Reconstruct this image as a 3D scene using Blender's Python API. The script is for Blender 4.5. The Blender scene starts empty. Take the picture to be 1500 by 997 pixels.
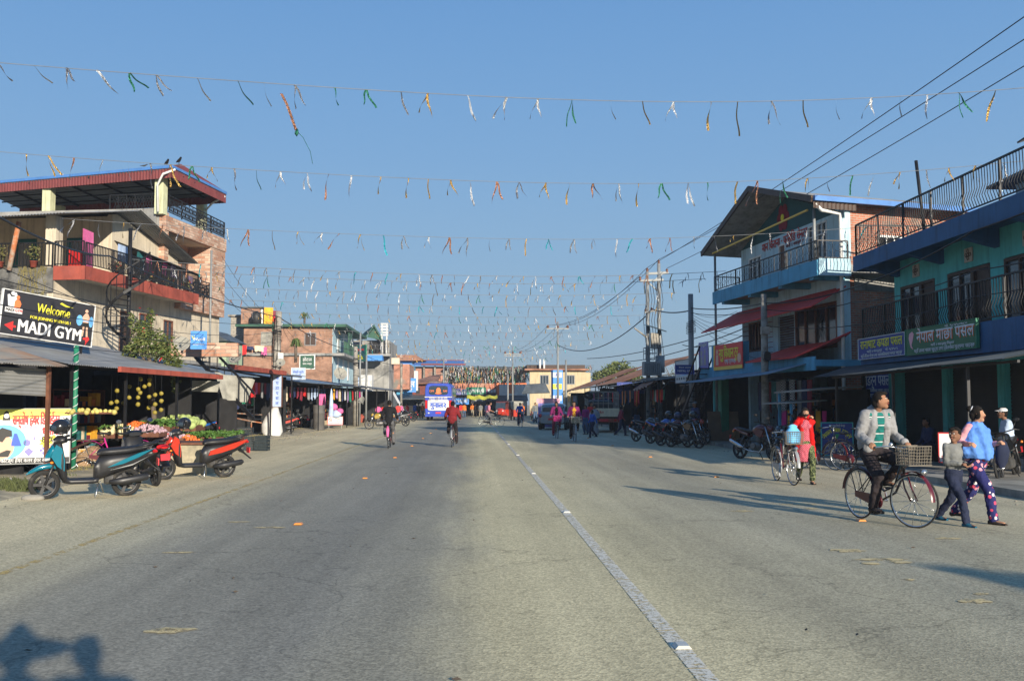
import bpy, math, random
from mathutils import Vector, Matrix, noise
random.seed(7)
R = math.radians
PI = math.pi
sc = bpy.context.scene
COL = sc.collection
# ---------------------------------------------------------------- camera geometry
CH, FPX = 1.58, 1458.0
YAW, PITCH = R(2.2), R(3.63)
_F = Vector((math.sin(YAW)*math.cos(PITCH), math.cos(YAW)*math.cos(PITCH), math.sin(PITCH)))
_R = Vector((math.cos(YAW), -math.sin(YAW), 0))
_U = _R.cross(_F)
CAM = Vector((0, 0, CH))
def ray(px, py): return (_F*FPX + _R*(px-750) + _U*(498.5-py)).normalized()
def G(px, py, z=0.0):
    d = ray(px, py); return CAM + d*((z-CH)/d.z)
def atY(px, py, Y):
    d = ray(px, py); return CAM + d*(Y/d.y)
def atX(px, py, X):
    d = ray(px, py); return CAM + d*(X/d.x)
class Frame:
    """a local frame: x along a facade, y into the building, z up"""
    def __init__(s, x, y, deg):
        s.o = Vector((x, y, 0)); s.a = R(deg)
        s.X = Vector((math.cos(s.a), math.sin(s.a), 0)); s.Y = Vector((-math.sin(s.a), math.cos(s.a), 0))
    def uv(s, px, py, y0=0.0):
        d = ray(px, py); o = s.o + s.Y*y0
        t = (o-CAM).dot(s.Y)/d.dot(s.Y); p = CAM + d*t - s.o
        return p.dot(s.X), p.z
    def us(s, px, py, x0=0.0):
        d = ray(px, py); o = s.o + s.X*x0
        t = (o-CAM).dot(s.X)/d.dot(s.X); p = CAM + d*t - s.o
        return p.dot(s.Y), p.z
    def w(s, x, y, z=0): return s.o + s.X*x + s.Y*y + Vector((0, 0, z))
# ---------------------------------------------------------------- materials
_m = {}
def nodes(m):
    m.use_nodes = True; nt = m.node_tree; return nt, nt.nodes, nt.links, nt.nodes['Principled BSDF']
def mat(name, c, rough=0.7, metal=0.0, var=0.18, scale=3.0, bump=0.0, bscale=40.0, c2=None, thr=0.55, spec=0.4, coat=0.0, emit=0, trans=0):
    """painted / worn surface: colour broken by two noises, optional second colour in patches"""
    if name in _m: return _m[name]
    m = bpy.data.materials.new(name); nt, N, L, B = nodes(m)
    B.inputs['Roughness'].default_value = rough; B.inputs['Metallic'].default_value = metal
    B.inputs['Specular IOR Level'].default_value = spec; B.inputs['Coat Weight'].default_value = coat
    tc = N.new('ShaderNodeTexCoord')
    n1 = N.new('ShaderNodeTexNoise'); n1.inputs['Scale'].default_value = scale; n1.inputs['Detail'].default_value = 6; n1.inputs['Roughness'].default_value = .65
    L.new(tc.outputs['Object'], n1.inputs['Vector'])
    mr = N.new('ShaderNodeMapRange'); mr.inputs[1].default_value = .3; mr.inputs[2].default_value = .7
    mr.inputs[3].default_value = 1-var*1.3; mr.inputs[4].default_value = 1+var*.7
    L.new(n1.outputs['Fac'], mr.inputs[0])
    vm = N.new('ShaderNodeVectorMath'); vm.operation = 'SCALE'
    L.new(mr.outputs[0], vm.inputs['Scale'])
    if c2:
        n2 = N.new('ShaderNodeTexNoise'); n2.inputs['Scale'].default_value = scale*.6; n2.inputs['Detail'].default_value = 8; n2.inputs['Roughness'].default_value = .7
        L.new(tc.outputs['Object'], n2.inputs['Vector'])
        m2 = N.new('ShaderNodeMapRange'); m2.inputs[1].default_value = thr-.06; m2.inputs[2].default_value = thr+.1
        L.new(n2.outputs['Fac'], m2.inputs[0])
        mx = N.new('ShaderNodeMix'); mx.data_type = 'RGBA'; L.new(m2.outputs[0], mx.inputs[0])
        mx.inputs[6].default_value = (*c, 1); mx.inputs[7].default_value = (*c2, 1)
        L.new(mx.outputs[2], vm.inputs[0])
    else: vm.inputs[0].default_value = c
    if name in ('cream_wall','teal_wall','light_blue_wall','mid_blue','navy_paint','grey_cement','red_paint','green_cream','white_frame','pale_cream'):
        # rain streaks running down the wall
        ms = N.new('ShaderNodeMapping'); ms.inputs['Scale'].default_value = (5, 5, .45); L.new(tc.outputs['Object'], ms.inputs[0]); ns = N.new('ShaderNodeTexNoise'); ns.inputs['Scale'].default_value = 1; ns.inputs['Detail'].default_value = 7; ns.inputs['Roughness'].default_value = .7; L.new(ms.outputs[0], ns.inputs['Vector'])
        rs = N.new('ShaderNodeMapRange'); rs.inputs[1].default_value = .5; rs.inputs[2].default_value = .72; rs.inputs[3].default_value = 1; rs.inputs[4].default_value = .55; L.new(ns.outputs['Fac'], rs.inputs[0]); mu = N.new('ShaderNodeMath'); mu.operation = 'MULTIPLY'; L.new(mr.outputs[0], mu.inputs[0]); L.new(rs.outputs[0], mu.inputs[1]); L.new(mu.outputs[0], vm.inputs['Scale'])
    L.new(vm.outputs[0], B.inputs['Base Color'])
    if bump:
        n3 = N.new('ShaderNodeTexNoise'); n3.inputs['Scale'].default_value = bscale; n3.inputs['Detail'].default_value = 4
        L.new(tc.outputs['Object'], n3.inputs['Vector'])
        bp = N.new('ShaderNodeBump'); bp.inputs['Strength'].default_value = bump; bp.inputs['Distance'].default_value = .02
        L.new(n3.outputs['Fac'], bp.inputs['Height']); L.new(bp.outputs[0], B.inputs['Normal'])
    if emit:
        B.inputs['Emission Color'].default_value = (*c, 1); B.inputs['Emission Strength'].default_value = emit
    if trans: B.inputs['Transmission Weight'].default_value = trans
    _m[name] = m; return m
def wallvec(N, L, tc):
    s = N.new('ShaderNodeSeparateXYZ'); L.new(tc.outputs['Object'], s.inputs[0])
    a = N.new('ShaderNodeMath'); a.operation = 'ADD'; L.new(s.outputs[0], a.inputs[0]); L.new(s.outputs[1], a.inputs[1])
    c = N.new('ShaderNodeCombineXYZ'); L.new(a.outputs[0], c.inputs[0]); L.new(s.outputs[2], c.inputs[1]); return c.outputs[0]
def brickmat(name, c1, c2, mortar, w=.23, h=.075, ms=.012, grime=.4, cement=None):
    if name in _m: return _m[name]
    m = bpy.data.materials.new(name); nt, N, L, B = nodes(m); B.inputs['Roughness'].default_value = .9; B.inputs['Specular IOR Level'].default_value = .15
    tc = N.new('ShaderNodeTexCoord'); v = wallvec(N, L, tc)
    b = N.new('ShaderNodeTexBrick'); b.inputs['Scale'].default_value = 1; b.inputs['Brick Width'].default_value = w; b.inputs['Row Height'].default_value = h
    b.inputs['Mortar Size'].default_value = ms; b.inputs['Color1'].default_value = (*c1, 1); b.inputs['Color2'].default_value = (*c2, 1); b.inputs['Mortar'].default_value = (*mortar, 1)
    b.inputs['Bias'].default_value = -.1; L.new(v, b.inputs['Vector'])
    n = N.new('ShaderNodeTexNoise'); n.inputs['Scale'].default_value = 1.1; n.inputs['Detail'].default_value = 9; n.inputs['Roughness'].default_value = .7; L.new(tc.outputs['Object'], n.inputs['Vector'])
    mr = N.new('ShaderNodeMapRange'); mr.inputs[1].default_value = .35; mr.inputs[2].default_value = .65; mr.inputs[3].default_value = 1-grime; mr.inputs[4].default_value = 1.15
    L.new(n.outputs['Fac'], mr.inputs[0]); vm = N.new('ShaderNodeVectorMath'); vm.operation = 'SCALE'
    L.new(b.outputs['Color'], vm.inputs[0]); L.new(mr.outputs[0], vm.inputs['Scale'])
    out = vm.outputs[0]
    if cement:
        n2 = N.new('ShaderNodeTexNoise'); n2.inputs['Scale'].default_value = .7; n2.inputs['Detail'].default_value = 8; L.new(tc.outputs['Object'], n2.inputs['Vector'])
        m2 = N.new('ShaderNodeMapRange'); m2.inputs[1].default_value = .56; m2.inputs[2].default_value = .64; L.new(n2.outputs['Fac'], m2.inputs[0])
        mx = N.new('ShaderNodeMix'); mx.data_type = 'RGBA'; L.new(m2.outputs[0], mx.inputs[0]); L.new(out, mx.inputs[6]); mx.inputs[7].default_value = (*cement, 1); out = mx.outputs[2]
    L.new(out, B.inputs['Base Color'])
    bp = N.new('ShaderNodeBump'); bp.inputs['Strength'].default_value = .6; bp.inputs['Distance'].default_value = .012
    iv = N.new('ShaderNodeMath'); iv.operation = 'SUBTRACT'; iv.inputs[0].default_value = 1; L.new(b.outputs['Fac'], iv.inputs[1]); L.new(iv.outputs[0], bp.inputs['Height']); L.new(bp.outputs[0], B.inputs['Normal'])
    _m[name] = m; return m
def pattern(name, kind, cols, scale=20, rough=.85, dist=(1, 1, 1)):
    """printed cloth: checks, stripes, florals"""
    if name in _m: return _m[name]
    m = bpy.data.materials.new(name); nt, N, L, B = nodes(m); B.inputs['Roughness'].default_value = rough; B.inputs['Specular IOR Level'].default_value = .2
    tc = N.new('ShaderNodeTexCoord'); mp = N.new('ShaderNodeMapping'); mp.inputs['Scale'].default_value = [scale*k for k in dist]; L.new(tc.outputs['Object'], mp.inputs['Vector'])
    rp = N.new('ShaderNodeValToRGB'); rp.color_ramp.interpolation = 'CONSTANT'
    while len(rp.color_ramp.elements) < len(cols): rp.color_ramp.elements.new(.5)
    for e, (p, c) in zip(rp.color_ramp.elements, cols): e.position = p; e.color = (*c, 1)
    if kind == 'floral':
        t = N.new('ShaderNodeTexVoronoi'); t.inputs['Scale'].default_value = 1; L.new(mp.outputs[0], t.inputs['Vector'])
        s = N.new('ShaderNodeSeparateColor'); L.new(t.outputs['Color'], s.inputs[0])
        g = N.new('ShaderNodeMath'); g.operation = 'LESS_THAN'; g.inputs[1].default_value = .42; L.new(t.outputs['Distance'], g.inputs[0])
        mu = N.new('ShaderNodeMath'); mu.operation = 'MULTIPLY'; L.new(s.outputs[0], mu.inputs[0]); L.new(g.outputs[0], mu.inputs[1]); L.new(mu.outputs[0], rp.inputs[0])
    elif kind == 'band':   # repeats along one axis
        s = N.new('ShaderNodeSeparateXYZ'); L.new(mp.outputs[0], s.inputs[0])
        ad = N.new('ShaderNodeMath'); ad.operation = 'ADD'; L.new(s.outputs[0], ad.inputs[0]); L.new(s.outputs[2], ad.inputs[1])
        fr = N.new('ShaderNodeMath'); fr.operation = 'FRACT'; L.new(ad.outputs[0], fr.inputs[0]); L.new(fr.outputs[0], rp.inputs[0])
    elif kind == 'check':
        t = N.new('ShaderNodeTexChecker'); t.inputs['Scale'].default_value = 1; L.new(mp.outputs[0], t.inputs['Vector']); L.new(t.outputs['Fac'], rp.inputs[0])
    else:
        t = N.new('ShaderNodeTexNoise'); t.inputs['Scale'].default_value = 1; t.inputs['Detail'].default_value = 3; L.new(mp.outputs[0], t.inputs['Vector']); L.new(t.outputs['Fac'], rp.inputs[0])
    L.new(rp.outputs[0], B.inputs['Base Color']); _m[name] = m; return m
# ---------------------------------------------------------------- mesh builder
class MB:
    def __init__(s): s.v = []; s.f = []; s.m = []; s.s = []; s.n = 0
    def add(s, vs, fs, m=0, sm=False):
        o = len(s.v); s.v += [tuple(p) for p in vs]; s.f += [tuple(i+o for i in f) for f in fs]; s.m += [m]*len(fs); s.s += [sm]*len(fs); return s
    def box(s, x0, x1, y0, y1, z0, z1, m=0):
        if x0 > x1: x0, x1 = x1, x0
        if y0 > y1: y0, y1 = y1, y0
        if z0 > z1: z0, z1 = z1, z0
        return s.add([(x0,y0,z0),(x1,y0,z0),(x1,y1,z0),(x0,y1,z0),(x0,y0,z1),(x1,y0,z1),(x1,y1,z1),(x0,y1,z1)],
                     [(0,3,2,1),(4,5,6,7),(0,1,5,4),(1,2,6,5),(2,3,7,6),(3,0,4,7)], m)
    def beam(s, p, q, w=.05, h=None, m=0, up=(0,0,1)):
        p = Vector(p); q = Vector(q); h = h or w; d = (q-p)
        if d.length < 1e-6: return s
        d.normalize(); u = Vector(up)
        if abs(d.dot(u)) > .98: u = Vector((0,1,0))
        r = d.cross(u).normalized(); u = r.cross(d)
        vs = [c + r*a*w/2 + u*b*h/2 for c in (p, q) for a, b in ((-1,-1),(1,-1),(1,1),(-1,1))]
        return s.add(vs, [(0,1,2,3),(7,6,5,4),(0,4,5,1),(1,5,6,2),(2,6,7,3),(3,7,4,0)], m)
    def tube(s, pts, r=.02, n=8, m=0, closed=False, sm=True):
        pts = [Vector(p) for p in pts]; k = len(pts); rs = r if isinstance(r, (list, tuple)) else [r]*k
        prev = None; vs = []
        for i, p in enumerate(pts):
            if closed: d = pts[(i+1) % k]-pts[i-1]
            else: d = pts[min(i+1, k-1)]-pts[max(i-1, 0)]
            d.normalize()
            if prev is None:
                a = Vector((0,0,1)) if abs(d.z) < .9 else Vector((1,0,0)); u = d.cross(a).normalized()
            else: u = (prev - d*prev.dot(d)).normalized()
            prev = u; w = d.cross(u)
            for j in range(n):
                t = 2*PI*j/n; vs.append(p + (u*math.cos(t)+w*math.sin(t))*rs[i])
        fs = []
        for i in range(k if closed else k-1):
            a = i*n; b = ((i+1) % k)*n
            for j in range(n): fs.append((a+j, a+(j+1) % n, b+(j+1) % n, b+j))
        s.add(vs, fs, m, sm)
        if not closed:
            o = len(s.v)-len(vs); s.f += [tuple(o+j for j in range(n))[::-1], tuple(o+(k-1)*n+j for j in range(n))]; s.m += [m, m]; s.s += [False, False]
        return s
    def cyl(s, p, q, r, r2=None, n=16, m=0): return s.tube([p, q], [r, r if r2 is None else r2], n, m)
    def torus(s, c, ax, Rr, r, n=28, k=8, m=0):
        c = Vector(c); ax = Vector(ax).normalized(); a = Vector((0,0,1)) if abs(ax.z) < .9 else Vector((1,0,0)); u = ax.cross(a).normalized(); w = ax.cross(u)
        return s.tube([c+(u*math.cos(2*PI*i/n)+w*math.sin(2*PI*i/n))*Rr for i in range(n)], r, k, m, closed=True)
    def sph(s, c, r, n=12, k=8, m=0, jit=0):
        c = Vector(c); r = (r, r, r) if not hasattr(r, '__len__') else r; vs = []; fs = []
        for i in range(k+1):
            t = PI*i/k
            for j in range(n):
                a = 2*PI*j/n; q = 1+(random.uniform(-jit, jit) if jit else 0)
                vs.append(c+Vector((r[0]*math.sin(t)*math.cos(a), r[1]*math.sin(t)*math.sin(a), r[2]*math.cos(t)))*q)
        for i in range(k):
            for j in range(n): fs.append((i*n+j, (i+1)*n+j, (i+1)*n+(j+1) % n, i*n+(j+1) % n))
        return s.add(vs, fs, m, True)
    def lathe(s, c, prof, n=20, m=0, ax='z'):
        c = Vector(c); vs = []; fs = []
        for (r, h) in prof:
            for j in range(n):
                a = 2*PI*j/n; p = (r*math.cos(a), r*math.sin(a), h)
                if ax == 'x': p = (h, r*math.cos(a), r*math.sin(a))
                if ax == 'y': p = (r*math.cos(a), h, r*math.sin(a))
                vs.append(c+Vector(p))
        for i in range(len(prof)-1):
            for j in range(n): fs.append((i*n+j, i*n+(j+1) % n, (i+1)*n+(j+1) % n, (i+1)*n+j))
        return s.add(vs, fs, m, True)
    def prism(s, poly, y0, y1, m=0, ax='y'):
        """extrude a polygon; ax = the extrusion axis; poly holds the other two coordinates"""
        k = len(poly)
        def P(a, b, e): return {'y': (a, e, b), 'x': (e, a, b), 'z': (a, b, e)}[ax]
        vs = [P(a, b, y0) for a, b in poly]+[P(a, b, y1) for a, b in poly]
        fs = [tuple(range(k)), tuple(range(2*k-1, k-1, -1))]+[(i, i+k, (i+1) % k+k, (i+1) % k) for i in range(k)]
        return s.add(vs, fs, m)
    def loft(s, st, n=14, pw=2.6, m=0, ax='y'):
        """stations (along, centre z, half width, half height[, centre x]) -> rounded body"""
        vs = []
        for q in st:
            y, z, a, b = q[:4]; cx = q[4] if len(q) > 4 else 0
            for j in range(n):
                t = 2*PI*(j+.5)/n; c_, s_ = math.cos(t), math.sin(t)
                e = 2/pw; x = a*math.copysign(abs(c_)**e, c_); h = b*math.copysign(abs(s_)**e, s_)
                vs.append((cx+x, y, z+h) if ax == 'y' else ((y, cx+x, z+h) if ax == 'x' else (cx+x, z+h, y)))
        k = len(st); fs = [(i*n+j, i*n+(j+1) % n, (i+1)*n+(j+1) % n, (i+1)*n+j) for i in range(k-1) for j in range(n)]
        s.add(vs, fs, m, True); o = len(s.v)-len(vs)
        s.f += [tuple(o+j for j in range(n)), tuple(o+(k-1)*n+j for j in range(n))[::-1]]; s.m += [m, m]; s.s += [False, False]; return s
    def quad(s, a, b, c, d, m=0): return s.add([a, b, c, d], [(0,1,2,3)], m)
    def sheet(s, a, b, c, d, t=.02, m=0):
        a, b, c, d = map(Vector, (a, b, c, d)); nn = (b-a).cross(d-a).normalized()*t
        return s.add([a, b, c, d, a-nn, b-nn, c-nn, d-nn], [(0,1,2,3),(7,6,5,4),(0,4,5,1),(1,5,6,2),(2,6,7,3),(3,7,4,0)], m)
    def corr(s, a, b, c, d, pitch=.1, amp=.018, m=0, nv=3, sag=0.0, rag=0.0):
        """corrugated sheet: a-b is the edge whose outline waves, a-d the run of the ridges"""
        a, b, c, d = map(Vector, (a, b, c, d)); nn = (b-a).cross(d-a).normalized()
        L_ = max((b-a).length, (c-d).length); nu = max(2, int(L_/pitch*4)); vs = []
        rg = [random.uniform(-rag, rag) for _ in range(nu//16+2)]
        for j in range(nv+1):
            for i in range(nu+1):
                u = i/nu; w = j/nv
                if j == 0 and rag: w = -rg[i//16]/max(.1, (d-a).length)
                p = a.lerp(b, u).lerp(d.lerp(c, u), w)
                p = p + nn*(amp*math.sin(2*PI*i/4+.4)) - Vector((0,0,1))*sag*(math.sin(PI*u)+.3*math.sin(7*u+j))
                vs.append(p)
        k = len(vs); t = nn*.004
        vs2 = [p-t for p in vs]
        fs = [(j*(nu+1)+i, j*(nu+1)+i+1, (j+1)*(nu+1)+i+1, (j+1)*(nu+1)+i) for j in range(nv) for i in range(nu)]
        s.add(vs, fs, m, True); return s.add(vs2, [f[::-1] for f in fs], m, True)
    def build(s, name, mats, parent=None, loc=None, rz=None, label=None, rot=None):
        me = bpy.data.meshes.new(name); me.from_pydata(s.v, [], s.f); me.update()
        if not isinstance(mats, (list, tuple)): mats = [mats]
        for q in mats: me.materials.append(q)
        me.polygons.foreach_set('material_index', s.m); me.polygons.foreach_set('use_smooth', s.s); me.update()
        o = bpy.data.objects.new(name, me); COL.objects.link(o)
        if parent: o.parent = parent
        if loc is not None: o.location = loc
        if rz is not None: o.rotation_euler = (0, 0, rz)
        if rot is not None: o.rotation_euler = rot
        if label: o['label'] = label
        return o
def tag(o, label=None, cat=None, group=None, kind=None):
    if label: o['label'] = label
    if cat: o['category'] = cat
    if group: o['group'] = group
    if kind: o['kind'] = kind
    return o
def T(name, label, cat, loc=(0,0,0), rz=0, group=None):
    o = bpy.data.objects.new(name, None); COL.objects.link(o); o.empty_display_size = .2
    o.location = loc; o.rotation_euler = (0, 0, rz); return tag(o, label, cat, group)
_kids = {}
def copy_tree(o, parent=None, label=None):
    c = o.copy(); COL.objects.link(c); c.parent = parent
    if label: c['label'] = label
    for ch in list(o.children): copy_tree(ch, c)
    return c
def struct(mb, name, m, **k): return tag(mb.build(name, m, **k), kind='structure')
def bevel(o, w=.01, seg=2):
    b = o.modifiers.new('bevel', 'BEVEL'); b.width = w; b.segments = seg; b.limit_method = 'ANGLE'; return o
# ---------------------------------------------------------------- lettering
def text(s, h, m, parent, loc, rz=0.0, bold=.0, width=None, align='CENTER', name='lettering', tilt=None, shear=0.0, ext=0.0):
    """real raised lettering on a sign: s upright in the local xz plane facing -y"""
    cu = bpy.data.curves.new(name, 'FONT'); cu.body = s; cu.size = h*1.35; cu.align_x = align; cu.align_y = 'CENTER'; cu.extrude = ext; cu.resolution_u = 3; cu.shear = shear
    ob = bpy.data.objects.new(name, cu); COL.objects.link(ob)
    me = bpy.data.meshes.new_from_object(ob); bpy.data.objects.remove(ob); bpy.data.curves.remove(cu)
    if width and len(me.vertices):
        xs = [v.co.x for v in me.vertices]; w0 = max(xs)-min(xs); k = width/w0 if w0 else 1
        for v in me.vertices: v.co.x *= k
    # letters that touch lie a hair apart so that no two faces share a plane
    par = list(range(len(me.vertices)))
    def find(a):
        while par[a] != a: par[a] = par[par[a]]; a = par[a]
        return a
    for e in me.edges:
        a, b = find(e.vertices[0]), find(e.vertices[1])
        if a != b: par[a] = b
    ids = {}
    for i, v in enumerate(me.vertices):
        k = ids.setdefault(find(i), len(ids)); v.co.z += (k % 5)*.0008
    if bold:   # heavier strokes: the same letters again a hair to either side and behind
        bm0 = [(v.co.x, v.co.y, v.co.z) for v in me.vertices]; fs = [tuple(p.vertices) for p in me.polygons]; n0 = len(bm0); d = h*.045*bold; vs = list(bm0); af = list(fs)
        for k, (dx, dy) in enumerate(((-d, 0), (d, 0), (0, d*.6))): vs += [(x+dx, y+dy, z-.0045*(k+1)) for x, y, z in bm0]; af += [tuple(i+n0*(k+1) for i in f) for f in fs]
        me = bpy.data.meshes.new(name); me.from_pydata(vs, [], af); me.update()
    me.materials.clear(); me.materials.append(m); me.name = name
    o = bpy.data.objects.new(name, me); COL.objects.link(o); o.parent = parent; o.location = loc
    o.rotation_euler = (R(90) if tilt is None else tilt, 0, rz); return o
WHITE = (.8,.8,.78)
def M(name): return _m[name]
# ================================================================= light, sky, camera
SD = Vector((-.395, .919, 0)).normalized(); ELEV = R(15)
SUNV = (SD*math.cos(ELEV) - Vector((0,0,math.sin(ELEV)))).normalized()
W = bpy.data.worlds.new('World'); sc.world = W; W.use_nodes = True
nt = W.node_tree; sk = nt.nodes.new('ShaderNodeTexSky'); sk.sky_type = 'NISHITA'; sk.sun_disc = False
sk.sun_elevation = ELEV; sk.sun_rotation = math.atan2(-SD.x, -SD.y) % (2*PI); sk.air_density = 1.0; sk.dust_density = .6; sk.ozone_density = 2.2; sk.altitude = 200
bg = nt.nodes['Background']
# hazy winter sky: the Nishita sky toned towards an even blue by elevation
tcw = nt.nodes.new('ShaderNodeTexCoord'); sz = nt.nodes.new('ShaderNodeSeparateXYZ'); nt.links.new(tcw.outputs['Generated'], sz.inputs[0])
rw = nt.nodes.new('ShaderNodeValToRGB'); nt.links.new(sz.outputs[2], rw.inputs[0]); rw.color_ramp.interpolation = 'B_SPLINE'
SK = [(0,(.235,.325,.40)),(.05,(.235,.35,.465)),(.12,(.225,.375,.55)),(.24,(.18,.35,.59)),(.42,(.115,.285,.575)),(1,(.06,.17,.42))]
while len(rw.color_ramp.elements) < len(SK): rw.color_ramp.elements.new(.5)
for e, (p, c) in zip(rw.color_ramp.elements, SK): e.position = p; e.color = (*c, 1)
vs1 = nt.nodes.new('ShaderNodeVectorMath'); vs1.operation = 'SCALE'; vs1.inputs['Scale'].default_value = .05; nt.links.new(sk.outputs[0], vs1.inputs[0])
vs2 = nt.nodes.new('ShaderNodeVectorMath'); vs2.operation = 'SCALE'; vs2.inputs['Scale'].default_value = .62; nt.links.new(rw.outputs[0], vs2.inputs[0])
mw = nt.nodes.new('ShaderNodeMix'); mw.data_type = 'VECTOR'; mw.inputs[0].default_value = .88; nt.links.new(vs1.outputs[0], mw.inputs[4]); nt.links.new(vs2.outputs[0], mw.inputs[5])
vs3 = nt.nodes.new('ShaderNodeVectorMath'); vs3.operation = 'SCALE'; vs3.inputs['Scale'].default_value = 10; nt.links.new(mw.outputs[1], vs3.inputs[0])
nt.links.new(vs3.outputs[0], bg.inputs['Color']); bg.inputs['Strength'].default_value = .1
sl = bpy.data.lights.new('sun', 'SUN'); sl.energy = 4.2; sl.angle = R(.55); sl.color = (1, .90, .74)
so = bpy.data.objects.new('sun', sl); COL.objects.link(so); so.rotation_euler = SUNV.to_track_quat('-Z', 'Y').to_euler()
cd = bpy.data.cameras.new('camera'); cam = bpy.data.objects.new('camera', cd); COL.objects.link(cam); sc.camera = cam
cd.sensor_width = 36; cd.lens = FPX/1500*36; cd.clip_start = .05; cd.clip_end = 3000
cam.location = CAM; cam.rotation_euler = (PI/2+PITCH, 0, -YAW)
sc.view_settings.view_transform = 'Standard'; sc.view_settings.look = 'None'; sc.view_settings.exposure = .95; sc.view_settings.gamma = 1; sc.view_settings.use_curve_mapping = False
sc.cycles.max_bounces = 5; sc.cycles.transparent_max_bounces = 12; sc.cycles.use_denoising = True
# ================================================================= road
def road_mat():
    m = bpy.data.materials.new('road_surface'); nt, N, L, B = nodes(m); B.inputs['Roughness'].default_value = .85; B.inputs['Specular IOR Level'].default_value = .25
    tc = N.new('ShaderNodeTexCoord'); sp = N.new('ShaderNodeSeparateXYZ'); L.new(tc.outputs['Object'], sp.inputs[0])
    mp = N.new('ShaderNodeMapping'); mp.inputs['Scale'].default_value = (1, .25, 1); L.new(tc.outputs['Object'], mp.inputs[0])
    n = N.new('ShaderNodeTexNoise'); n.inputs['Scale'].default_value = .8; n.inputs['Detail'].default_value = 7; n.inputs['Roughness'].default_value = .6; L.new(mp.outputs[0], n.inputs['Vector'])
    a = N.new('ShaderNodeMath'); a.operation = 'MULTIPLY_ADD'; a.inputs[1].default_value = 1.7; L.new(n.outputs['Fac'], a.inputs[0]); L.new(sp.outputs[0], a.inputs[2])
    mr = N.new('ShaderNodeMapRange'); mr.inputs[1].default_value = -12+.85; mr.inputs[2].default_value = 12+.85; L.new(a.outputs[0], mr.inputs[0])
    rp = N.new('ShaderNodeValToRGB'); L.new(mr.outputs[0], rp.inputs[0])
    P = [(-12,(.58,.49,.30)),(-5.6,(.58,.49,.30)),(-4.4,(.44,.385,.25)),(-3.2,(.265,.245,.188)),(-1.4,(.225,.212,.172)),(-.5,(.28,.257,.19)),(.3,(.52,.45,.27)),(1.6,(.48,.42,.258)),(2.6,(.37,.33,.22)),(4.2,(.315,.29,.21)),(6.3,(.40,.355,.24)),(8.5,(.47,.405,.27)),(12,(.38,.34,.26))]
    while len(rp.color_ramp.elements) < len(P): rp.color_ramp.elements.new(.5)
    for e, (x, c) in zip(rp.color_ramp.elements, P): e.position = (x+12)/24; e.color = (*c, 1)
    # aggregate: pale stones and dark pits
    v = N.new('ShaderNodeTexVoronoi'); v.inputs['Scale'].default_value = 62; L.new(tc.outputs['Object'], v.inputs['Vector'])
    s2 = N.new('ShaderNodeSeparateColor'); L.new(v.outputs['Color'], s2.inputs[0])
    m2 = N.new('ShaderNodeMapRange'); m2.inputs[3].default_value = .73; m2.inputs[4].default_value = 1.28; L.new(s2.outputs[0], m2.inputs[0])
    n3 = N.new('ShaderNodeTexNoise'); n3.inputs['Scale'].default_value = 18; n3.inputs['Detail'].default_value = 5; n3.inputs['Roughness'].default_value = .75; L.new(tc.outputs['Object'], n3.inputs['Vector'])
    m3 = N.new('ShaderNodeMapRange'); m3.inputs[1].default_value = .3; m3.inputs[2].default_value = .7; m3.inputs[3].default_value = .84; m3.inputs[4].default_value = 1.16; L.new(n3.outputs['Fac'], m3.inputs[0])
    n4 = N.new('ShaderNodeTexNoise'); n4.inputs['Scale'].default_value = .55; n4.inputs['Detail'].default_value = 8; n4.inputs['Roughness'].default_value = .65; L.new(mp.outputs[0], n4.inputs['Vector'])
    m4 = N.new('ShaderNodeMapRange'); m4.inputs[1].default_value = .3; m4.inputs[2].default_value = .7; m4.inputs[3].default_value = .82; m4.inputs[4].default_value = 1.16; L.new(n4.outputs['Fac'], m4.inputs[0])
    q = N.new('ShaderNodeMath'); q.operation = 'MULTIPLY'; L.new(m2.outputs[0], q.inputs[0]); L.new(m3.outputs[0], q.inputs[1])
    q2 = N.new('ShaderNodeMath'); q2.operation = 'MULTIPLY'; L.new(q.outputs[0], q2.inputs[0]); L.new(m4.outputs[0], q2.inputs[1])
    # hairline cracks
    vc = N.new('ShaderNodeTexVoronoi'); vc.feature = 'DISTANCE_TO_EDGE'; vc.inputs['Scale'].default_value = .33
    nw = N.new('ShaderNodeTexNoise'); nw.inputs['Scale'].default_value = 1.5; nw.inputs['Detail'].default_value = 6; L.new(tc.outputs['Object'], nw.inputs['Vector'])
    vx = N.new('ShaderNodeVectorMath'); vx.operation = 'MULTIPLY_ADD'; vx.inputs[1].default_value = (1.6, 1.6, 0); L.new(nw.outputs['Color'], vx.inputs[0]); L.new(tc.outputs['Object'], vx.inputs[2]); L.new(vx.outputs[0], vc.inputs['Vector'])
    mc = N.new('ShaderNodeMapRange'); mc.inputs[1].default_value = 0; mc.inputs[2].default_value = .006; mc.inputs[3].default_value = .66; mc.inputs[4].default_value = 1; L.new(vc.outputs['Distance'], mc.inputs[0])
    q3 = N.new('ShaderNodeMath'); q3.operation = 'MULTIPLY'; L.new(q2.outputs[0], q3.inputs[0]); L.new(mc.outputs[0], q3.inputs[1])
    mt = N.new('ShaderNodeMapping'); mt.inputs['Scale'].default_value = (2.4, .035, 1); L.new(tc.outputs['Object'], mt.inputs[0]); n5 = N.new('ShaderNodeTexNoise'); n5.inputs['Scale'].default_value = 1; n5.inputs['Detail'].default_value = 5; L.new(mt.outputs[0], n5.inputs['Vector'])
    m5 = N.new('ShaderNodeMapRange'); m5.inputs[1].default_value = .3; m5.inputs[2].default_value = .7; m5.inputs[3].default_value = .88; m5.inputs[4].default_value = 1.1; L.new(n5.outputs['Fac'], m5.inputs[0])
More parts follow.
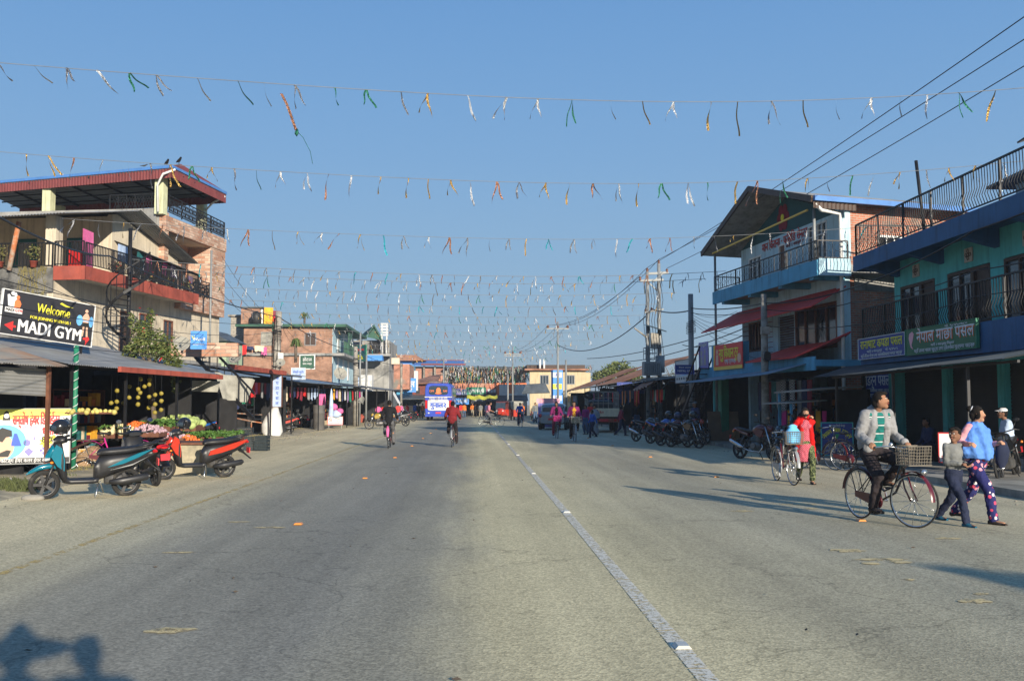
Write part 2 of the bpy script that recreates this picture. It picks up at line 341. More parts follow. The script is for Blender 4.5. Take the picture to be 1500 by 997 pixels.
    q4 = N.new('ShaderNodeMath'); q4.operation = 'MULTIPLY'; L.new(q3.outputs[0], q4.inputs[0]); L.new(m5.outputs[0], q4.inputs[1]); q3 = q4
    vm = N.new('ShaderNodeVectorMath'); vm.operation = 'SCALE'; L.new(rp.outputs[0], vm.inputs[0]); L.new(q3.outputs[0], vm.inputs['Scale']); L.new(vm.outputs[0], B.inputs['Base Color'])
    bp = N.new('ShaderNodeBump'); bp.inputs['Strength'].default_value = .25; bp.inputs['Distance'].default_value = .006; L.new(v.outputs['Distance'], bp.inputs['Height']); L.new(bp.outputs[0], B.inputs['Normal'])
    return m
mat('soil', (.33,.285,.205), .95, var=.3, scale=.8, bump=.5, bscale=9, c2=(.24,.21,.16), thr=.52)
mat('verge_dirt', (.43,.37,.25), .95, var=.3, scale=1.6, bump=.6, bscale=14, c2=(.22,.2,.15), thr=.5)
mat('paving', (.33,.31,.27), .9, var=.3, scale=1.2, bump=.3, bscale=30, c2=(.2,.185,.16), thr=.52)
struct(MB().box(-900, 900, -300, 1500, -1.5, 0), 'ground', M('soil'))
def strip(x0, x1, y0, y1, z, n=60):
    mb = MB(); vs = []; fs = []
    for i in range(n+1):
        y = y0+(y1-y0)*i/n; vs += [(x0, y, z), (x1, y, z)]
    fs = [(2*i, 2*i+1, 2*i+3, 2*i+2) for i in range(n)]
    return mb.add(vs, fs)
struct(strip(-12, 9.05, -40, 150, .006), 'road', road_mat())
# right pavement slab with its kerb, broken into flags
pv = MB(); y = -10
while y < 118:
    l = random.uniform(1.4, 2.2); dx = random.uniform(-.05, .05)
    pv.box(9.1+dx, 9.32+dx, y, y+l-.02, -.1, .13+random.uniform(-.015, .01)); y += l
pv.box(9.33, 40, -10, 118, -.1, .12)
struct(pv, 'pavement', M('paving'))
# left verge: trodden ground a little above the road
def verge():
    mb = MB(); nx, ny = 26, 90; vs = []
    for j in range(ny+1):
        for i in range(nx+1):
            u = i/nx; y = 6+j*1.25; e = -7.7 - .8*noise.noise(Vector((y*.11, 3, 0))) - max(0, min(1.3, (y-22)*.055))
            x = e-(u**1.3)*16; h = .09*min(1, u*nx/3)+.035*noise.noise(Vector((x*.6, y*.6, 1))) - (.05 if i == 0 else 0)
            vs.append((x, y, h+.01))
    return mb.add(vs, [(j*(nx+1)+i, (j+1)*(nx+1)+i, (j+1)*(nx+1)+i+1, j*(nx+1)+i+1) for j in range(ny) for i in range(nx)], 0, True)
struct(verge(), 'verge', M('verge_dirt'))
# worn centre line
def worn(name, c, thr, sc_=14):
    m = bpy.data.materials.new(name); nt, N, L, B = nodes(m); B.inputs['Base Color'].default_value = (*c, 1); B.inputs['Roughness'].default_value = .8
    tc = N.new('ShaderNodeTexCoord'); n = N.new('ShaderNodeTexNoise'); n.inputs['Scale'].default_value = sc_; n.inputs['Detail'].default_value = 9; n.inputs['Roughness'].default_value = .8; L.new(tc.outputs['Object'], n.inputs['Vector'])
    mr = N.new('ShaderNodeMapRange'); mr.inputs[1].default_value = thr-.04; mr.inputs[2].default_value = thr+.05; L.new(n.outputs['Fac'], mr.inputs[0]); L.new(mr.outputs[0], B.inputs['Alpha']); _m[name] = m; return m
worn('line_paint', (.60,.575,.49), .465, 22); worn('faded_paint', (.5,.47,.4), .46); worn('sand', (.52,.42,.22), .46, 5); worn('old_yellow', (.5,.36,.12), .52, 6)
ln = MB(); y = -2
while y < 24.5: ln.quad((1.28, y, .011), (1.40, y, .011), (1.40, y+.98, .011), (1.28, y+.98, .011)); y += 1
struct(ln, 'centre_line', M('line_paint'))
struct(strip(1.28, 1.38, 25, 110, .011, 20), 'faded_centre_line', M('faded_paint'))
for nm, x0, x1 in (('edge_line', -4.42, -4.32),): struct(strip(x0, x1, 2, 60, .0105, 20), nm, M('old_yellow'))
# reflector studs
mat('stud_white', (.45,.45,.42), .3, var=.1); mat('stud_orange', (.6,.22,.04), .35, var=.1)
def stud(x, y, m, lab):
    mb = MB(); mb.prism([(-.055, 0), (.055, 0), (.035, .022), (-.035, .022)], -.06, .06)
    o = mb.build('road_stud', M(m), loc=(x, y, .012)); tag(o, lab, 'road stud', 'reflector studs set in the road'); return o
for i in range(9): stud(1.35, 6.5+8*i, 'stud_white', ['nearest white reflector stud on the worn centre line', 'white reflector stud on the centre line, second from the front', 'white reflector stud on the centre line, third from the front'][i] if i < 3 else 'small white reflector stud far up the centre line')
for i in range(7): stud(-2.28, 13.2+8*i, 'stud_orange', ['nearest orange reflector stud on the dark left lane', 'orange reflector stud on the left lane, second from the front', 'orange reflector stud on the left lane, third from the front'][i] if i < 3 else 'small orange reflector stud far up the left lane')
for i in range(5): stud(5.2, 13.3+8*i, 'stud_orange', ['orange reflector stud beside the rear wheel of the large bicycle', 'orange reflector stud left of the woman in red'][i] if i < 2 else 'small orange reflector stud far up the right lane')
def blob(cx, cy, rx, ry, z, n=18):
    pts = []
    for i in range(n):
        t = 2*PI*i/n; k = random.uniform(.6, 1.1); pts.append((cx+rx*k*math.cos(t), cy+ry*k*math.sin(t), z))
    return [(cx, cy, z+.004)]+pts, [(0, i+1, (i+1) % n+1) for i in range(n)]
sp = MB()
for px, py, rx, ry in ((1240,807,.22,.12),(1290,820,.3,.1),(1318,824,.16,.1),(1275,826,.1,.07),(1425,881,.14,.11),(1437,871,.08,.05),(1085,749,.2,.12),(1170,739,.3,.1),(1190,745,.12,.08),(395,773,.22,.08),(1390,789,.18,.1),(245,925,.2,.1),(250,925,.12,.1),(350,765,.16,.05),(1330,850,.08,.05),(262,810,.2,.05)):
    g = G(px, py); sp.add(*blob(g.x, g.y, rx, ry, .0125))
tag(sp.build('sand_patch', M('sand')), kind='stuff')
# scattered leaves, pebbles and litter on the road
mat('leaf_litter', (.09,.07,.05), .9); mat('stone_grey', (.22,.2,.17), .9, bump=.3); mat('litter_white', (.75,.75,.78), .6)
lt = MB()
for i in range(70):
    x, y = (random.uniform(-7.6, 7.5), 4+20*random.random()**1.6); a = random.uniform(0, PI); r = random.uniform(.012, .035)
    lt.add([(x+r*math.cos(a), y+r*math.sin(a), .02), (x-.4*r*math.sin(a), y+.4*r*math.cos(a), .014), (x-r*math.cos(a), y-r*math.sin(a), .022), (x+.4*r*math.sin(a), y-.4*r*math.cos(a), .03)], [(0,1,2,3)])
tag(lt.build('leaf_litter', M('leaf_litter')), kind='stuff')
pb = MB()
for i in range(500):
    x, y = random.uniform(-13, -7.2), 11+45*random.random()**1.3; r = random.uniform(.01, .045); pb.sph((x, y, .09), (r, r*.8, r*.6), 6, 4, jit=.15)
for i in range(60):
    x, y = random.uniform(8.3, 9.1), random.uniform(12, 40); r = random.uniform(.01, .03); pb.sph((x, y, .015), (r, r*.8, r*.6), 6, 4, jit=.15)
tag(pb.build('gravel', M('stone_grey')), kind='stuff')
# low weeds and grass tufts
mat('weeds', (.075,.09,.03), .8, var=.4, scale=9); mat('dry_weeds', (.2,.17,.07), .9, var=.3)
wd = MB()
def tuft(x, y, r, h, n, m=0):
    for _ in range(n):
        a = random.uniform(0, 2*PI); q = r*random.random()**.5; bx, by = x+q*math.cos(a), y+q*math.sin(a); l = h*random.uniform(.5, 1); t = random.uniform(0, 2*PI); w = random.uniform(.006, .014); dx, dy = math.cos(t)*l*.5, math.sin(t)*l*.5
        wd.add([(bx-w, by, .05), (bx+w, by, .05), (bx+dx*.5+w, by+dy*.5, .05+l*.7), (bx+dx, by+dy, .05+l)], [(0,1,2,3)], m)
for px, py, r, h, n in ((25,722,.35,.22,260),(10,716,.35,.2,200),(45,720,.2,.15,90)):
    g = G(px, py); tuft(g.x, g.y, r, h, n, 0)
for i in range(60):
    y = random.uniform(20, 60); x = -8.6-.05*(y-20)+random.uniform(-.25, .25); tuft(x, y, .25, .12, 30, random.choice((0,1,1)))
tag(wd.build('weeds', [M('weeds'), M('dry_weeds')]), kind='stuff')
st = MB().sph((0,0,0), (.19,.13,.07), 14, 8, jit=.04).build('flat_stone', M('paving'), loc=G(48,732)+Vector((0,0,.03))); tag(st, 'flat grey stone in front of the teal scooter front wheel', 'stone')
cp = MB().prism([(-.04,0),(.04,0),(.05,.09),(-.05,.09)], -.035, .035).build('paper_cup', M('litter_white'), loc=G(12,713)+Vector((0,0,.08))); tag(cp, 'crushed white paper cup lying in the weeds', 'cup')

# thin winter haze in the air of the whole street
hz = bpy.data.materials.new('haze'); hz.use_nodes = True; hn = hz.node_tree; hn.nodes.remove(hn.nodes['Principled BSDF']); pv_ = hn.nodes.new('ShaderNodeVolumePrincipled'); pv_.inputs['Color'].default_value = (.78,.86,.95,1); pv_.inputs['Density'].default_value = .0006; pv_.inputs['Anisotropy'].default_value = .2; hn.links.new(pv_.outputs[0], hn.nodes['Material Output'].inputs['Volume'])
tag(MB().box(-920, 920, -320, 1520, -2.5, 24).build('haze', hz), kind='stuff')
# ================================================================= building tools
mat('black_iron', (.02,.02,.022), .5, .4, var=.3); mat('cream_wall', (.60,.52,.40), .9, var=.2, scale=.9, bump=.15, c2=(.33,.28,.21), thr=.62)
mat('red_paint', (.33,.07,.045), .8, var=.25, scale=1.5, c2=(.25,.06,.045), thr=.6); mat('grey_cement', (.30,.295,.28), .95, var=.3, scale=.9, bump=.25, c2=(.15,.15,.145), thr=.55)
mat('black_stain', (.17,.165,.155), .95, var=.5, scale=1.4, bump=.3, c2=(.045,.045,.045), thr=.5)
mat('green_cream', (.55,.56,.36), .85, var=.15); mat('blue_trim', (.07,.19,.46), .5, var=.15); mat('maroon_sheet', (.17,.042,.042), .6, .05, var=.2, scale=1.2)
mat('zinc', (.27,.27,.26), .6, .12, var=.25, scale=1.1, c2=(.25,.2,.17), thr=.62); mat('zinc_dark', (.10,.115,.125), .6, .2, var=.35, scale=1.3)
mat('zinc_rust', (.27,.25,.215), .7, .15, var=.25, scale=.8, c2=(.30,.16,.085), thr=.53); mat('rust_roof', (.34,.17,.11), .8, .1, var=.3, scale=.9, c2=(.20,.09,.05), thr=.5)
mat('zinc_blue', (.24,.31,.37), .6, .1, var=.25, scale=1); mat('dark_inside', (.022,.022,.024), .95, var=.4); mat('dark_wood', (.055,.03,.02), .6, var=.35, scale=6)  # dark_inside: the shade of shop interiors put into the wall colour
mat('glass_dark', (.03,.045,.06), .12, 0, var=.1, spec=.6); mat('white_frame', (.70,.70,.68), .5, var=.1); mat('grey_frame', (.2,.21,.22), .6)
mat('teal_wall', (.085,.44,.44), .85, var=.2, scale=.8, c2=(.06,.30,.30), thr=.62); mat('navy_paint', (.02,.09,.21), .7, var=.2, scale=1); mat('light_blue_wall', (.43,.61,.69), .85, var=.18, scale=.7, c2=(.30,.45,.52), thr=.6)
mat('mid_blue', (.08,.30,.46), .8, var=.18, scale=1); mat('dark_teal', (.025,.09,.105), .85, var=.2, scale=1); mat('red_cloth', (.55,.05,.045), .8, var=.15); mat('brown_wood', (.14,.055,.03), .6, var=.3, scale=5)
mat('green_post', (.02,.18,.10), .6, var=.2); mat('dull_green', (.035,.10,.065), .75, var=.3, scale=1.5); mat('steel_pole', (.23,.24,.24), .55, .2, var=.2, scale=2); mat('concrete_pole', (.30,.28,.245), .95, var=.3, scale=3, bump=.5, bscale=20, c2=(.15,.13,.11), thr=.52)
mat('tarp_grey', (.30,.29,.25), .85, var=.3, scale=2.2, bump=.3, bscale=5, c2=(.18,.17,.15), thr=.55); mat('cloth_white', (.55,.55,.54), .8, var=.12, bump=.3, bscale=6)
brickmat('brick_orange', (.42,.20,.12), (.32,.145,.085), (.34,.29,.24), grime=.5); brickmat('brick_red', (.50,.18,.11), (.36,.12,.075), (.36,.31,.26), grime=.4, cement=(.20,.185,.165))
brickmat('brick_tile', (.40,.20,.13), (.62,.47,.37), (.30,.24,.19), w=.34, h=.12, ms=.012, grime=.2); brickmat('block_wall', (.34,.31,.26), (.30,.275,.235), (.19,.175,.15), w=.4, h=.2, ms=.012, grime=.3)
def wall(mb, x0, x1, z0, z1, y0, y1, ops=(), m=0):
    """a wall in the xz plane with real openings (x0,x1,z0,z1)"""
    xs = sorted({x0, x1, *[c for o in ops for c in o[:2]]}); zs = sorted({z0, z1, *[c for o in ops for c in o[2:4]]})
    for a, b in zip(xs, xs[1:]):
        run = None
        for c, d in zip(zs, zs[1:]):
            mx, mz = (a+b)/2, (c+d)/2
            if any(o[0] < mx < o[1] and o[2] < mz < o[3] for o in ops):
                if run: mb.box(a, b, y0, y1, run[0], run[1], m); run = None
            else: run = (run[0], d) if run else (c, d)
        if run: mb.box(a, b, y0, y1, run[0], run[1], m)
    return mb
def window(par, x0, x1, z0, z1, y, n=2, fm='grey_frame', pm='glass_dark', fw=.06, bars=0, name='window', mid=False, side=None):
    """frame standing 2 cm proud, mullions, pane set back; y = outer wall face"""
    f = MB(); f.box(x0, x0+fw, y-.02, y+.08, z0, z1); f.box(x1-fw, x1, y-.02, y+.08, z0, z1); f.box(x0+fw, x1-fw, y-.02, y+.08, z0, z0+fw); f.box(x0+fw, x1-fw, y-.02, y+.08, z1-fw, z1)
    for i in range(1, n): x = x0+(x1-x0)*i/n; f.box(x-fw*.4, x+fw*.4, y-.015, y+.07, z0+fw, z1-fw)
    if mid: z = z0+(z1-z0)*.72; f.box(x0+fw, x1-fw, y-.01, y+.06, z-fw*.3, z+fw*.3)
    for i in range(1, bars): x = x0+(x1-x0)*i/bars; f.beam((x, y, z0+fw), (x, y, z1-fw), .016)
    o = f.build(name, M(fm), par)
    MB().box(x0+fw, x1-fw, y+.04, y+.06, z0+fw, z1-fw).build('pane', M(pm), o); return o
def rail(mb, pts, h, pitch=.12, r=.012, m=0, style='bars', post=1.6):
    for p, q in zip(pts, pts[1:]):
        p, q = Vector(p), Vector(q); L_ = (q-p).length; up = Vector((0,0,h)); d = (q-p)/L_
        mb.beam(p+up, q+up, .05, .04, m); mb.beam(p+Vector((0,0,.08)), q+Vector((0,0,.08)), .03, .03, m)
        k = max(1, int(L_/post))
        for i in range(k+1): a = p.lerp(q, i/k); mb.beam(a, a+up, .045, .045, m)
        k = max(1, int(L_/pitch)); nrm = d.cross(Vector((0,0,1)))
        for i in range(1, k):
            a = p.lerp(q, i/k)
            if style == 'wavy':
                mb.tube([a+Vector((0,0,.08)), a+nrm*.07+Vector((0,0,h*.3)), a-nrm*.015+Vector((0,0,h*.55)), a+Vector((0,0,h))], r, 4, m)
            elif style == 'cross':
                if i % 3 == 0: mb.beam(a+Vector((0,0,.08)), a+up, r*2, r*2, m)
                b = p.lerp(q, min(1, (i+2)/k)); mb.beam(a+Vector((0,0,.1)), b+Vector((0,0,h-.1)), r*1.6, r*1.6, m); mb.beam(b+Vector((0,0,.1)), a+Vector((0,0,h-.1)), r*1.6, r*1.6, m)
            elif style == 'scroll':
                if i % 3 == 0: mb.beam(a+Vector((0,0,.08)), a+up, r*2, r*2, m)
                else:
                    rr = min(pitch*.9, h*.2)
                    for zc in (.3*h, .68*h): mb.torus(a+Vector((0,0,zc)), nrm, rr, r*.8, 10, 4, m)
            else: mb.beam(a+Vector((0,0,.08)), a+up, r*2, r*2, m)
    return mb
def board(name, label, cat, p, rz, w, h, t=.04, bg='white_frame', frame=None, fr=.03, group=None):
    """a sign board: thing whose local x runs along the board, z up, lettering on the -y side; p = centre"""
    r = T(name, label, cat, p, rz, group)
    MB().box(-w/2, w/2, 0, t, -h/2, h/2).build('panel', M(bg), r)
    if frame:
        f = MB(); f.box(-w/2-fr, -w/2, -.02, t+.01, -h/2-fr, h/2+fr); f.box(w/2, w/2+fr, -.02, t+.01, -h/2-fr, h/2+fr); f.box(-w/2, w/2, -.02, t+.01, h/2, h/2+fr); f.box(-w/2, w/2, -.02, t+.01, -h/2-fr, -h/2)
        f.build('frame', M(frame), r)
    return r
def flat(parent, name, m, polys, y=-.004):
    """painted shapes on a sign, each a thin raised panel; polys in (x,z)"""
    mb = MB()
    for i, p in enumerate(polys): mb.prism(p, y-.002-.0007*(i % 4), y)
    return mb.build(name, M(m) if isinstance(m, str) else m, parent)
def circ(cx, cz, r, n=16, ry=None): return [(cx+r*math.cos(2*PI*i/n), cz+(ry or r)*math.sin(2*PI*i/n)) for i in range(n)]
for nm, c in dict(ink_red=(.62,.03,.03), ink_black=(.02,.02,.02), ink_white=(.66,.66,.66), ink_yellow=(.75,.68,.05), ink_blue=(.04,.10,.45), ink_orange=(.75,.18,.06), ink_skin=(.62,.38,.27), ink_sky=(.15,.42,.75), ink_green=(.03,.3,.1), ink_gold=(.72,.45,.06), ink_violet=(.22,.2,.5), board_navy=(.02,.045,.22), board_green=(.015,.12,.05), board_black=(.025,.025,.03), board_yellow=(.75,.72,.12), ink_purple=(.2,.08,.3), board_sky=(.06,.24,.62), ink_grey=(.3,.3,.32), ink_pink=(.75,.35,.4)).items(): mat(nm, c, .55, var=.08)
def cloth(name, label, p, q, drop, m, cat='laundry', group=None, seed=0, parent=None):
    """a garment or sheet hung over a line between p and q, with folds and two sides"""
    p, q = Vector(p), Vector(q); rd = random.Random(seed); nu, nv = 9, 6; vs = []; d = (q-p).normalized(); nr = d.cross(Vector((0,0,1)))
    dr = [drop*rd.uniform(.8, 1.05) for _ in range(nu+1)]; ph = rd.uniform(0, 6)
    for sgn, k in ((1, 1), (-1, .97)):
        for j in range(nv+1):
            for i in range(nu+1):
                u = i/nu; w = j/nv; s_ = (1-.12*w*math.sin(PI*u)*rd.uniform(.6, 1))
                a = p.lerp(q, .5+(u-.5)*s_) - Vector((0,0,1))*dr[i]*w*k + nr*(sgn*.012+.03*w*math.sin(u*14+ph+w)); vs.append(a)
    k1 = (nu+1)*(nv+1); mb = MB()
    fs = [(j*(nu+1)+i, j*(nu+1)+i+1, (j+1)*(nu+1)+i+1, (j+1)*(nu+1)+i) for j in range(nv) for i in range(nu)]
    mb.add(vs, fs+[tuple(x+k1 for x in f[::-1]) for f in fs], 0, True)
    o = mb.build(name, M(m) if isinstance(m, str) else m, parent)
    if parent is None: tag(o, label, cat, group)
    return o
mat('pink_cloth', (.6,.12,.30), .8); mat('red_cloth2', (.6,.02,.02), .8); mat('yellow_cloth', (.75,.38,.03), .8); mat('maroon_cloth', (.22,.02,.04), .8); mat('white_cloth', (.58,.58,.6), .8); mat('teal_cloth', (.02,.13,.14), .8); mat('lilac_cloth', (.45,.3,.55), .8); mat('navy_cloth', (.02,.03,.09), .8); mat('pale_blue_cloth', (.4,.5,.68), .8); mat('cream_cloth', (.7,.58,.4), .8); mat('black_cloth', (.015,.015,.017), .8); mat('green_cloth', (.03,.2,.12), .8); mat('orange_cloth', (.7,.2,.04), .8); mat('grey_cloth', (.25,.25,.26), .85); mat('magenta_cloth', (.55,.02,.22), .8)
CL = ['pink_cloth','red_cloth2','yellow_cloth','maroon_cloth','white_cloth','teal_cloth','lilac_cloth','navy_cloth','pale_blue_cloth','cream_cloth','green_cloth','orange_cloth','magenta_cloth','black_cloth']
def leaves(mb, c, r, n, size, m=0, nm=2, inner=.35):
    """leaf faces through an ellipsoid volume made of several uneven clumps"""
    c = Vector(c)
    for _ in range(n):
        d = Vector((random.gauss(0,1), random.gauss(0,1), random.gauss(0,1))).normalized(); k = (inner+(1-inner)*random.random()**.5)
        k *= .75+.5*noise.noise(d*1.7+c)
        p = c+Vector((d.x*r[0], d.y*r[1], d.z*r[2]))*k; s = size*random.uniform(.6, 1.3)
        a = Vector((random.gauss(0,1), random.gauss(0,1), random.gauss(0,.7))).normalized(); b = a.cross(Vector((random.gauss(0,1), random.gauss(0,1), random.gauss(0,1)))).normalized()
        mb.add([p-a*s, p-b*s*.45, p+a*s, p+b*s*.45], [(0,1,2,3)], m+(random.randrange(nm)))
for nm, c in dict(leaf_dark=(.04,.07,.018), leaf_mid=(.075,.11,.025), leaf_light=(.13,.16,.04), leaf_olive=(.12,.13,.035)).items(): mat(nm, c, .6, var=.3, scale=4)
mat('bark', (.13,.10,.075), .95, var=.3, bump=.5)

def stock(fr, x0, x1, y, lab, z1=1.9, seed=0):
    """open shelves packed with more small packets than one could count"""
    rd = random.Random(seed); t = T('goods_shelf', lab, 'shelf', fr.w((x0+x1)/2, y, .05), fr.a, 'goods shelves in the shops'); h = (x1-x0)/2; f = MB(); n = 4
    for i in range(n+1): z = z1*i/n; f.box(-h, h, 0, .4, z, z+.03)
    for x in (-h, h-.04): f.box(x, x+.04, .0, .4, .03, z1)
    f.build('frame', M('brown_wood'), t); p = MB()
    for i in range(n):
        x = -h+.05
        while x < h-.25:
            w_ = rd.uniform(.08, .22); hh = rd.uniform(.12, z1/n-.08); p.box(x, x+w_, .03, .3, z1*i/n+.034, z1*i/n+.034+hh, rd.randrange(7)); x += w_+rd.uniform(.0,.05)
    o = p.build('packets', [M(c) for c in ('maroon_cloth','cream_cloth','teal_cloth','yellow_cloth','navy_cloth','grey_cloth','orange_cloth')], t); o['kind'] = 'stuff'; return t
# ================================================================= left: the three storey house
A = Frame(-15.2, 35.2, 81)
ap = T('apartment_house', 'three storey cream and brick house with red balcony and maroon roof terrace', 'house', A.o, A.a)
def auv(px, py, y=0): return A.uv(px, py, y)
L = 15.4
w = MB()
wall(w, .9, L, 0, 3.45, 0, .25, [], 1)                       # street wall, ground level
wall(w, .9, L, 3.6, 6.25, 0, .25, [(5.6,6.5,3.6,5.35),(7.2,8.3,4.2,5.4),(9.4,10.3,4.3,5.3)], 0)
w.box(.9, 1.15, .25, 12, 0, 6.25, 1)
w.box(L-.25, L, .25, 12, 0, 9.7, 0); w.box(1.15, L-.25, 11.8, 12, 0, 9.7, 0)
w.build('wall', [M('cream_wall'), M('black_stain')], ap)
MB().box(.3, L, -.15, 12, 3.45, 3.6).build('floor_slab', M('grey_cement'), ap)
# level two: slab with the red balcony edge, recessed rooms
s2 = MB(); s2.box(.9, L, 0, 12, 6.252, 6.45, 1); s2.box(.95, 10.3, -1.15, 0, 6.15, 6.3, 1); s2.box(.9, 10.3, -1.2, -1.15, 6.02, 6.5, 0); s2.box(.85, .93, -1.2, 0, 6.0, 6.5, 0); s2.box(.83, .9, 0.0, 9, 5.55, 6.45, 2)
s2.build('balcony', [M('red_paint'), M('cream_wall'), M('black_stain')], ap)
def gz(x): return 9.3-(x-5.2)*.19 if x > 5.2 else 9.3-(5.2-x)*.21
w2 = MB()
w2.prism([(4.84,6.45),(6.3,6.45),(6.3,7.75),(7.7,7.75),(7.7,6.45),(10.7,6.45),(10.7,8.15),(5.2,9.2),(4.84,9.12)], 0, .2)
w2.box(6.3, 7.7, .005, .195, 7.1, 7.105) if 0 else None
w2.box(4.84, 5.04, .2, 7, 6.45, 9.05); w2.box(5.04, 10.7, 7, 7.2, 6.45, 8.1); w2.box(1.0, 4.84, 5.5, 5.7, 6.45, 8.4)
w2.build('upper_wall', M('cream_wall'), ap)
window(ap, 6.3, 7.7, 6.47, 7.74, .0, 3, 'grey_frame', name='window')
window(ap, 5.6, 6.5, 3.62, 5.35, .0, 1, 'brown_wood', 'dark_wood', name='door'); window(ap, 7.2, 8.3, 4.2, 5.4, .0, 2, 'brown_wood'); window(ap, 9.4, 10.3, 4.3, 5.3, .0, 2, 'brown_wood')
# doors on the recessed south wall
for ya, yb in ((1.0,1.9),(3.2,4.2)):
    d = MB(); d.box(4.80, 4.838, ya, yb, 6.47, 8.2); d.build('door', M('teal_cloth'), ap)
    MB().box(4.78, 4.797, ya+.25, yb-.25, 6.6, 8.05).build('curtain', M('grey_cloth'), ap)
pl = MB(); pl.box(.95, 1.4, .0, .4, 6.45, 8.35); pl.build('pillar', M('cream_wall'), ap)
rt = MB(); rt.corr((-.1, -1.0, 8.22), (-.1, 8.5, 8.0), (5.2, 8.5, 9.15), (5.2, -1.0, 9.32), .12, .02, 0, 4, .02); rt.corr((5.2, 8.5, 9.15), (11.2, 8.5, 7.95), (11.2, -.75, 8.1), (5.2, -1.0, 9.32), .12, .02, 0, 4, .02) if 0 else None
rt.corr((11.3, -.7, 8.05), (11.3, 8.5, 8.0), (5.2, 8.5, 9.17), (5.2, -1.0, 9.34), .12, .02, 0, 4, .02); rt.build('sheet_roof', M('zinc'), ap)
aw = MB(); aw.corr((5.0, -1.25, 7.62), (10.4, -1.3, 7.35), (10.4, 0, 7.75), (5.0, 0, 8.1), .12, .018, 0, 2); aw.build('window_awning', M('zinc_dark'), ap)
ra = MB(); rail(ra, [(.93, -1.1, 6.5), (.93, 0, 6.5)], .9, .12); rail(ra, [(.95, -1.17, 6.5), (10.3, -1.17, 6.5)], .85, .11, .013); rail(ra, [(.87, .05, 6.45), (.87, 6, 6.45)], .9, .14, .014)
ra.build('railing', M('black_iron'), ap)
rs = MB(); rs.box(1.9, 3.3, .02, .05, 6.5, 7.25); rs.build('red_panel', M('red_cloth2'), ap)
# brick tile block with its recessed balcony, terrace and roof
bt = MB(); bt.box(8.8, 9.2, -.25, .0, 6.9, 10.0, 0); wall(bt, 10.7, L, 6.45, 9.3, .9, 1.1, [(11.4,12.2,6.47,8.5),(12.9,13.6,7.3,8.4)], 0); bt.box(13.7, L, -.25, .89, 5.9, 9.2, 0); bt.box(8.8, L, -.3, -.05, 9.2, 9.85, 0); bt.box(8.78, 9.2, 0, 11, 8.7, 10.15, 1); bt.box(9.2, L, -.05, 11, 9.2, 9.5, 2); bt.box(10.4, 13.7, -.3, 0, 5.9, 6.6, 0);
bt.build('tile_block', [M('brick_tile'), M('grey_cement'), M('cream_wall')], ap)
window(ap, 11.4, 12.2, 6.49, 8.5, .9, 1, 'brown_wood', 'brown_wood', name='door'); window(ap, 12.9, 13.6, 7.3, 8.4, .9, 1, 'brown_wood')
r3 = MB(); rail(r3, [(10.4, -.27, 6.6), (13.7, -.27, 6.6)], .8, .13, .012, style='cross'); r3.build('balcony_railing', M('black_iron'), ap)
r4 = MB(); rail(r4, [(8.95, 2.4, 10.0), (8.95, -.2, 10.0), (L-.05, -.2, 9.86)], .82, .13, .013, style='cross'); r4.build('terrace_railing', M('black_iron'), ap)
pp = MB()
for x, y, z0 in ((8.7,-.1,9.85),(14.2,.5,9.5),(14.2,8,9.5)): MB().box(x-.2, x+.2, y-.2, y+.2, z0, 11.5).build('roof_pillar', M('green_cream'), ap)
ZR = 11.75
inv = Matrix.Rotation(-A.a, 4, 'Z') @ Matrix.Translation(-A.o)
Q = [inv @ G(252, 246, ZR), inv @ G(331, 285, ZR), inv @ (A.w(15.5, 11, ZR)), inv @ G(-40, 272, ZR)]
Q[2].z = ZR; rid = Vector((11.5, 5.5, 12.9))
fr = inv @ G(268, 239, ZR+.35)
pq = Q[0].lerp(Q[3], .62)+(Q[1]-Q[0]).normalized()*.35
MB().box(-.2, .2, -.2, .2, 9.6, 11.6).build('roof_pillar', M('green_cream'), ap, loc=(pq.x, pq.y, 0))
pw = MB(); a_ = Vector((8.78, .1, 0)); b_ = Vector((Q[3].x, Q[3].y, 0))+(Q[1]-Q[0]).normalized()*.2; b_.z = 0; pw.beam(a_+Vector((0,0,9.4)), b_+Vector((0,0,9.4)), .2, 1.5); pw.build('parapet', M('grey_cement'), ap)
rf = MB()
q0, q1, q2, q3 = [Vector(q) for q in Q]
top = [q+Vector((0,0,.12)) for q in (q0,q1,q2,q3)]
rf.sheet(q0, q1, q2, q3, .05, 1)
apx = (q0+q1+q2+q3)/4+Vector((0,0,.45)); gab = q0.lerp(q1, .18)+Vector((0,0,.42))+(q3-q0).normalized()*.1
rf.add([top[0], top[1], top[2], top[3], apx, gab], [(3,0,5,4)], 0); rf.add([top[0], top[1], gab], [(0,1,2)], 0); rf.add([top[1], top[2], apx, gab], [(0,1,2,3)], 0); rf.add([top[2], top[3], apx], [(0,1,2)], 0)
for a, b in ((q3, q0), (q0, q1), (q1, q2)):
    rf.corr(a-Vector((0,0,.42)), b-Vector((0,0,.42)), b+Vector((0,0,.02)), a+Vector((0,0,.02)), .16, .02, 0, 1); rf.beam(a+Vector((0,0,.06)), b+Vector((0,0,.06)), .1, .12, 3)
for t in (.15,.3,.45,.6,.75,.9): rf.beam(q3.lerp(q0, t)-Vector((0,0,.1)), q2.lerp(q1, t)-Vector((0,0,.1)), .07, .1, 4)
for t in (.2,.4,.6,.8): rf.beam(q0.lerp(q1, t)-Vector((0,0,.14)), q3.lerp(q2, t)-Vector((0,0,.14)), .05, .06, 4)
rf.build('terrace_roof', [M('maroon_sheet'), M('zinc_dark'), M('red_cloth'), M('blue_trim'), M('black_iron')], ap)
